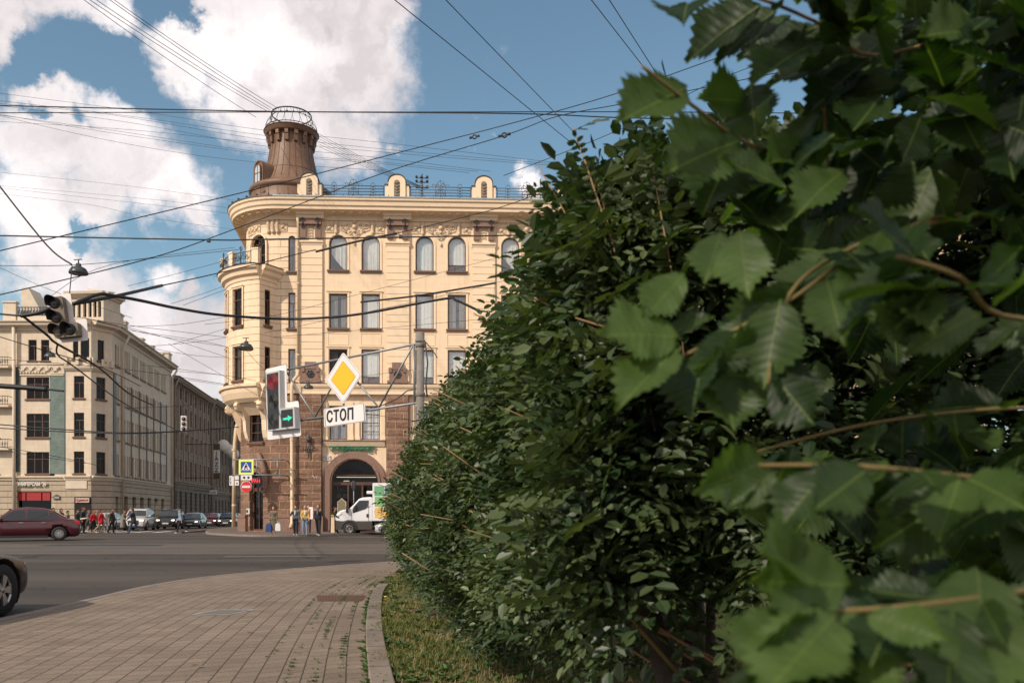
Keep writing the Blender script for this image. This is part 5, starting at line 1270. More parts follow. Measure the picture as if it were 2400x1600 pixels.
# shop lettering and fittings on the main building
def facade_items():
    grn = mat('dark_green_letters', (.012,.13,.06), .5); redl = mat('red_neon_letters', (.6,.02,.03), .5, emit=((1,.05,.06), .8))
    e = empty('shop_sign', Lw(4.05, -.12, 5.78), BANG, 'green raised letters СУПЕРМАРКЕТ above the arched shop window', 'shop sign')
    t = text_obj('lettering', 'СУПЕРМАРКЕТ', .46, grn, e, .07, .012, xs=.93); t.location = (0,-.05,0)
    e = empty('notice_plate', Lw(2.28, -.06, 5.3), BANG, 'small white plate reading ХОСТЕЛ left of the green letters', 'sign plate')
    b = MB(); b.box(-.24, .24, -.02, .02, -.17, .17); b.build('plate', M['plate'], e); t = text_obj('lettering', 'ХОСТЕЛ', .13, M['black'], e, .004); t.location = (0,-.03,.02)
    b = MB(); b.box(-.18, .18, -.03, -.021, -.1, -.07); b.box(-.16, .16, -.03, -.021, -.045, -.02); b.build('text_line', M['greydot'], e)
    a = R(30); e = empty('shop_sign', Lw(CX-3.6*math.sin(a)+.0, RC-3.85*math.cos(a), 3.55), BANG-a*.6, 'red glowing letters БАР over the dark corner doorway', 'shop sign')
    b = MB(); b.box(-.45, .5, .02, .06, -.1, .36); b.build('board', M['black'], e); t = text_obj('lettering', 'ГРАН', .34, redl, e, .02, .006); t.location = (.05,0,0)
    e['label'] = 'red glowing letters beside the no entry sign over the corner doorway'
    e = empty('wall_lantern', Lw(1.1, -.5, 6.3), BANG, 'ornate iron lantern bracket on the granite pilaster left of the arch', 'wall lamp')
    b = MB()
    for sx in (-1, 1): spiral(b, (sx*.26,-.1,-.35), .18, .03, 1.3, sx, math.pi/2*0); b.tube([(0,-.1,-.75),(sx*.12,-.1,-.35),(sx*.16,-.1,-.1),(0,-.1,.1)], .028, 5)
    b.tube([(0,-.1,-1.05),(0,-.1,-.3)], .03, 5); b.ball((0,-.1,-.8), .07, 5); b.build('bracket', M['iron'], e)
    b = MB(); b.lathe([(0,.1),(.12,.12),(.17,.3),(.12,.42),(.15,.46),(.05,.55),(0,.62)], (0,-.15,0), 10); b.build('lantern', M['railgrey'], e)
    b = MB()
    e = empty('graffiti_tag', Lw(1.5, -.475, 3.9), BANG, 'pale scrawled graffiti on the granite pilaster left of the shop arch', 'graffiti')
    b = MB(); b.tube([(-.2,0,.0),(-.12,0,.12),(-.04,0,.0),(.0,0,-.1),(.1,0,.1),(.17,0,.02),(.1,0,-.08)], .02, 4); b.build('scrawl', M['plate'], e)
    e = empty('door_bell_box', Lw(-3.3, .35, 1.55), BANG, 'small box with pale front beside the dark corner door', 'box')
    b = MB(); b.box(-.12, .12, -.08, .0, -.2, .2); b.build('body', M['lime2'], e); b = MB(); b.box(-.1, .0, -.1, -.08, -.1, .1); b.build('face', M['black'], e)
    e = empty('display_board', Lw(4.1-.65, -.9, .12), BANG, 'olive pointed display board standing before the shop arch', 'board')
    b = MB(); b.prism([(-.28,.1),(-.28,2.05),(-.15,2.15),(0,2.3),(.15,2.15),(.28,2.05),(.28,.1)], -.04, .04); b.build('panel', M['olive'], e); b = MB(); band(b, [(-.3,.08),(-.3,2.08),(-.15,2.18),(0,2.34),(.15,2.18),(.3,2.08),(.3,.08)], .04, -.06, .06); b.build('frame', M['pipe'], e)
    b = MB(); b.box(-.1,.1,-.05,-.041,1.45,1.48); b.box(-.1,.1,-.05,-.041,.95,.98); b.build('text_line', M['plate'], e); b = MB(); b.box(-.3,.3,-.25,.25,0,.08); b.build('foot', M['iron'], e)
    e = empty('road_sign', P(829, 1150, 57.5), R(75), 'round sign seen edge on upon a thin post before the shop arch', 'road sign')
    b = MB(); b.lathe([(0,.01),(.35,.01),(.35,-.02),(0,-.02)], (0,0,0), 20); b.build('disc', M['railgrey'], e, (0,0,.35), (R(90),0,0)); b = MB(); b.tube([(0,0,.7),(0,0,-2.75)], .03, 6); b.build('post', M['galv'], e)
M['lime2'] = mat('cream_plastic_box', (.6,.6,.5), .6); M['olive'] = mat('olive_board', (.17,.15,.09), .7)
facade_items()
# ---------------- overhead wires ----------------
M['wire'] = mat('black_cable', (.012,.012,.014), .6)
def wire(pts, r, label, group, sag=0, name='overhead_wire', extras=()):
    """pts: (px,py,depth) way points of the real cable in space"""
    W3 = [P(*p) for p in pts]; c = sum(W3, Vector())/len(W3)
    out = []
    if len(W3) == 2:
        for k in range(17):
            t = k/16; p = W3[0].lerp(W3[1], t); p = p-Vector((0,0,sag*4*t*(1-t))); out.append(p-c)
    else:
        for i in range(len(W3)-1):
            p0, p1, p2, p3 = W3[max(i-1,0)], W3[i], W3[i+1], W3[min(i+2,len(W3)-1)]
            for k in range(6):
                t = k/6; out.append(.5*((2*p1)+(-p0+p2)*t+(2*p0-5*p1+4*p2-p3)*t*t+(-p0+3*p1-3*p2+p3)*t**3)-c)
        out.append(W3[-1]-c)
    b = MB(); b.tube(out, r, 5); o = b.build(name, M['wire'], None, c); tag(o, label, 'cable', group)
    for kind, px, py, dd, s in extras:
        k = MB(); q = P(px, py, dd)-c
        if kind == 'clamp': k.box(q.x-s, q.x+s, q.y-s, q.y+s, q.z-s, q.z+s); nm = 'clamp'
        else: k.tube([q+Vector((-s*1.6,0,-s*.35)), q+Vector((-s*.8,0,-s*.2))], s*.35, 6); k.ring(tuple(q), s*.6, s*.22, 8, 5); k.tube([q+Vector((s*.8,0,s*.2)), q+Vector((s*1.6,0,s*.35))], s*.35, 6); nm = 'insulator'
        k.build(nm, M['wire'], o)
    return o
G1 = 'bundle of wires rising over the turret'
for i, (a, b_, c_) in enumerate([((155,-30,40),(600,275,60),(640,300,63)),((180,-20,40),(628,262,60),(645,285,63)),((196,-20,40),(633,258,60),(650,280,63)),((222,-25,40),(640,256,60),(655,275,63)),((232,-25,40),(648,252,60),(660,275,63))]):
    wire([a, b_], .016, 'wire of the bundle slanting down from upper left onto the turret top', G1, .15)
for i in range(6):
    wire([(740+i*2, 310+i*7, 62), (985+i*1.5, 436+i*1.5, 64)], .013, 'wire of the bundle slanting from the turret to the roof bracket', G1, .1)
wire([(-60,246.5,26),(600,261,26),(1200,266.5,26),(1450,276,26),(1760,283,26)], .019, 'lower and thicker of two level cables crossing before the turret top', None, 0)
wire([(-60,265,26),(640,263,26),(1000,263,26),(1480,262.5,26),(1900,266,26)], .015, 'upper of two level cables meeting before the turret top', None, 0)
G2 = 'thin wires sagging across the sky to the turret'
for pts in ([(-40,214,75),(330,262,75),(600,303,72),(900,335,72),(1290,380,72)], [(-40,232,75),(300,272,75),(620,318,72),(900,350,72),(1290,384,72)], [(-40,240,75),(250,268,75),(620,328,72),(900,357,72),(1290,388,72)], [(-40,243,75),(300,287,75),(600,340,72),(870,368,72),(1150,402,72)],
            [(-40,262,75),(250,310,75),(620,362,72),(870,382,72),(1100,405,72)], [(-40,265,75),(250,304,75),(620,358,72),(870,378,72),(1120,402,72)], [(-40,262,75),(200,318,75),(400,355,75),(600,380,72),(900,400,72)], [(-40,283,75),(300,304,75),(600,335,72)]):
    wire(pts, .014, 'thin slack wire running across the sky behind the turret', G2)
G3 = 'faint wires running to the corner cornice'
for pts in ([(-40,400,80),(300,436,80),(590,475,76)], [(-40,432,80),(300,462,80),(560,490,76)], [(-40,436,80),(250,468,80),(560,503,76)], [(-40,450,80),(200,478,80),(350,510,80),(570,541,76)]):
    wire(pts, .011, 'faint thin wire running left of the corner cornice', G3)
wire([(-60,602,30),(590,446,36),(1000,341,40),(1215,285,40),(1440,221,40),(1735,118,40),(1990,40,40)], .021, 'span wire with oval tightener rising from left edge past the parapet to upper right', None, 0, extras=[('ins', 1112, 321, 40, .15)])
wire([(-40,700,30),(350,606,34),(560,533,38),(900,405,40),(1182,318,42),(1310,272,42),(1500,236,42),(1900,155,42)], .021, 'span wire with round tightener rising before the turret foot', None, 0, extras=[('ins', 1182, 317, 42, .19)])
wire([(-60,551,28),(480,562,28),(620,561,28),(1180,552,28),(1380,549,28)], .024, 'level cable with small clamps crossing before the arched windows', None, 0, extras=[('clamp', 489, 564, 28, .05), ('clamp', 939, 555, 28, .05)])
wire([(-10,425,22),(110,575,22),(168,620,22)], .022, 'rope wire slanting down to the hanging dome lamp', None, 0)
wire([(169,622,20),(163,690,19)], .012, 'short chain from the dome lamp to the hanging traffic light', None, 0)
wire([(168,642,20),(176,640,20),(184,645,20)], .01, 'tiny hook wire above the hanging traffic light', None, 0)
for a, c_ in (((900,-20,30),(1345,340,45)),((1025,-20,30),(1345,310,45)),((1370,-20,30),(1600,275,45)),((1415,-20,30),(1620,300,45))):
    wire([a, c_], .018, 'fine dark wire slanting down right from the top edge of the sky', 'fine slanting wires in the blue sky')
wire([(1180,412,50),(1450,305,50),(1700,180,50),(1960,95,50)], .02, 'fine wire rising from the roof railing behind the leaves', None, 0)
# span of the hung signal
wire([(172,712,18.6),(230,690,19),(262,692,19.3),(330,704,20),(420,723,22),(520,738,24),(660,747,26),(760,744,26),(860,733,26),(1040,700,26),(1070,704,26),(1130,732,26)], .04, 'thick drooping cable from the hanging traffic light across the facade', None, 0)
wire([(172,712,18.6),(270,694,20),(380,669,24)], .042, 'thick short cable rod rising right of the hanging traffic light', None, 0)
wire([(380,669,24),(520,638,30),(740,585,34)], .018, 'thin wire continuing the rod up to the facade pilaster', None, 0)
wire([(740,590,34),(850,563,34),(930,547,34)], .045, 'thick black rod crossing the first arched window', None, 0)
wire([(930,547,34),(1160,490,40),(1300,440,44)], .018, 'thin wire continuing the black rod to the right', None, 0)
wire([(124,720,18.8),(90,733,19),(48,740,19)], .045, 'thick rod left of the hanging traffic light', None, 0)
wire([(48,740,19),(-30,733,19)], .022, 'wire from the rod out to the left edge', None, 0)
wire([(50,738,19),(110,785,19.5),(135,806,20),(230,860,24),(300,920,30),(360,950,36)], .03, 'thick cable sagging under the hanging traffic light over pale facade', None, 0)
wire([(135,806,20),(136,832,21),(175,860,24),(300,950,34),(420,1010,50)], .022, 'cable slanting down right from the small dome lamp', None, 0)
wire([(-30,780,30),(100,820,30),(240,862,34),(330,905,38)], .018, 'thin cable crossing the pale building upper windows', None, 0)
wire([(-30,902,16),(60,908,16),(110,912,16)], .05, 'thick black rod at left edge before the large window', None, 0); wire([(110,912,16),(150,916,16)], .02, 'thin end of the black rod at the left edge', None, 0)
wire([(-30,992,28),(150,1006,28),(300,1014,28),(450,1008,32),(560,1000,34)], .02, 'lower tram wire crossing the pale building', None, 0)
wire([(-30,1001,28),(150,1011,28),(330,1015,28),(520,1004,34)], .018, 'second tram wire just under the first before the pale building', None, 0)
for pts in ([(-30,1042,34),(110,1065,34),(230,1090,38)], [(-30,1050,34),(100,1070,34),(200,1085,38)], [(-30,840,36),(150,852,36),(330,870,38),(560,905,44)], [(180,742,36),(300,762,40),(530,790,46)], [(200,745,36),(360,785,40),(530,812,46)],
            [(300,765,44),(420,760,46),(532,742,50)], [(290,765,44),(420,800,46),(540,840,50)], [(310,775,46),(480,800,50),(535,815,54)], [(350,815,46),(450,832,50),(535,838,54)], [(320,812,44),(390,808,46),(470,800,50),(535,790,54)], [(395,805,46),(470,850,50),(620,935,56)], [(400,808,46),(530,770,54)],
            [(420,870,46),(530,880,54),(620,898,56)], [(440,890,46),(530,903,54)], [(330,855,44),(430,866,46),(600,890,56)], [(400,712,44),(470,690,48),(520,672,50)], [(430,715,44),(530,678,50)], [(110,700,40),(260,620,40),(550,580,50)], [(-30,622,30),(150,622,30),(330,608,34),(560,585,42)],
            [(500,650,52),(560,605,54)], [(-20,618,44),(120,680,44),(310,745,44)], [(300,670,44),(420,640,48),(560,602,52)]):
    wire(pts, .011, 'fine wire of the tangle between the pale building and the bay window', 'tangle of fine wires over the street mouth')
for pts in ([(480,760,52),(640,740,55),(800,700,55),(1180,600,55)], [(620,780,54),(720,760,54),(1050,690,54),(1250,640,54)], [(580,825,46),(640,880,48),(720,900,52)], [(640,790,50),(860,772,52),(1160,745,54)], [(720,900,54),(760,893,56),(860,880,56),(1000,862,56)]):
    wire(pts, .012, 'fine wire crossing the cream facade', 'fine wires before the cream facade')
wire([(600,905,50),(660,935,52),(800,960,55),(1000,990,56)], .014, 'fine wire crossing the granite pilasters', None, 0)
wire([(1165,620,56),(1150,760,56)], .012, 'single vertical wire between the third and fourth arched windows', None, 0)

ft = empty('traffic_light', P(431, 993, 66), R(10), 'small pale traffic light hanging far over the street before dark houses', 'traffic light')
b = MB(); b.box(-.22, .22, -.1, .1, -.62, .62); b.build('housing', M['plate'], ft, bevel=.03)
for z in (-.38, 0, .38): b = MB(); b.lathe([(0,.1),(.15,.08),(.15,-.02)], (0,0,0), 12); b.build('lens', M['lensdk'], ft, (0,-.1,z), (R(90),0,0))
b = MB(); b.tube([(0,0,.6),(0,0,1.4)], .02, 5); b.build('hanger', M['iron'], ft)
wire([(300,956,60),(431,950,66),(560,935,66)], .02, 'span wire carrying the small far traffic light', None, 0)

wire([(845,708,30),(985,692,30),(1162,663,30)], .034, 'thick straight rod crossing the rectangular windows above the drooping cable', None, 0)
# ---------------- vehicles ----------------
def paint(name, col, rough=.25): return mat(name, col, rough, coat=(0 if max(col) < .011 else .7), spec=.5)
M['tyre'] = mat('tyre_rubber', (.014,.013,.013), .8); M['rim'] = mat('alloy_rim', (.42,.42,.43), .3, metal=.8)
M['carglass'] = mat('dark_car_glass', (.012,.016,.020), .06, spec=.9); M['trimblk'] = mat('black_car_plastic', (.016,.016,.017), .55)
M['headlamp'] = mat('headlamp_lens', (.55,.55,.55), .15); M['headlit'] = mat('lit_headlamp', (.8,.8,.75), .2, emit=((1,.95,.82), 2.6)); M['taillamp'] = mat('tail_lamp', (.45,.01,.015), .2)
M['chrome'] = mat('chrome_trim', (.6,.6,.6), .2, metal=1); M['numplate'] = mat('number_plate', (.6,.6,.58), .5)
def fixn(o):
    bm = bmesh.new(); bm.from_mesh(o.data); bmesh.ops.remove_doubles(bm, verts=bm.verts, dist=1e-5); bmesh.ops.recalc_face_normals(bm, faces=bm.faces); bm.to_mesh(o.data); bm.free()
def apply_mods(o):
    dg = bpy.context.evaluated_depsgraph_get(); me = bpy.data.meshes.new_from_object(o.evaluated_get(dg)); old = o.data; o.modifiers.clear(); o.data = me; me.name = old.name
    return o
def wheel(parent, x, y, z, r, w, side, spokes=5, rimr=.68, style='star'):
    t = MB(); h = w/2
    t.lathe([(r*.6,-h*.9),(r*.93,-h),(r,-h*.7),(r,h*.7),(r*.93,h),(r*.6,h*.9)], (0,0,0), 28)
    t.lathe([(0,-.02),(r*rimr,-.02)], (0,0,0), 20)
    wo = t.build('wheel', M['tyre'], parent, (x, y, z), (R(90), 0, 0))
    q = MB(); zz = -side*h*.75
    rr = r*rimr
    q.lathe([(rr,zz-side*.0),(rr,zz*1.15),(rr*.93,zz*1.15),(rr*.9,zz*.5)], (0,0,0), 28); q.lathe([(0,zz*1.12),(rr*.16,zz*1.12),(rr*.18,zz*.8)], (0,0,0), 10)
    for k in range(spokes):
        a = 2*math.pi*k/spokes; wd = rr*(.13 if spokes > 8 else .27); s0 = len(q.v)
        q.prism([(rr*.12,-wd*.4),(rr*.93,-wd),(rr*.93,wd),(rr*.12,wd*.4)], zz*.7, zz*1.1, axis='z'); q.xf(Matrix.Rotation(a, 4, 'Z'), s0)
    q.build('rim', M['rim'], wo)
    return wo
def car(label, loc, rz, color, L=4.5, Wd=1.78, H=1.47, kind='sedan', lights=False, group=None, scale=1, spokes=10, mirror=True, rough=.25):
    pm = paint('car_paint_%d' % len(bpy.data.materials), color, rough); root = empty('parked_car' if group is None else 'car', loc, rz, label, 'car', group); root.scale = (scale,)*3
    suv = kind == 'suv'; r = .36 if suv else .325; g = .22 if suv else .17; hw = Wd/2
    bel = H*.62 if suv else H*.63; hood = H*(.60 if suv else .56); trunk = H*.62 if kind != 'sedan' else H*.66
    X = lambda f: L*(.5-f)       # f 0 front .. 1 rear
    st = [(0,g+.12,hood*.72,.78),(.012,g+.02,hood*.82,.86),(.05,g,hood*.93,.95),(.12,g,hood*.97,.99),(.22,g,hood*1.02,1),(.29,g,bel*1.0,1),(.4,g,bel,1),(.6,g,bel*1.01,1),(.74,g,bel*1.03,1),(.84,g,trunk*1.02,1),(.93,g,trunk*1.0,.97),(.975,g+.02,trunk*.95,.92),(1.0,g+.14,trunk*.78,.84)]
    b = MB(); vs = []; K = 14
    for f, z0, z1, wf in st:
        x = X(f); w_ = hw*wf; dz = z1-z0
        prof = [(0,z0),(w_*.82,z0),(w_*.95,z0+dz*.12),(w_,z0+dz*.38),(w_*.995,z0+dz*.62),(w_*.97,z0+dz*.84),(w_*.90,z0+dz*.955),(w_*.7,z1),(0,z1+.02)]
        ring = [(x, -y, z) for y, z in prof]+[(x, y, z) for y, z in prof[-2:0:-1]]; K = len(ring); vs += ring
    n = len(st); fs = [(i*K+k, i*K+(k+1) % K, (i+1)*K+(k+1) % K, (i+1)*K+k) for i in range(n-1) for k in range(K)]+[tuple(range(K-1,-1,-1)), tuple((n-1)*K+k for k in range(K))]
    b.add(vs, fs, 0, None, True); body = b.build('body', pm, root)
    sub = body.modifiers.new('s', 'SUBSURF'); sub.levels = 1; sub.render_levels = 1
    wx = (X(.185), X(.80)); cut = MB()
    for x in wx: cut.tube([(x,-hw*1.3,r+.01),(x,-hw*.45,r+.01)], r*1.17, 28); cut.tube([(x,hw*.45,r+.01),(x,hw*1.3,r+.01)], r*1.17, 28)
    co = cut.build('cut', M['trimblk'], None); co.parent = root; fixn(co); fixn(body); bo = body.modifiers.new('b', 'BOOLEAN'); bo.object = co; bo.operation = 'DIFFERENCE'; bo.solver = 'EXACT'
    bpy.context.view_layer.update(); apply_mods(body); bpy.data.objects.remove(co)
    if len(body.data.materials) == 0: body.data.materials.append(pm)
    for x in wx:
        wl = MB(); wl.lathe([(r*1.2,-hw*.97),(r*1.2,hw*.97)], (0,0,0), 20, a0=0, a1=2*math.pi); wl.lathe([(0,-hw*.5),(r*1.2,-hw*.5)], (0,0,0), 20); wl.lathe([(0,hw*.5),(r*1.2,hw*.5)], (0,0,0), 20)
        wl.v = [(a_+x, b_, max(g*.8, c_)) for a_, b_, c_ in [(v[0], v[2], v[1]+r+.01) for v in wl.v]]; wl.build('wheel_well', M['trimblk'], root)
    # greenhouse
    if suv: pf = [(.245,bel),(.36,H*.93),(.42,H*.985),(.6,H),(.86,H*.975),(.93,H*.90),(.985,bel*1.05)]
    elif kind == 'hatch': pf = [(.2,bel*.98),(.36,H*.95),(.46,H),(.7,H*.985),(.86,H*.92),(.97,bel*1.05)]
    else: pf = [(.24,bel*.99),(.37,H*.93),(.43,H*.985),(.53,H),(.66,H*.975),(.74,H*.91),(.88,trunk*1.0)]
    c = MB(); vs = []; ww = lambda z: hw*(.93-(z-bel)/(H-bel)*.21)
    pts = [(X(f), z) for f, z in pf]
    for x, z in pts:
        w0 = hw*.93; w1 = ww(z); vs += [(x, -w0, bel*.97), (x, -w1, z-.03*(z > bel*1.05)), (x, -w1*.86, z+.012), (x, 0, z+.03), (x, w1*.86, z+.012), (x, w1, z-.03*(z > bel*1.05)), (x, w0, bel*.97)]
    n = len(pts); c.add(vs, [(i*7+k, i*7+k+1, (i+1)*7+k+1, (i+1)*7+k)[::-1] for i in range(n-1) for k in range(6)], 0, None, True)
    cab = c.build('cabin', pm, root)
    def topz(x):
        for (xa, za), (xb, zb) in zip(pts, pts[1:]):
            if xb <= x <= xa: return za+(zb-za)*(x-xa)/(xb-xa)
        return bel
    # side windows
    cuts = [.275,.50,.515,.735,.745,.86] if not suv else [.27,.48,.495,.70,.72,.93]
    if kind == 'sedan': cuts = [.275,.50,.515,.70,.712,.80]
    for sd in (-1, 1):
        for fa, fb in zip(cuts[::2], cuts[1::2]):
            xa, xb = X(fa), X(fb); poly = []; N_ = 8
            for k in range(N_+1):
                x = xa+(xb-xa)*k/N_; zt = max(bel*1.03, topz(x)-.085); poly.append((x, zt))
            poly = [(xa, bel*1.02)]+poly+[(xb, bel*1.02)]
            g_ = MB(); v_ = []
            for x, z in poly:
                zt = topz(x); t = (z-bel*.97)/max(.01, (zt-.03)-bel*.97); w_ = hw*.93+(ww(zt)-hw*.93)*t; v_.append((x, sd*(w_+.006), z))
            g_.add(v_, [tuple(range(len(v_)))] if sd > 0 else [tuple(range(len(v_)-1, -1, -1))]); g_.build('side_window', M['carglass'], root)
    def endglass(i0, i1, name, fa, fb):
        (xa, za), (xb, zb) = pts[i0], pts[i1]; g_ = MB(); nx, nz = (zb-za), -(xb-xa); l = math.hypot(nx, nz); s_ = 1 if i0 == 0 else -1; nx, nz = nx/l*s_, nz/l*s_
        if nz < 0: nx, nz = -nx, -nz
        v_ = []
        for t in (fa, fb):
            x, z = xa+(xb-xa)*t, za+(zb-za)*t; w_ = ww(z)*.90 if z > bel else hw*.82
            v_ += [(x+nx*.02, -w_, z+nz*.02), (x+nx*.035, 0, z+.02+nz*.03), (x+nx*.02, w_, z+nz*.02)]
        g_.add(v_, [(0,1,4,3),(1,2,5,4)]); g_.build(name, M['carglass'], root)
    endglass(0, 1, 'windscreen', .08, .93); endglass(len(pts)-2, len(pts)-1, 'rear_window', .05, .85)
    for x in wx:
        for sd in (-1, 1): wheel(root, x, sd*(hw-.115), r, r, .21, sd, spokes)
    # lights, grille, plate, mirrors, handles
    for sd in (-1, 1):
        h = MB(); h.prism([(X(.006),hood*.70),(X(.0),hood*.78),(X(.07),hood*.90),(X(.10),hood*.86),(X(.03),hood*.70)], sd*hw*.52, sd*hw*.80); h.build('headlight', M['headlit'] if lights else M['headlamp'], root, bevel=.02)
        h = MB(); h.prism([(X(1.0)-.0,trunk*.72),(X(.985),trunk*.9),(X(.93),trunk*.92),(X(.94),trunk*.76)], sd*hw*.58, sd*hw*.90); h.build('tail_light', M['taillamp'], root, bevel=.02)
        if mirror: m_ = MB(); m_.ball((X(.29), sd*(hw+.08), bel*1.07), .09, 6, sc=(.7,1.1,.75)); m_.build('wing_mirror', pm, root)
        for f in (.46,.66): h = MB(); h.box(X(f)-.09, X(f)+.09, sd*(hw-.0)-.02, sd*hw+.02, bel*.86, bel*.89); h.build('door_handle', M['chrome'], root)
        h = MB(); h.box(X(.70), X(.27), sd*hw*.97-.02, sd*hw*.97+.035, g-.02, g+.09); h.build('side_skirt', M['trimblk'], root)
    gr = MB(); gr.prism([(X(-.004),hood*.45),(X(-.008),hood*.6),(X(.0),hood*.78),(X(.03),hood*.78),(X(.03),hood*.45)], -hw*.42, hw*.42); gr.box(X(-.004)-.1, X(-.006), -hw*.6, hw*.6, g+.03, g+.16)
    gr.build('grille', M['trimblk'], root); pl_ = MB(); pl_.box(X(0)-.0, X(-.009), -.26, .26, hood*.44, hood*.56); pl_.build('number_plate', M['numplate'], root)
    pl_ = MB(); pl_.box(X(1.006), X(1.0)+.1, -.26, .26, trunk*.55, trunk*.67); pl_.build('number_plate', M['numplate'], root)
    if suv:
        for sd in (-1, 1): rr_ = MB(); rr_.tube([(X(.40), sd*ww(H)*.9, H+.02),(X(.42), sd*ww(H)*.9, H+.06),(X(.82), sd*ww(H)*.9, H+.05),(X(.84), sd*ww(H)*.9, H+.0)], .02, 5); rr_.build('roof_rail', M['chrome'], root)
    return root
def at(px, d): return ((px-1200)/F*d, d, 0)
# dark red sedan driving left
car('dark red sedan side on at the left edge, driving leftwards', (-24.66, 43.3, 0), R(208), (.055,.005,.010), 4.45, 1.75, 1.50, 'sedan', group='cars on the crossing', scale=1.11, spokes=13)
# near dark car at the left edge, nose away
c0 = car('near black car cut off by the left edge, only wing and wheel in view', (0, 0, 0), R(92), (.0085,.0065,.0055), 4.5, 1.8, 1.42, 'hatch', spokes=5, scale=1.06, mirror=False)
c0.location = (-7.58, 9.72, 0)
G = 'cars waiting at the crossing'
for px, d, col, kind, lab, lit, sc, rot in ((327,72,(.55,.53,.50),'suv','white off road car waiting behind the crossing people',True,1.04,-78),
        (400,78,(.012,.012,.014),'suv','black off road car beside the white one, both lamps lit',True,1.02,-79),(455,82,(.10,.11,.12),'sedan','dark silver saloon with lit lamps, third from the left in the queue',True,1.02,-80),
        (497,96,(.13,.008,.01),'hatch','small red car with lit lamps in the street mouth',True,1.0,-80),(536,93,(.012,.013,.015),'sedan','black saloon close to the corner downpipe with lit lamps',True,1.02,-80),
        (256,76,(.42,.43,.45),'sedan','pale silver car hidden behind the crossing people',False,1.0,-76),(515,112,(.3,.3,.3),'hatch','pale grey car far back in the queue behind the red one',False,1,-81),(478,104,(.05,.05,.055),'sedan','dark car far back in the queue left of the red one',True,1,-81),(549,118,(.25,.25,.26),'hatch','grey car last in the queue by the corner wall',False,1,-81)):
    x, y, z = at(px, d); car(lab, (x, y, 0), R(rot), col, 4.6 if kind != 'hatch' else 4.0, 1.82 if kind == 'suv' else 1.76, 1.72 if kind == 'suv' else 1.46, kind, lit, G, sc)
x, y, z = at(925, 52.6)
car('silver car half hidden by the hedge in front of the white truck', (x+1.0, 52.4, 0), R(180), (.40,.41,.43), 4.2, 1.72, 1.48, 'hatch', group='cars by the far kerb', spokes=9)
def truck():
    D = 54.6; s = F/D; root = empty('delivery_truck', P(866, HZ, D+1.0) - Vector((0,0,CH)), 0, 'white refrigerated box truck with coloured squares before the shop arch', 'truck')
    X0 = 782; q = lambda x, y: ((x-860)/s, (1258-y)/s)
    white = paint('white_truck_paint', (.66,.65,.66), .3)
    prof = [(783,1223),(784,1215),(788,1209),(795,1202),(806,1198),(817,1198),(829,1186),(841,1173),(851,1169.5),(870,1168.5),(873,1172),(873,1226),(783,1226)]
    prof = [q(*p) for p in prof]
    b = MB(); b.prism(prof[::-1], -.98, .98); b.build('cab', white, root, bevel=.06)
    low = [q(*p) for p in [(783,1222),(781,1228),(781,1241),(784,1246),(800,1247),(873,1245),(873,1226),(835,1226),(828,1223),(815,1222),(802,1226)]]
    b = MB(); b.prism(low, -1.0, 1.0); b.build('lower_panel', mat('brown_grey_truck_plastic', (.04,.033,.028), .6), root, bevel=.03)
    for y, nm in ((-1.0, 'side_window'), (1.0, 'side_window')):
        w_ = [q(*p) for p in [(826,1199),(829,1192),(842,1177),(863,1176.5),(862,1191),(857,1196),(845,1200),(827,1206)]]
        b = MB(); b.prism(w_, y-.012, y+.012); b.build(nm, M['carglass'], root)
    b = MB(); (xa, za), (xb, zb) = q(818,1197), q(841,1172.5); 
    dx, dz = xb-xa, zb-za; l = math.hypot(dx, dz); nx, nz = -dz/l*.06, dx/l*.06
    b.add([(xa+nx,-.88,za+nz),(xa+nx,.88,za+nz),(xb+nx,.82,zb+nz),(xb+nx,-.82,zb+nz)], [(0,1,2,3)]); b.build('windscreen', M['carglass'], root)
    b = MB(); b.box(q(812,0)[0], q(817,0)[0], -1.2, -1.02, q(0,1206)[1], q(0,1190)[1]); b.build('wing_mirror', M['trimblk'], root, bevel=.02)
    b = MB(); b.prism([q(785,1217),q(787,1211),(q(798,1206)[0],q(0,1206)[1]),q(803,1207),q(796,1213)], -1.01, -.6); b.build('headlight', M['headlamp'], root, bevel=.02)
    b = MB(); b.box(*[q(x,0)[0] for x in (859,864)], -1.02, -1.0, q(0,1216)[1], q(0,1208)[1]); b.build('door_handle', M['trimblk'], root)
    b = MB(); b.box(q(863.8,0)[0], q(864.3,0)[0], -1.003, -.99, q(0,1226)[1], q(0,1176)[1]); b.box(q(824,0)[0], q(824.5,0)[0], -1.003, -.99, q(0,1226)[1], q(0,1203)[1]); b.build('door_gap', M['trimblk'], root)
    x0 = q(873.5,0)[0]; zt = q(0,1136)[1]; zb_ = q(0,1225)[1]
    b = MB(); b.box(x0, x0+4.4, -1.08, 1.08, zb_, zt); b.build('cargo_box', white, root, bevel=.04)
    cols = [('green',(.12,.32,.17)),('teal',(.02,.17,.13)),('light_green',(.18,.38,.15)),('red',(.55,.05,.04)),('yellow',(.68,.42,.12)),('teal2',(.03,.22,.2))]
    def pan(xa, xb, ya, yb, c, n): b = MB(); (x_a, z_a), (x_b, z_b) = q(xa,yb), q(xb,ya); b.box(x_a, x_b, -1.092, -1.081, z_a, z_b); return b.build(n, mat('truck_'+n+str(xa), c, .5), root)
    pan(878,901,1143,1166,cols[0][1],'coloured_square'); pan(903,926,1143,1166,cols[1][1],'coloured_square'); pan(879,901,1168,1191,cols[2][1],'coloured_square'); pan(903,926,1168,1191,cols[3][1],'coloured_square')
    yp = pan(879,926,1193,1217,cols[4][1],'coloured_square'); pan(928,951,1143,1166,cols[4][1],'coloured_square'); pan(928,951,1168,1217,cols[1][1],'coloured_square')
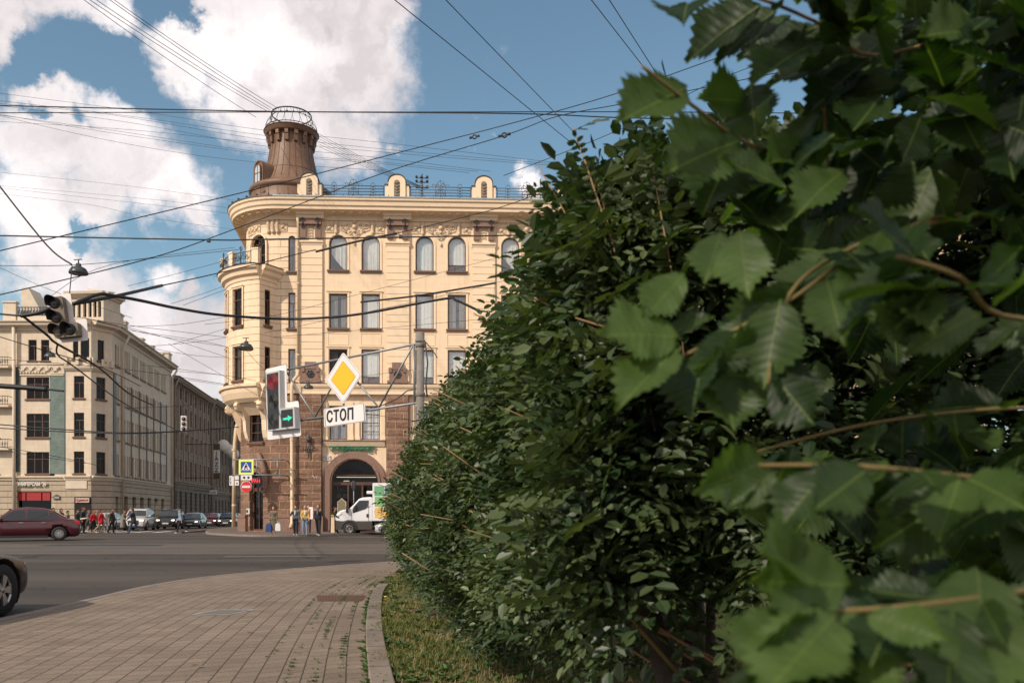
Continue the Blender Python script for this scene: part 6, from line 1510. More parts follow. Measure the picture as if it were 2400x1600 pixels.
    b = MB()
    for cx, cy, rr in ((884,1203,6),(893,1199,8),(900,1207,7),(889,1212,6),(908,1200,7)): b.ring((q(cx,0)[0], -1.1, q(0,cy)[1]), rr/s, .012, 16, 4)
    b.build('circle_pattern', mat('pale_yellow_line', (.75,.58,.3), .5), yp)
    b = MB(); b.box(q(857,0)[0], x0, -.7, .7, q(0,1161)[1], q(0,1154)[1]); b.build('cooling_unit', white, root, bevel=.05)
    b = MB(); b.box(x0+.1, x0+4.3, -.9, .9, .55, zb_); b.box(x0, x0+4.3, -1.05, -.98, .5, .6); b.build('chassis', M['trimblk'], root)
    for wx_, sd in ((q(819,0)[0], -1), (q(819,0)[0], 1), (x0+3.1, -1), (x0+3.1, 1)): wheel(root, wx_, sd*.9, .41, .41, .24, sd, 12, .55)

    a = MB(); a.ring((q(819,0)[0], -1.005, .42), .47, .05, 18, 5, a0=0, a1=math.pi); a.build('wheel_arch', M['trimblk'], root)
truck()
# ---------------- people ----------------
SK = mat('skin', (.42,.235,.16), .6, noise=.08, nscale=20)
def cl(name, c): return mat(name, c, .85, noise=.12, nscale=12)
def blobmesh(name, shapes, vox, m, parent=None, loc=None):
    """capsules (a,b,ra,rb[,flat]) joined to one continuous skin by voxel remesh"""
    b = MB()
    for sh in shapes:
        if sh[0] == 'e': b.ball(sh[1], 1, 8, 0, sh[2]); continue
        a, c, ra, rb = [*sh[:4]]; a, c = Vector(a), Vector(c)
        f = sh[4] if len(sh) > 4 else 1
        s0 = len(b.v); K = 6; d = (c-a); pts = [a-d.normalized()*ra*.7, a-d.normalized()*ra*.35]+[a+d*t/4 for t in range(5)]+[c+d.normalized()*rb*.35, c+d.normalized()*rb*.7]
        rs = [ra*.7, ra*.93]+[ra+(rb-ra)*t/4 for t in range(5)]+[rb*.93, rb*.7]
        b.tube(pts, rs, 10)
        if f != 1:
            mid = (a+c)/2
            b.v[s0:] = [(v[0], mid.y+(v[1]-mid.y)*f, v[2]) for v in b.v[s0:]]
    o = b.build(name, m, parent)
    r = o.modifiers.new('r', 'REMESH'); r.mode = 'VOXEL'; r.voxel_size = vox; r.use_smooth_shade = True
    s = o.modifiers.new('s', 'SMOOTH'); s.factor = .5; s.iterations = 3
    apply_mods(o)
    if not o.data.materials: o.data.materials.append(m)
    if loc is not None: o.location = loc
    return o
def person(label, loc, face, h=1.72, top=(.1,.1,.1), bot=(.05,.05,.06), legs='trousers', stride=0, arms=((0,0),(0,0)), hair=(.03,.02,.015), hairlen=0, coat=0, group=None, shoe=(.03,.03,.03), lean=0, bend=((None),(None)), shirt=None, skirt=None):
    """figure faces -y before it is turned by face (0 = towards the camera). arms: per side (swing forward deg, elbow bend deg); right side is x<0"""
    k = h/1.75; V = lambda x, y, z: (x*k, y*k, z*k)
    st = R(stride); hip = {s: Vector(V(s*.09, 0, .92)) for s in (-1, 1)}; S = []; J = {}
    for s in (-1, 1):
        a = st*(1 if s > 0 else -1); kb = max(0, -a)*.9+ (.12 if stride else .02)
        kn = hip[s]+Vector((s*.01*k, -math.sin(a)*.44*k, -math.cos(a)*.44*k)); b2 = a-kb
        an = kn+Vector((0, -math.sin(b2)*.42*k, -math.cos(b2)*.42*k)); J[s] = (kn, an)
    low = min(J[-1][1].z, J[1][1].z)-.075*k
    dz = Vector((0, 0, -low)); 
    for s in (-1, 1): hip[s] = hip[s]+dz; J[s] = (J[s][0]+dz, J[s][1]+dz)
    ln = R(lean); pel = Vector(V(0,0,.95))+dz
    def T(x, y, z):   # torso point with lean forward
        p = Vector(V(x, y, z-.95)); return pel+Vector((p.x, p.y*math.cos(ln)-p.z*math.sin(ln), p.z*math.cos(ln)+p.y*math.sin(ln)))
    neck = T(0,.01,1.46); head = T(0,-.015,1.63)
    body = [(T(-.06,0,.97), T(.06,0,.97), .13*k, .13*k), (T(0,0,1.0), T(0,0,1.25), .125*k, .14*k), (T(-.09,0,1.3), T(.09,0,1.3), .12*k, .12*k), (T(-.15,0,1.42), T(.15,0,1.42), .055*k, .055*k), (T(0,.01,1.38), neck, .07*k, .055*k), (neck, T(0,0,1.55), .052*k, .05*k),
            ('e', tuple(head), (.078*k,.098*k,.118*k)), ('e', tuple(T(0,-.05,1.575)), (.05*k,.05*k,.05*k)), ('e', tuple(T(0,-.118,1.615)), (.014*k,.02*k,.024*k)), ('e', tuple(T(-.082,0,1.625)), (.012*k,.02*k,.03*k)), ('e', tuple(T(.082,0,1.625)), (.012*k,.02*k,.03*k)), ('e', tuple(T(0,-.108,1.565)), (.026*k,.012*k,.008*k))]
    arm = {}
    for s, (sw, el) in zip((-1, 1), arms):
        out_ = .10
        if isinstance(sw, tuple): sw, out_ = sw
        sh_ = T(s*.185, 0, 1.395); a = R(sw); e_ = R(sw+el)
        elb = sh_+Vector((s*out_*.28*k, -math.sin(a)*.28*k, -math.cos(a)*.28*k)); wr = elb+Vector(((-s*.11 if el > 90 else (-s*.05 if el > 20 else s*.02))*k, -math.sin(e_)*.25*k*(.9 if el > 90 else 1), -math.cos(e_)*.25*k*(.9 if el > 90 else 1)))
        d = (wr-elb).normalized(); pm_ = wr+d*.05*k; arm[s] = (sh_, elb, wr, pm_)
        body += [(sh_, elb, .05*k, .042*k), (elb, wr, .04*k, .027*k), (wr, pm_, .027*k, .036*k)]
        side = Vector((0, 1, 0)); side = (side-d*side.dot(d)).normalized()
        for j in range(4):
            o_ = side*(j-1.5)*.019*k; l = (.07,.08,.075,.058)[j]*k; p1 = pm_+d*.025*k+o_; p2 = p1+d*l*.5; p3 = p2+d*l*.4+Vector((-s*.018*k,0,0)); body += [(p1, p2, .0105*k, .0095*k), (p2, p3, .0095*k, .0085*k)]
        th = pm_-side*.03*k; body += [(pm_, th+d*.01*k, .014*k, .012*k), (th+d*.01*k, th+d*.05*k-side*.008*k, .011*k, .009*k)]
    for s in (-1, 1):
        kn, an = J[s]; body += [(hip[s], kn, .085*k, .058*k), (kn, an, .055*k, .036*k), (an, an+Vector((0,-.12*k,-.045*k)), .036*k, .032*k)]
    root = blobmesh('person', body, .014, SK); root.location = loc; root.rotation_euler = (0, 0, face); tag(root, label, 'person', group)
    # clothing
    tl = {0:.93, 1:.80, 2:.55}[coat]
    g = 1.18
    tp = [(T(-.07,0,1.02), T(.07,0,1.02), .15*k, .15*k), (T(0,0,1.05), T(0,0,1.3), .148*k, .158*k), (T(-.09,0,1.32), T(.09,0,1.32), .138*k, .138*k), (T(-.14,0,1.385), T(.14,0,1.385), .068*k, .068*k), (T(0,.01,1.41), T(0,.01,1.47), .085*k, .066*k), (T(0,.01,1.45), T(.15,0,1.40), .06*k, .052*k), (T(0,.01,1.45), T(-.15,0,1.40), .06*k, .052*k)]
    if coat: tp += [(T(-.07,0,1.0), Vector(V(-.09,0,tl))+dz, .14*k, .17*k), (T(.07,0,1.0), Vector(V(.09,0,tl))+dz, .14*k, .17*k)]
    for s in (-1, 1): a = arm[s]; tp += [(a[0], a[1], .060*k, .056*k), (a[1], a[1].lerp(a[2], .93), .055*k, .045*k)]
    blobmesh('jacket' if coat == 0 else 'coat', tp, .02, cl('cloth_top', top), root)
    if legs == 'trousers':
        bt = [(T(-.07,0,.97), T(.07,0,.97), .143*k, .143*k)]
        for s in (-1, 1): kn, an = J[s]; bt += [(hip[s], kn, .102*k, .074*k), (kn, an+Vector((0,0,.0)), .072*k, .058*k)]
        blobmesh('trousers', bt, .02, cl('cloth_legs', bot), root)
    elif legs == 'skirt':
        kz = (J[-1][0]+J[1][0])/2; bt = [(T(-.07,0,.97), T(.07,0,.97), .145*k, .145*k), (hip[-1], J[-1][0]+Vector((0,0,-.1*k)), .12*k, .12*k), (hip[1], J[1][0]+Vector((0,0,-.1*k)), .12*k, .12*k), (pel, kz+Vector((0,0,-.1*k)), .13*k, .13*k)]
        blobmesh('skirt', bt, .02, cl('cloth_skirt', bot), root)
    elif legs == 'leggings': pass
    for s in (-1, 1):
        kn, an = J[s]; blobmesh('shoe', [(an+Vector((0,.03*k,-.03*k)), an+Vector((0,-.15*k,-.048*k)), .042*k, .034*k), (an, an+Vector((0,0,-.03*k)), .045*k, .045*k)], .013, cl('shoe_leather', shoe), root)
    hs = [('e', tuple(T(0,.015,1.665)), (.09*k,.108*k,.10*k)), ('e', tuple(T(0,.05,1.61)), (.082*k,.072*k,.11*k))]
    if hairlen: hs += [(T(-.03,.06,1.62), T(-.04,.08,1.62-hairlen), .06*k, .05*k), (T(.03,.06,1.62), T(.04,.08,1.62-hairlen), .06*k, .05*k)]
    hr = blobmesh('hair', hs, .014, cl('hair', hair), root)
    # keep the face free of hair
    bm = bmesh.new(); bm.from_mesh(hr.data); f0 = T(0,-.08,1.60)
    for v in bm.verts:
        if v.co.y < T(0,-.06,1.6).y and v.co.z < T(0,0,1.685).z: v.co.y += .05*k
    bm.to_mesh(hr.data); bm.free()
    fe = MB()
    for s in (-1, 1): fe.ball(tuple(T(s*.03,-.103,1.632)), .010*k, 4, sc=(1.2,.5,.6))
    fe.build('eyes', M['black'], root)
    if shirt:
        v = MB(); q = [T(-.05,-.155,1.44), T(.05,-.155,1.44), T(.015,-.17,1.18), T(-.015,-.17,1.18)]; v.add(q, [(0,1,2,3)]); v.build('shirt_front', cl('shirt', shirt), root)
    root['arm'] = 0; del root['arm']
    return root, arm, T
GP = 'people waiting at the far kerb'; zf = .12
def pp(px, d, z=zf): return ((px-1200)/F*d, d, z)
a, arm, T = person('woman in long olive dress holding a bag in each hand', pp(641, 49.5), R(6), 1.66, (.14,.115,.08), (.13,.105,.07), 'skirt', 0, ((8,4),(8,4)), (.09,.035,.02), .0, group=GP, shoe=(.30,.18,.12))
ax = Vector(a.location)
def bag(label, m, p, w, h_, name='carrier_bag', cat='bag'):
    e = empty(name, p, 0, label, cat); b = MB(); b.prism([(-w*.8,0),(w*.8,0),(w,.06),(w*.85,h_*.8),(w*.5,h_),(-w*.5,h_),(-w*.85,h_*.8),(-w,.06)], -.07, .07); b.build('body', m, e, bevel=.03)
    b = MB(); b.ring((0,0,h_), w*.45, .008, 12, 4, a0=0, a1=math.pi); b.build('handle', m, e); return e
rt = Matrix.Rotation(R(6), 4, 'Z')
h1 = ax+(rt @ arm[-1][3]); h2 = ax+(rt @ arm[1][3])
bag('dark blue patterned shopping bag hanging from the olive dressed woman', mat('blue_patterned_bag', (.015,.04,.15), .6, noise=.9, nscale=9), (h1.x-.03, h1.y-.02, h1.z-.60), .19, .50)
bag('white plastic bag hanging from the olive dressed woman', mat('white_plastic_bag', (.6,.6,.6), .5, noise=.1, nscale=9), (h2.x+.06, h2.y-.02, h2.z-.56), .17, .46)
person('man in patterned grey sweater and dark jeans, hand raised to his ear', pp(693, 49.6), R(-4), 1.72, (.07,.08,.10), (.012,.014,.025), 'trousers', 3, (((25,.35),140),(5,8)), (.02,.015,.012), group=GP, shoe=(.5,.5,.5), shirt=(.5,.5,.52))
person('man in mustard jacket, white shirt and pale blue jeans with a beard', pp(715, 48.8), R(10), 1.72, (.42,.27,.07), (.17,.23,.33), 'trousers', 5, ((12,(35)),(14,20)), (.16,.15,.14), group=GP, shoe=(.05,.06,.07), shirt=(.65,.65,.66))
person('man in dark jacket behind the mustard jacket man, looking down', pp(722, 51.4), R(30), 1.78, (.03,.022,.02), (.03,.03,.035), 'trousers', 3, ((20,60),(20,60)), (.02,.015,.012), group=GP)
e = empty('placard', pp(728.5, 50.9, 1.05), R(-15), 'tall white folded placard held by the man behind', 'placard'); b = MB(); b.box(-.14,.14,-.015,.015,0,.72); b.build('board', M['plate'], e); b = MB(); b.box(-.1,-.02,-.022,-.016,.1,.62); b.build('red_stripe', M['signred'], e)
person('man in black jacket talking on a phone, white trainers', pp(746, 48.6), R(-8), 1.76, (.010,.010,.012), (.012,.013,.018), 'trousers', 8, ((8,25),((22,.35),142)), (.03,.022,.016), group=GP, shoe=(.55,.55,.55), shirt=(.12,.12,.13))
person('person in dark clothes walking right by the shop door with hair in a bun', pp(785, 54.8), R(90), 1.70, (.012,.02,.018), (.02,.02,.022), 'trousers', 14, ((25,30),(-12,20)), (.02,.015,.012), group=GP)
e = empty('paper_bag', pp(780.3, 54.6, .9), 0, 'cream tube bag standing in front of the person by the shop door', 'bag'); b = MB(); b.prism([(-.12,-.75),(.12,-.75),(.1,.25),(-.1,.25)], -.08, .08); b.build('body', M['pipe'], e, bevel=.02); b = MB()
for i in range(5): b.ball((random.uniform(-.1,.1), random.uniform(-.05,.05), .3+random.uniform(0,.08)), .05, 4)
b.build('flowers', mat('yellow_flowers', (.5,.35,.03), .8, noise=.8, nscale=20), e)
GC = 'people walking over the crossing'; LG = R(90); RG = R(-90)
CR = [ # px, depth, dir(+1 right), h, top, bottom, legs, stride, coat, hair, hairlen, shoe, label
 (181,63,1,1.66,(.02,.02,.025),(.02,.02,.025),'trousers',10,0,(.02,.015,.01),.0,(.02,.02,.02),'person in black mostly hidden behind the tall man in navy'),
 (194,60,1,1.84,(.012,.015,.03),(.012,.012,.018),'trousers',6,1,(.05,.025,.015),0,(.02,.02,.02),'tall man in navy jacket, leftmost on the crossing, holding a paper roll'),
 (207,62,1,1.66,(.10,.11,.14),(.05,.045,.03),'trousers',22,0,(.12,.06,.03),.12,(.2,.2,.2),'woman with brown hair in grey blue top between navy man and red jacket'),
 (218,60,1,1.66,(.42,.008,.02),(.012,.012,.012),'skirt',24,0,(.08,.035,.02),.12,(.5,.5,.5),'woman in short crimson jacket and black skirt walking right'),
 (226,62.5,1,1.68,(.28,.23,.18),(.25,.2,.15),'trousers',20,1,(.16,.09,.05),.1,(.2,.15,.1),'person in beige coat between the two red jackets'),
 (237,60,1,1.70,(.46,.010,.02),(.25,.20,.13),'trousers',24,1,(.02,.015,.012),.0,(.3,.2,.12),'woman in long red coat and beige trousers stepping right'),
 (247,63,1,1.64,(.40,.42,.40),(.42,.42,.42),'trousers',14,1,(.05,.03,.02),.0,(.3,.3,.3),'person in pale grey behind the long red coat'),
 (262,60.5,1,1.74,(.035,.02,.015),(.015,.018,.025),'trousers',10,1,(.02,.015,.012),0,(.02,.02,.02),'man in brown suit with pale blue shirt walking right'),
 (289,59.5,1,1.68,(.19,.16,.125),(.02,.02,.025),'trousers',30,2,(.06,.03,.02),.0,(.45,.40,.38),'woman in grey beige coat striding right with arm back'),
 (313,59.5,-1,1.80,(.015,.02,.035),(.03,.07,.12),'trousers',26,1,(.03,.02,.015),0,(.03,.03,.03),'man in navy jacket and blue jeans walking left past the white car'),
 (424,60,-1,1.70,(.20,.27,.33),(.012,.012,.015),'trousers',24,0,(.10,.05,.03),.08,(.55,.55,.55),'woman in pale denim jacket and black leggings with white trainers'),
 (124,58,1,1.76,(.02,.03,.035),(.02,.02,.02),'trousers',6,0,(.01,.008,.008),.2,(.02,.02,.02),'dark haired woman seen above the boot of the red car, first of two'),
 (143,58,1,1.72,(.04,.02,.018),(.02,.02,.02),'trousers',6,0,(.01,.008,.008),.22,(.02,.02,.02),'dark haired woman in brown just behind the red car, second of two'),
 (158,58,1,1.58,(.15,.13,.10),(.05,.05,.05),'trousers',6,0,(.015,.01,.008),.0,(.02,.02,.02),'short person with beige top at the tail of the red car'),
 (24,66,-1,1.74,(.02,.02,.02),(.02,.02,.02),'trousers',6,0,(.01,.008,.008),.0,(.02,.02,.02),'dark head just visible over the red car windscreen')]
for i, (px, d, dr, h, tp, bt, lg, sd, ct, hr, hl, sh, lab) in enumerate(CR):
    arms = ((sd*.9, 22), (-sd*.9, 12)) if i % 2 == 0 else ((-sd*.8, 14), (sd, 25))
    person(lab, ((px-1200)/F*d, d, .0), (RG if dr < 0 else LG)+R((i*37) % 21-10), h, tp, bt, lg, sd*.85, arms, hr, hl, ct, GC, sh, lean=3 if sd < 25 else 7, shirt=(.3,.38,.5) if 'suit' in lab else None)
e = empty('paper_roll', ((197-1200)/F*59.7, 59.7, 1.02), R(8), 'pale paper roll in the hand of the tall navy man', 'paper'); b = MB(); b.tube([(-.22,-.05,-.02),(.24,-.05,.04)], .055, 8); b.build('roll', M['pipe'], e)
# ---------------- vegetation ----------------
def leafmat(name, c1, c2, trans=.3, rough=.5, veins=False, vary=.35, back=None, spec=.4):
    m = bpy.data.materials.new(name); m.use_nodes = True; nt = m.node_tree; N = nt.nodes; L = nt.links; b = N['Principled BSDF']; out = N['Material Output']
    at_ = N.new('ShaderNodeAttribute'); at_.attribute_name = 'tone'
    cr = N.new('ShaderNodeMix'); cr.data_type = 'RGBA'; L.new(at_.outputs['Fac'], cr.inputs['Factor']); cr.inputs[6].default_value = (*c1, 1); cr.inputs[7].default_value = (*c2, 1)
    last = cr.outputs[2]
    if veins:
        uv = N.new('ShaderNodeUVMap'); sp = N.new('ShaderNodeSeparateXYZ'); L.new(uv.outputs[0], sp.inputs[0])
        ab = N.new('ShaderNodeMath'); ab.operation = 'ABSOLUTE'; L.new(sp.outputs[0], ab.inputs[0])
        md = N.new('ShaderNodeMath'); md.operation = 'LESS_THAN'; md.inputs[1].default_value = .011; L.new(ab.outputs[0], md.inputs[0])
        k = N.new('ShaderNodeMath'); k.operation = 'MULTIPLY_ADD'; k.inputs[1].default_value = -.55; L.new(ab.outputs[0], k.inputs[0]); L.new(sp.outputs[1], k.inputs[2])
        k2 = N.new('ShaderNodeMath'); k2.operation = 'MULTIPLY'; k2.inputs[1].default_value = 10; L.new(k.outputs[0], k2.inputs[0])
        fr = N.new('ShaderNodeMath'); fr.operation = 'FRACT'; L.new(k2.outputs[0], fr.inputs[0])
        ln = N.new('ShaderNodeMath'); ln.operation = 'LESS_THAN'; ln.inputs[1].default_value = .13; L.new(fr.outputs[0], ln.inputs[0])
        mxm = N.new('ShaderNodeMath'); mxm.operation = 'MAXIMUM'; L.new(md.outputs[0], mxm.inputs[0])
        hf = N.new('ShaderNodeMath'); hf.operation = 'MULTIPLY'; hf.inputs[1].default_value = .16; L.new(ln.outputs[0], hf.inputs[0]); L.new(hf.outputs[0], mxm.inputs[1])
        vx = N.new('ShaderNodeMix'); vx.data_type = 'RGBA'; L.new(mxm.outputs[0], vx.inputs['Factor']); L.new(last, vx.inputs[6]); vx.inputs[7].default_value = (c2[0]*1.5, c2[1]*1.3, c2[2]*1.2, 1); last = vx.outputs[2]
        pn = N.new('ShaderNodeMath'); pn.operation = 'PINGPONG'; pn.inputs[1].default_value = .5; L.new(k2.outputs[0], pn.inputs[0])
        bp = N.new('ShaderNodeBump'); bp.inputs['Strength'].default_value = .4; bp.inputs['Distance'].default_value = .002; L.new(pn.outputs[0], bp.inputs['Height']); L.new(bp.outputs[0], b.inputs['Normal'])
        tn = N.new('ShaderNodeTexNoise'); tn.inputs['Scale'].default_value = 35; tn.inputs['Detail'].default_value = 4; tc = N.new('ShaderNodeTexCoord'); L.new(tc.outputs['Object'], tn.inputs['Vector'])
        tm = N.new('ShaderNodeMapRange'); tm.inputs['To Min'].default_value = .7; tm.inputs['To Max'].default_value = 1.3; L.new(tn.outputs['Fac'], tm.inputs['Value'])
        hv = N.new('ShaderNodeHueSaturation'); L.new(last, hv.inputs['Color']); L.new(tm.outputs[0], hv.inputs['Value']); last = hv.outputs[0]
    L.new(last, b.inputs['Base Color']); b.inputs['Roughness'].default_value = rough; b.inputs['Specular IOR Level'].default_value = spec
    tr = N.new('ShaderNodeBsdfTranslucent'); tg = N.new('ShaderNodeMix'); tg.data_type = 'RGBA'; tg.blend_type = 'MULTIPLY'; tg.inputs['Factor'].default_value = 1; L.new(last, tg.inputs[6]); tg.inputs[7].default_value = (1.5,1.7,.5,1)
    L.new(tg.outputs[2], tr.inputs[0])
    mx = N.new('ShaderNodeMixShader'); mx.inputs[0].default_value = trans; L.new(b.outputs[0], mx.inputs[1]); L.new(tr.outputs[0], mx.inputs[2]); L.new(mx.outputs[0], out.inputs[0]); return m
M['hedgeleaf'] = leafmat('hedge_leaflet', (.022,.044,.016), (.105,.140,.052), .22, .42)
M['elmleaf'] = leafmat('elm_leaf', (.010,.027,.007), (.072,.120,.030), .44, .46, True, spec=.3)
M['twig'] = mat('pale_twig', (.25,.15,.075), .8, noise=.4, nscale=20); M['stem'] = mat('dark_stem_bark', (.035,.026,.02), .9, noise=.35, nscale=14, bump=.6, bscale=40)
M['petiole'] = mat('green_brown_shoot', (.16,.115,.035), .7, noise=.2, nscale=15)
def np_mesh(name, V, faces, m, parent=None, tone=None, uv=None, smooth=False):
    """V (n,3); faces (k,q) all same size"""
    me = bpy.data.meshes.new(name); n, q = faces.shape
    me.vertices.add(len(V)); me.vertices.foreach_set('co', V.astype(np.float32).ravel())
    me.loops.add(n*q); me.loops.foreach_set('vertex_index', faces.astype(np.int32).ravel())
    me.polygons.add(n); me.polygons.foreach_set('loop_start', np.arange(0, n*q, q, dtype=np.int32))
    me.polygons.foreach_set('use_smooth', np.full(n, smooth))
    me.update(calc_edges=True)
    if tone is not None: a = me.attributes.new('tone', 'FLOAT', 'POINT'); a.data.foreach_set('value', tone.astype(np.float32))
    if uv is not None: u = me.uv_layers.new(name='UVMap'); u.data.foreach_set('uv', uv[faces.ravel()].astype(np.float32).ravel())
    me.materials.append(m); o = bpy.data.objects.new(name, me); COL.objects.link(o); o.parent = parent; reg(o); return o
def unit(a): return a/np.maximum(1e-9, np.linalg.norm(a, axis=-1, keepdims=True))
# --- hedge surface: left face x at a given depth and height ---
HD = np.array([.9,1.5,2.1,2.9,3.8,5.1,6.5,8,10,12.5,15,17,18.3,19.0]); HX = np.array([.80,.42,.24,.15,.02,-.33,-.62,-.90,-1.20,-1.54,-1.89,-2.18,-2.25,-1.6])
def lump(y, z, s=1.0):
    return .10*np.sin(y*1.7*s+z*2.1)+.07*np.sin(y*3.9*s-z*3.3+1)+.05*np.sin(y*7.3+z*5.7)+.05*np.sin(z*9+y*2)
def hedge_left(y, z):
    x = np.interp(y, HD, HX); zz = (z-.3)/2.1
    under = np.where(z < .95, (.95-z)*np.interp(y, [4, 7, 10, 14, 18], [1.1, 1.0, .85, .75, .6]), 0)   # undercut towards the ground
    topc = np.where(z > 1.7, (z-1.7)*np.interp(y, [2, 3, 5, 8, 18], [.12, .2, .35, .6, .75]), 0)
    return x+under+topc+lump(y, z)*np.interp(y, [1, 4, 18], [.5, .8, 1.3])
def hedge_top(y): return np.interp(y, [1, 2, 3, 5, 8, 12, 15, 17, 19], [2.3, 2.26, 2.26, 2.34, 2.36, 2.34, 2.25, 2.0, 1.45])+.09*np.sin(y*5.1)+.06*np.sin(y*11.3)
def sprays(centers, outdir, n_leaf, ll, rng, droop=.5):
    """compound leaves: rachis with paired leaflets. returns V, F, tone"""
    n = len(centers); L_ = ll*rng.uniform(.7, 1.3, n)
    ax = unit(outdir*1.0+rng.normal(0, .65, (n, 3))+np.array([0, 0, -droop*.5])); up = unit(np.array([0,0,1.0])+outdir*.7+rng.normal(0, .45, (n, 3))); sd = unit(np.cross(ax, up)); up = np.cross(sd, ax)
    Vs = []; tn = []; base_t = np.clip(rng.beta(1.6, 2.6, n)+.22*np.sin(centers[:,1]*3.1+centers[:,2]*4)*np.sin(centers[:,2]*5.3-centers[:,1]*1.7), 0, 1)
    for j in range(n_leaf):
        pair = j//2; s = 1 if j % 2 else -1; f = (pair+.5)/(n_leaf/2)
        last = (j == n_leaf-1)
        p = centers+ax*(L_*4.2*f)[:, None]+np.array([0,0,-1.0])*(L_*1.6*f*f*droop)[:, None]
        d = unit(sd*s*(0.0 if last else 1.0)+ax*(1.0 if last else .45)+rng.normal(0, .09, (n, 3))+np.array([0,0,-.16])); nrm = unit(up+rng.normal(0, .17, (n, 3))); w = unit(np.cross(d, nrm)); nrm = np.cross(w, d)
        l = (L_*(1-.15*abs(f-.5))*rng.uniform(.85, 1.15, n))[:, None]; wd = l*.29
        fold = nrm*l*.09
        q = [p, p+d*l*.30+w*wd*.92+fold, p+d*l*.72+w*wd*.80+fold, p+d*l, p+d*l*.72-w*wd*.80+fold, p+d*l*.30-w*wd*.92+fold]
        Vs.append(np.stack(q, 1)); tn.append(np.repeat(np.clip(base_t+rng.normal(0, .12, n), 0, 1)[:, None], 6, 1))
    V = np.concatenate(Vs).reshape(-1, 3); T_ = np.concatenate(tn).ravel(); m = len(V)//6; b = np.arange(m)[:, None]*6
    F_ = np.concatenate([b+np.array([0,1,2,3]), b+np.array([0,3,4,5])]); return V, F_, T_
def hedge():
    rng = np.random.default_rng(5); h = empty('hedge', (0, 9, PZ), 0, 'tall dense dark green clipped hedge with small oval leaflets running away along the bed', 'hedge')
    Vt, Ft, Tt = [], [], []; off = 0
    def emit(n, y0, y1, ll, nl, inner, zmin=.32, side='left'):
        nonlocal off
        y = y0+(y1-y0)*rng.random(n)
        if side == 'left':
            zt = hedge_top(y); z = zmin+(zt-zmin)*rng.random(n)**.92; dep = rng.exponential(inner, n); x = hedge_left(y, z)+dep
            o = np.stack([-np.ones(n), np.full(n, -.45), .35*np.ones(n)], 1)
        elif side == 'top':
            zt = hedge_top(y); x = hedge_left(y, zt)+rng.random(n)*np.interp(y, [1, 4, 18], [2.6, 2.4, 2.0]); z = zt-rng.exponential(inner, n)+.05; o = np.stack([-.2*np.ones(n), np.full(n, -.3), np.ones(n)], 1)
        elif side == 'near':
            x = .25+2.9*rng.random(n)**1.2; y = 2.25+.25*np.abs(x-.3)*0+rng.exponential(.22, n)+.12*np.sin(x*6); z = zmin+(2.36-zmin)*rng.random(n); o = np.stack([-.3*np.ones(n), -np.ones(n), .2*np.ones(n)], 1)
        elif side == 'end':
            y = 18.4+rng.random(n)*.8; z = zmin+1.5*rng.random(n); x = -2.5+2.4*rng.random(n); o = np.stack([-.4*np.ones(n), np.ones(n), .2*np.ones(n)], 1)
        else:
            zt = hedge_top(y); z = zmin+(zt-zmin)*rng.random(n); x = hedge_left(y, z)+.4+2.2*rng.random(n); o = np.stack([-.6*np.ones(n), np.full(n, -.6), .3*np.ones(n)], 1)
        V, F_, T_ = sprays(np.stack([x, y, z], 1), unit(o), nl, ll, rng); 
        Vt.append(V); Ft.append(F_+off); Tt.append(T_); off += len(V)
    emit(1900, 2.2, 3.6, .050, 11, .12, 1.1); emit(4500, 3.0, 6.6, .040, 11, .16, .72); emit(7000, 6.0, 10.5, .038, 11, .17, .3); emit(8200, 10, 18.9, .044, 9, .2, .28)
    emit(900, 2.3, 3.4, .042, 11, .12, .3, 'top'); emit(3400, 2.2, 2.8, .044, 11, .2, 1.12, 'near'); emit(3000, 3, 10, .033, 9, .12, .3, 'top'); emit(1500, 10, 18.8, .045, 9, .15, .3, 'top')
    emit(5200, 2.5, 9, .042, 9, .2, 1.0, 'in'); emit(3500, 9, 18.5, .055, 7, .2, .4, 'in'); emit(900, 18, 19, .045, 9, .2, .3, 'end')
    V = np.concatenate(Vt); V[:, 2] = np.maximum(V[:, 2], PZ+.03)
    V -= np.array([0, 9, PZ])
    np_mesh('foliage', V, np.concatenate(Ft), M['hedgeleaf'], h, np.concatenate(Tt))
    # stems
    for i in range(34):
        y = 2.3+i*.46+random.uniform(-.15, .15); x0 = np.interp(y, [2, 3, 5, 7, 12, 18], [.75, .8, .8, .6, -.6, -1.7])+random.uniform(-.2, .7); st = MB()
        z = 2.0; tx = x0+random.uniform(-.55, .3); ty = y+random.uniform(-.3, .3)
        pts = [Vector((x0, y, .05)), Vector((x0+(tx-x0)*.3+random.uniform(-.05,.05), y+(ty-y)*.4, .6)), Vector((x0+(tx-x0)*.7, ty, 1.2)), Vector((tx, ty, z))]
        r0 = random.uniform(.022, .05); st.tube([p-Vector((0,9,PZ)) for p in pts], [r0, r0*.85, r0*.6, r0*.3], 7); st.build('stem', M['stem'], h)
    # clipped pale twigs sticking out of the face
    tw = []
    for i in range(64):
        y = 2.4+12*random.random()**1.4; z = random.uniform(.8, 2.2); x = float(hedge_left(np.array([y]), np.array([z]))[0]); l = random.uniform(.14, .34)*(1 if y > 4 else .7)
        t = MB(); a = Vector((x+.12, y, z)); d = Vector((-1, random.uniform(-.6,.2), random.uniform(.2,.75))).normalized(); p1 = a+d*l*.6+Vector((0,0,random.uniform(-.01,.01))); p2 = a+d*(l+.06)+Vector((0,random.uniform(-.04,.04),random.uniform(-.02,.05)))
        t.tube([v-Vector((0,9,PZ)) for v in (a-d*.3, a, p1, p2)], [.0048, .0045, .004, .003], 5); t.build('twig', M['twig'], h)
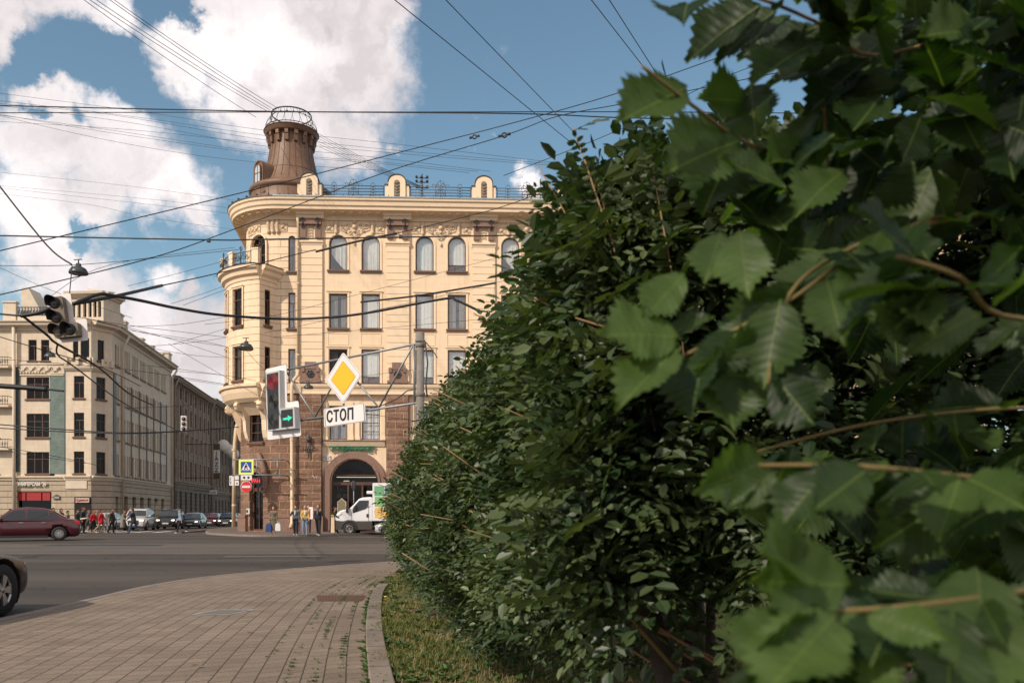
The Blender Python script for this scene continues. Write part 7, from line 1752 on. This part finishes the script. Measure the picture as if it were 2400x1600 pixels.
    # long shoots above the top edge, carrying leaves
    for (px, py, d, dx, dz) in ((1345,300,2.15,-.05,.16),(1400,420,2.2,.02,.2),(1530,400,2.1,.05,.12),(1460,370,2.3,.0,.14),(1260,385,2.5,-.22,.06)):
        e_ = P(px, py, d); s_ = e_+Vector((.18-dx, .15, -.75)); t = MB(); t.tube([v-Vector((0,9,PZ)) for v in (s_, s_.lerp(e_, .5)+Vector((.02,0,.02)), e_)], [.0035,.003,.0015], 6); t.build('shoot', M['twig'], h)
        k = 16; ts = rng.random(k)**.7; C = np.array([list(s_.lerp(e_, float(q))) for q in ts]); V, F_, T_ = sprays(C, unit(rng.normal(0, 1, (k, 3))+np.array([0, -.3, .3])), 9, .026, rng); V -= np.array([0, 9, PZ]); np_mesh('shoot_leaves', V, F_, M['hedgeleaf'], h, T_)
hedge()
def hedge_shoots():
    h = bpy.data.objects['hedge']; rng = np.random.default_rng(77); Vt, Ft, Tt = [], [], []; off = 0
    for i in range(34):
        y = 2.3+6.5*rng.random()**1.3; z = rng.uniform(.6, 2.0); x = float(hedge_left(np.array([y]), np.array([z]))[0]); l = rng.uniform(.3, .6)*(1 if y > 3 else .7)
        a = Vector((x+.12, y, z)); d = Vector((-.75, rng.uniform(-.7,.3), rng.uniform(.3,1.0))).normalized(); W3 = [a-d*.2, a, a+d*l*.5+Vector((0,0,.02)), a+d*l+Vector((0,0,-.06))]
        t = MB(); t.tube([v-Vector((0,9,PZ)) for v in W3], [.006,.0055,.004,.002], 5); t.build('shoot', M['petiole'] if i % 2 else M['twig'], h)
        k = 9; C = np.array([list(W3[1].lerp(W3[3], float(q))) for q in rng.random(k)]); V, F_, T_ = sprays(C, unit(rng.normal(0, .8, (k, 3))+np.array([-.4, -.2, .2])), 9, .036 if y < 4 else .032, rng); V -= np.array([0, 9, PZ]); Vt.append(V); Ft.append(F_+off); Tt.append(np.clip(T_+.25, 0, 1)); off += len(V)
    np_mesh('shoot_leaves', np.concatenate(Vt), np.concatenate(Ft), M['hedgeleaf'], h, np.concatenate(Tt))
hedge_shoots()
# --- elm: big serrated leaves close to the camera ---
def elm_unit(nt=15):
    """serrated leaf in its own frame: y along, x across, z up. returns V, F(quads), uv"""
    rows = []; cusp = [(0,.004),(.04,.11),(.12,.20),(.22,.27),(.34,.325),(.46,.36),(.56,.385),(.64,.395),(.70,.37),(.76,.29),(.82,.19),(.9,.09),(.96,.035),(1,.003)]
    for i in range(nt*2+1):
        t = i/(nt*2); w = float(np.interp(t, [c[0] for c in cusp], [c[1] for c in cusp])); rows.append((t, w*(1.0 if i % 2 else .86)+(.022 if i % 2 and .05 < t < .9 else 0)))
    V = []; uv = []
    for i, (t, w) in enumerate(rows):
        yy = t+(.045 if i % 2 else 0)
        for fx in (-1, -.5, 0, .5, 1):
            V.append((w*fx*(1.07 if fx > 0 else .93), yy if abs(fx) > .6 else t, .16*abs(fx)*w*2-.05*math.sin(t*5)*abs(fx)+.022*math.sin(t*19+fx*2)*abs(fx))); uv.append((w*fx, t))
    n = len(rows); Fq = [(i*5+k, i*5+k+1, (i+1)*5+k+1, (i+1)*5+k) for i in range(n-1) for k in range(4)]
    return np.array(V), np.array(Fq), np.array(uv)
EV, EF, EU = elm_unit()
def elm_leaves(P0, D, Nn, L_, tone, curl):
    D = unit(D); W_ = unit(np.cross(D, Nn)); Nn = np.cross(W_, D); n = len(P0)
    y = EV[None, :, 1]; z = EV[None, :, 2]-curl[:, None]*(y**2); 
    g_ = np.random.default_rng(3); ws = g_.uniform(.68, 1.12, n)[:, None, None]; tw = g_.normal(0, .22, n)[:, None]; cup = g_.uniform(-.25, .55, n)[:, None]
    z = z+tw*EV[None, :, 0]*y+cup*EV[None, :, 0]**2+.03*np.sin(y*9+tw*20)*np.abs(EV[None, :, 0])
    V = P0[:, None]+L_[:, None, None]*(EV[None, :, 0, None]*ws*W_[:, None]+y[..., None]*D[:, None]+z[..., None]*Nn[:, None])
    m = len(EV); F_ = (np.arange(n)[:, None, None]*m+EF[None]).reshape(-1, 4); return V.reshape(-1, 3), F_, np.repeat(tone, m), np.tile(EU, (n, 1))
def elm():
    rng = np.random.default_rng(23); e = empty('elm_tree', (2.6, 2.4, PZ), 0, 'elm with large serrated leaves hanging close at the right edge', 'tree')
    O = Vector((2.6, 2.4, PZ)); tr = MB(); tr.tube([Vector(p)-O for p in ((2.6,2.4,.05),(2.55,2.35,.8),(2.4,2.2,1.8),(2.2,2.0,3.0),(2.0,1.9,4.2))], [.15,.12,.10,.07,.03], 14); tr.build('trunk', M['stem'], e)
    BR = [ # branches in space: (px,py,depth) way points
      [(2600,-60,1.5),(2300,60,1.35),(2050,130,1.2),(1930,60,1.15),(1760,-10,1.1),(1560,-60,1.1)],
      [(2450,520,1.3),(2220,505,1.15),(2000,600,1.0),(1840,710,.95),(1590,840,.95)],
      [(2450,480,1.3),(2150,530,1.1),(1980,590,1.0),(1850,690,.95),(1800,900,.9)],
      [(2000,420,1.25),(1760,340,1.15),(1620,245,1.05),(1505,155,1.0)],
      [(2500,1130,1.0),(2300,1120,.85),(2100,1100,.75),(1960,1090,.75),(1780,1090,.8)],
      [(2600,1350,.8),(2300,1400,.68),(2000,1430,.66),(1900,1420,.66)],
      [(2600,760,1.1),(2350,740,.9),(2250,650,.8),(2100,600,.8)],
      [(1950,-60,1.3),(1940,120,1.25),(1935,330,1.25),(1960,480,1.3)],
      [(2600,250,1.6),(2300,350,1.5),(2000,430,1.4),(1850,470,1.35)],
      [(2650,950,1.3),(2300,960,1.2),(2000,1000,1.15),(1700,1080,1.15)],
      [(2650,1600,1.0),(2350,1550,.95),(2100,1560,.9)]]
    BP = []
    for br in BR:
        W3 = [P(*p) for p in br]; pts = []
        for i in range(len(W3)-1):
            p0, p1, p2, p3 = W3[max(i-1,0)], W3[i], W3[i+1], W3[min(i+2,len(W3)-1)]
            for k in range(5): t = k/5; pts.append(.5*((2*p1)+(-p0+p2)*t+(2*p0-5*p1+4*p2-p3)*t*t+(-p0+3*p1-3*p2+p3)*t**3))
        pts.append(W3[-1]); n = len(pts); b = MB(); b.tube([p-O for p in pts], [.0026*(1-.6*i/n)+.0008 for i in range(n)], 7); b.build('branch', M['petiole'] if br[0][1] > 400 else M['twig'], e); BP.append(pts)
    # leaves seen singly in the photograph: base (px,py,depth), tip (px,py,depth), length in metres is implied, face direction
    K = [((1610,205,1.05),(1395,310,.97),.7),((1930,95,1.12),(1700,172,1.05),.25),((1735,330,1.12),(1560,388,1.05),.6),((1755,240,1.2),(1640,225,1.15),.8),((1610,10,1.1),(1600,45,1.0),.2),
         ((1735,540,.95),(1750,680,.9),1.0),((1690,545,1.0),(1650,655,.97),.8),((1605,640,.95),(1505,752,.92),.9),((1590,790,.93),(1415,770,.88),1),((1590,820,.92),(1450,925,.86),.8),((1560,790,.95),(1640,750,.95),.3),
         ((2000,590,.98),(2120,590,.92),1),((1990,600,.96),(2060,735,.9),1),((1830,700,.92),(1790,905,.9),.5),((1850,900,.95),(1650,860,.9),.6),((1700,880,.95),(1720,1000,.9),.5),((1980,400,1.1),(1870,470,1.05),.7),
         ((1900,1330,.66),(1780,1290,.6),1.2),((1990,1370,.66),(1760,1360,.62),.9),((1960,1440,.62),(1800,1610,.55),1),((2030,1440,.62),(2180,1480,.58),1),((2000,1430,.66),(2010,1640,.6),1),((2290,1330,.7),(2330,1620,.6),.9),((2250,1120,.8),(2200,1260,.75),.8),((2060,1080,.78),(1990,1170,.74),.9),((1790,1080,.85),(1660,1150,.8),.8),((1760,1120,.85),(1790,1200,.82),1.1),
         ((1730,330,1.15),(1650,470,1.1),.3),((1900,340,1.2),(1760,400,1.1),.9),((1760,200,1.2),(1770,330,1.15),.6),((2100,640,.85),(2200,760,.8),.9),((2180,780,.85),(2060,720,.8),.6)]
    P0 = []; D_ = []; NN = []; LL = []; TT = []; CC = []
    for a, b, tn in K:
        A, B = P(*a), P(*b); d = B-A; L_ = d.length; v = -((A+B)/2-Vector((0,0,CH))).normalized(); n = (v+Vector((rng.normal(0,.3), 0, rng.normal(0,.25)+.35))).normalized()
        P0.append(A); D_.append(d.normalized()); NN.append(n); LL.append(max(.06, min(L_, .135))); TT.append(min(1, tn)); CC.append(rng.uniform(0, .25))
    # leaves in alternation along every branch
    for pts in BP:
        for i in range(2, len(pts)-1):
            for s in (-1, 1):
                pq = pts[i]; qx = 1200+pq.x/pq.y*F; qy = HZ-(pq.z-CH)/pq.y*F
                if rng.random() < (.93 if qx < 1790 and qy < 420 else .48): continue
                t = (pts[i+1]-pts[i]).normalized(); v = -(pts[i]-Vector((0,0,CH))).normalized(); sd = t.cross(Vector((0,0,1))).normalized()*s
                d = (sd*.8+t*.7+Vector((0,0,-.45+rng.normal(0,.35)))).normalized(); n = (Vector((0,0,.8))+v*.8+Vector(rng.normal(0,.4,3))).normalized()
                P0.append(pts[i]+d*.008); D_.append(d); NN.append(n); LL.append(rng.uniform(.05, .12)); TT.append(rng.beta(.9, 1.7)); CC.append(rng.uniform(0, .3))
    # leaf clumps behind, filling the right side
    n = 1500; k = 0
    while k < n:
        d = 1.05+1.9*rng.random()**1.2; px = 1640+1250*rng.random(); py = -260+1700*rng.random()
        lim = np.interp(py, [-260, 0, 180, 300, 420, 560, 800, 1000, 1250, 1450], [1900, 1960, 2060, 1980, 1800, 1820, 1900, 1880, 1990, 2100])
        if px < lim+rng.normal(0, 25): continue
        if px > 1850 and 380 < py < 1050 and (rng.random() < .72 or d < 1.5): continue
        if math.sin(px*.013+d*2)+math.sin(py*.017-d*3)+rng.normal(0, .5) < -.75: continue
        q = P(px, py, d)
        if q.z < PZ+.35: continue
        P0.append(q); D_.append(Vector((rng.normal(-.4,.6), rng.normal(-.2,.6), rng.normal(-.4,.5))).normalized()); NN.append(Vector((rng.normal(-.2,.5), -.5+rng.normal(0,.5), .8)).normalized()); LL.append(rng.uniform(.06, .14)); TT.append(rng.beta(.7, 1.9)); CC.append(rng.uniform(0, .3)); k += 1
    for q in range(1300):  # added leaves overhead, out of view, blocking sun from hedge and near leaves
        v = rng.normal(0, 1, 3); v /= np.linalg.norm(v); v *= rng.random()**.4; c_ = Vector((-1.5, -2.2, 5.0)) if q % 3 == 0 else Vector((-.2, -2.3, 5.2))
        P0.append(c_+Vector((v[0]*1.9, v[1]*1.5, v[2]*.9))); D_.append(Vector(rng.normal(0, 1, 3)).normalized()); NN.append(Vector((rng.normal(0,.4), rng.normal(0,.4), 1)).normalized()); LL.append(rng.uniform(.08, .13)); TT.append(rng.random()); CC.append(.2)
    b = MB(); b.tube([Vector(p)-O for p in ((2.4,2.2,1.8),(2.0,1.0,3.2),(1.2,-.8,4.4),(-.2,-1.9,5.0),(-1.8,-1.6,5.0))], [.08,.07,.055,.04,.015], 9); b.build('limb', M['stem'], e)  # unseen limb, added to carry the shading leaves
    V, F_, T_, U_ = elm_leaves(np.array(P0), np.array(D_), np.array(NN), np.array(LL), np.array(TT), np.array(CC)); V -= np.array(O)
    np_mesh('crown_and_shade_leaves', V, F_, M['elmleaf'], e, T_, U_, True)
    # thicker dark limbs inside
    for br in ([(2500,900,2.6),(2200,700,2.4),(1950,560,2.3),(1800,420,2.3)],[(2600,300,2.2),(2250,200,2.0),(2000,60,1.9),(1900,-100,1.9)],[(2500,1500,3.2),(2300,1200,3.0),(2200,900,2.9),(2100,600,2.8)]):
        b = MB(); b.tube([P(*p)-O for p in br], [.035,.026,.018,.01], 9); b.build('limb', M['stem'], e)
elm()
# --- grass and weeds of the bed, weeds between the pavers ---
def grass():
    rng = np.random.default_rng(9); M['grass'] = leafmat('dry_grass_blade', (.095,.115,.028), (.36,.28,.115), .25, .7)
    def blades(n, xs, ys, zs, h, w):
        a = rng.random(n)*2*np.pi; d = np.stack([np.cos(a), np.sin(a), 0*a], 1); s = np.stack([-np.sin(a), np.cos(a), 0*a], 1); p = np.stack([xs, ys, zs], 1); hh = (h*rng.uniform(.4, 1.3, n))[:, None]; ww = (w*rng.uniform(.6, 1.4, n))[:, None]; up = np.array([0,0,1.0])
        ln = rng.uniform(.2, 1.0, n)[:, None]
        q = [p-s*ww, p+s*ww, p+up*hh*.6+d*hh*ln*.4+s*ww*.7, p+up*hh*.6+d*hh*ln*.4-s*ww*.7, p+up*hh*.85+d*hh*ln*1.1]
        V = np.stack(q, 1).reshape(-1, 3); b = np.arange(n)[:, None]*5; F4 = b+np.array([0,1,2,3]); F3 = np.concatenate([b+np.array([3,2,4,4])]); return V, np.concatenate([F4]), F3, n
    n = 120000; y = 5.2+15.2*rng.random(n)**1.5; gx = np.interp(y, [p[1] for p in GE if p[1] > -3][:80], [p[0] for p in GE if p[1] > -3][:80]); x = gx+.10+.05*np.sin(y*7)+(rng.random(n)**1.2)*4.2
    patch = np.sin(x*3.1+y*1.3)+np.sin(y*2.7-x*1.9)+.7*np.sin(x*8+y*5); keep = (patch+rng.normal(0, 1.0, n)) > -.9; x, y, patch = x[keep], y[keep], patch[keep]; n = len(x)
    hgt = .026+.014*(patch > .6)
    a = rng.random(n)*2*np.pi; d = np.stack([np.cos(a), np.sin(a), 0*a], 1); s = np.stack([-np.sin(a), np.cos(a), 0*a], 1); p = np.stack([x, y, np.full(n, .155)], 1); hh = (hgt*rng.uniform(.3, 1.8, n))[:, None]; ww = np.interp(y, [5, 20], [.0028, .008])[:, None]; up = np.array([0,0,1.0]); ln = rng.uniform(.2, 1.2, n)[:, None]
    V = np.stack([p-s*ww, p+s*ww, p+up*hh+d*hh*ln+s*ww*.35, p+up*hh+d*hh*ln-s*ww*.35], 1).reshape(-1, 3); F4 = np.arange(n)[:, None]*4+np.array([0,1,2,3])
    tone = np.clip(.45-.2*patch+rng.normal(0, .25, n), 0, 1)
    o = np_mesh('grass', V, F4, M['grass'], None, np.repeat(tone, 4)); tag(o, 'dry short yellow green grass along the hedge foot', 'grass', kind='stuff')
    # broad leaved weeds
    M['weed'] = leafmat('weed_leaf', (.035,.075,.02), (.09,.15,.045), .25, .5)
    C = []; O_ = []; S_ = []
    for i in range(700):
        yy = 5.6+14*rng.random()**1.4; gx = np.interp(yy, [p[1] for p in GE if p[1] > -3][:80], [p[0] for p in GE if p[1] > -3][:80]); xx = gx+(.1 if i % 3 else -.02)+abs(rng.normal(0, .6 if i % 3 else .12)); k = rng.integers(4, 8)
        for j in range(k): a = j/k*2*math.pi+rng.random(); C.append((xx, yy, .16)); O_.append((math.cos(a), math.sin(a), rng.uniform(.3, 1))); S_.append(rng.uniform(.03, .085))
    C = np.array(C); O_ = unit(np.array(O_)); S_ = np.array(S_)[:, None]; w = unit(np.cross(O_, np.array([0,0,1.0]))); nn = np.cross(w, O_)
    V = np.stack([C, C+O_*S_*.4+w*S_*.25+nn*S_*.05, C+O_*S_*.8+w*S_*.2, C+O_*S_*1.1-nn*S_*.2, C+O_*S_*.8-w*S_*.2, C+O_*S_*.4-w*S_*.25+nn*S_*.05], 1).reshape(-1, 3); b = np.arange(len(C))[:, None]*6
    o = np_mesh('weeds', V, np.concatenate([b+np.array([0,1,2,3]), b+np.array([0,3,4,5])]), M['weed'], None, np.repeat(rng.random(len(C)), 6)); tag(o, 'low broad leaved weeds spilling over the kerb of the bed', 'weeds', kind='stuff')
    # weeds in the joints near the kerb
    C = []; g, Lg = rib(GE, 400)
    for i in range(3200):
        r_ = rng.choice([0.01, .2, .4, .4, .6, .01, .2, .8]); k = int(rng.integers(40, 245)); a = Vector(g[k-1]); c = Vector(g[k+1]); d = (c-a).normalized(); nr = Vector((-d.y, d.x)); 
        if math.sin(k*.31+r_*20)+rng.normal(0, .6) < .1: continue
        p_ = Vector(g[k])+nr*(r_+rng.normal(0, .012))+d*rng.uniform(-.02, .02); C.append((p_.x, p_.y, PZ+.002))
    C = np.array(C); n = len(C); C = np.repeat(C, 6, 0)+rng.normal(0, .012, (n*6, 3))*np.array([1,1,0]); n = len(C); a = rng.random(n)*2*np.pi; d = np.stack([np.cos(a), np.sin(a), .6+0*a], 1); s = np.stack([-np.sin(a), np.cos(a), 0*a], 1); l = rng.uniform(.008, .026, n)[:, None]
    V = np.stack([C, C+d*l*.5+s*l*.35, C+d*l, C+d*l*.5-s*l*.35], 1).reshape(-1, 3)
    o = np_mesh('joint_weeds', V, np.arange(n)[:, None]*4+np.array([0,1,2,3]), M['weed'], None, np.repeat(rng.random(n), 4)); tag(o, 'tiny weeds and moss growing in the paver joints', 'weeds', kind='stuff')
    # fallen leaves and dandelions
    lt = MB()
    for i in range(26):
        yy = 6.2+10*random.random(); gx = float(np.interp(yy, [p[1] for p in GE if p[1] > -3][:80], [p[0] for p in GE if p[1] > -3][:80])); xx = gx+random.uniform(-1.6, 2.2); z = .17 if xx > gx else PZ+.008
        a = random.random()*6; s_ = random.uniform(.015, .035); pts = [(xx+s_*math.cos(a+t)*(1 if t % 3.14 < .1 else .5), yy+s_*math.sin(a+t), z+.004*math.sin(t*2)+.006) for t in (0, .8, 2.3, 3.14, 3.9, 5.5)]; lt.add(pts, [tuple(range(6))])
    tag(lt.build('leaf_litter', mat('dry_leaf', (.20,.12,.06), .9)), 'few dry fallen leaves on pavers and grass', 'leaves', kind='stuff')
    ye = mat('dandelion_yellow', (.70,.45,.01), .7)
    for (px, py) in ((958,1341),(904,1404)):
        d = 2360/(py-HZ); q = P(px, py, d); fl = empty('dandelion', (q.x, q.y, .16), 0, 'yellow dandelion %s' % ('by the far end of the bed' if py < 1360 else 'beside the end of the bed kerb'), 'flower')
        b = MB(); b.ball((0,0,.05), .022, 5, sc=(1,1,.5)); b.build('flower_head', ye, fl); b = MB(); b.tube([(0,0,0),(0,0,.05)], .003, 4); b.build('stalk', M['petiole'], fl)
    br = MB(); br.box(-.22, .22, -.07, .07, 0, .09)
    o = br.build('brick', mat('old_brick', (.14,.06,.035), .9, noise=.3, nscale=12, bump=.8, bscale=30), None, (P(1085,1460,9.6).x, 9.4, .15), (0, 0, R(12)), bevel=.012); tag(o, 'broken red brown brick lying in the grass under the hedge', 'brick')
    k = MB(); k.tube([(-.22,0,.03),(-.08,.02,.08),(.06,.0,.09),(.2,.03,.05)], [.022,.02,.018,.02], 7); o = k.build('root', M['stem'], None, (P(1050,1440,9.9).x, 9.8, .16)); tag(o, 'dark bent stick lying beside the brick', 'stick')
    cu = MB(); cu.ball((0,0,.06), .11, 6, sc=(1.6,.8,.7)); cu.ball((.12,.04,.12), .08, 5, sc=(1.3,.8,.8)); o = cu.build('crumpled_paper', M['plate'], None, (P(985,1320,20).x, 20.0, .15)); tag(o, 'crumpled white paper under the far end of the hedge', 'litter')
grass()
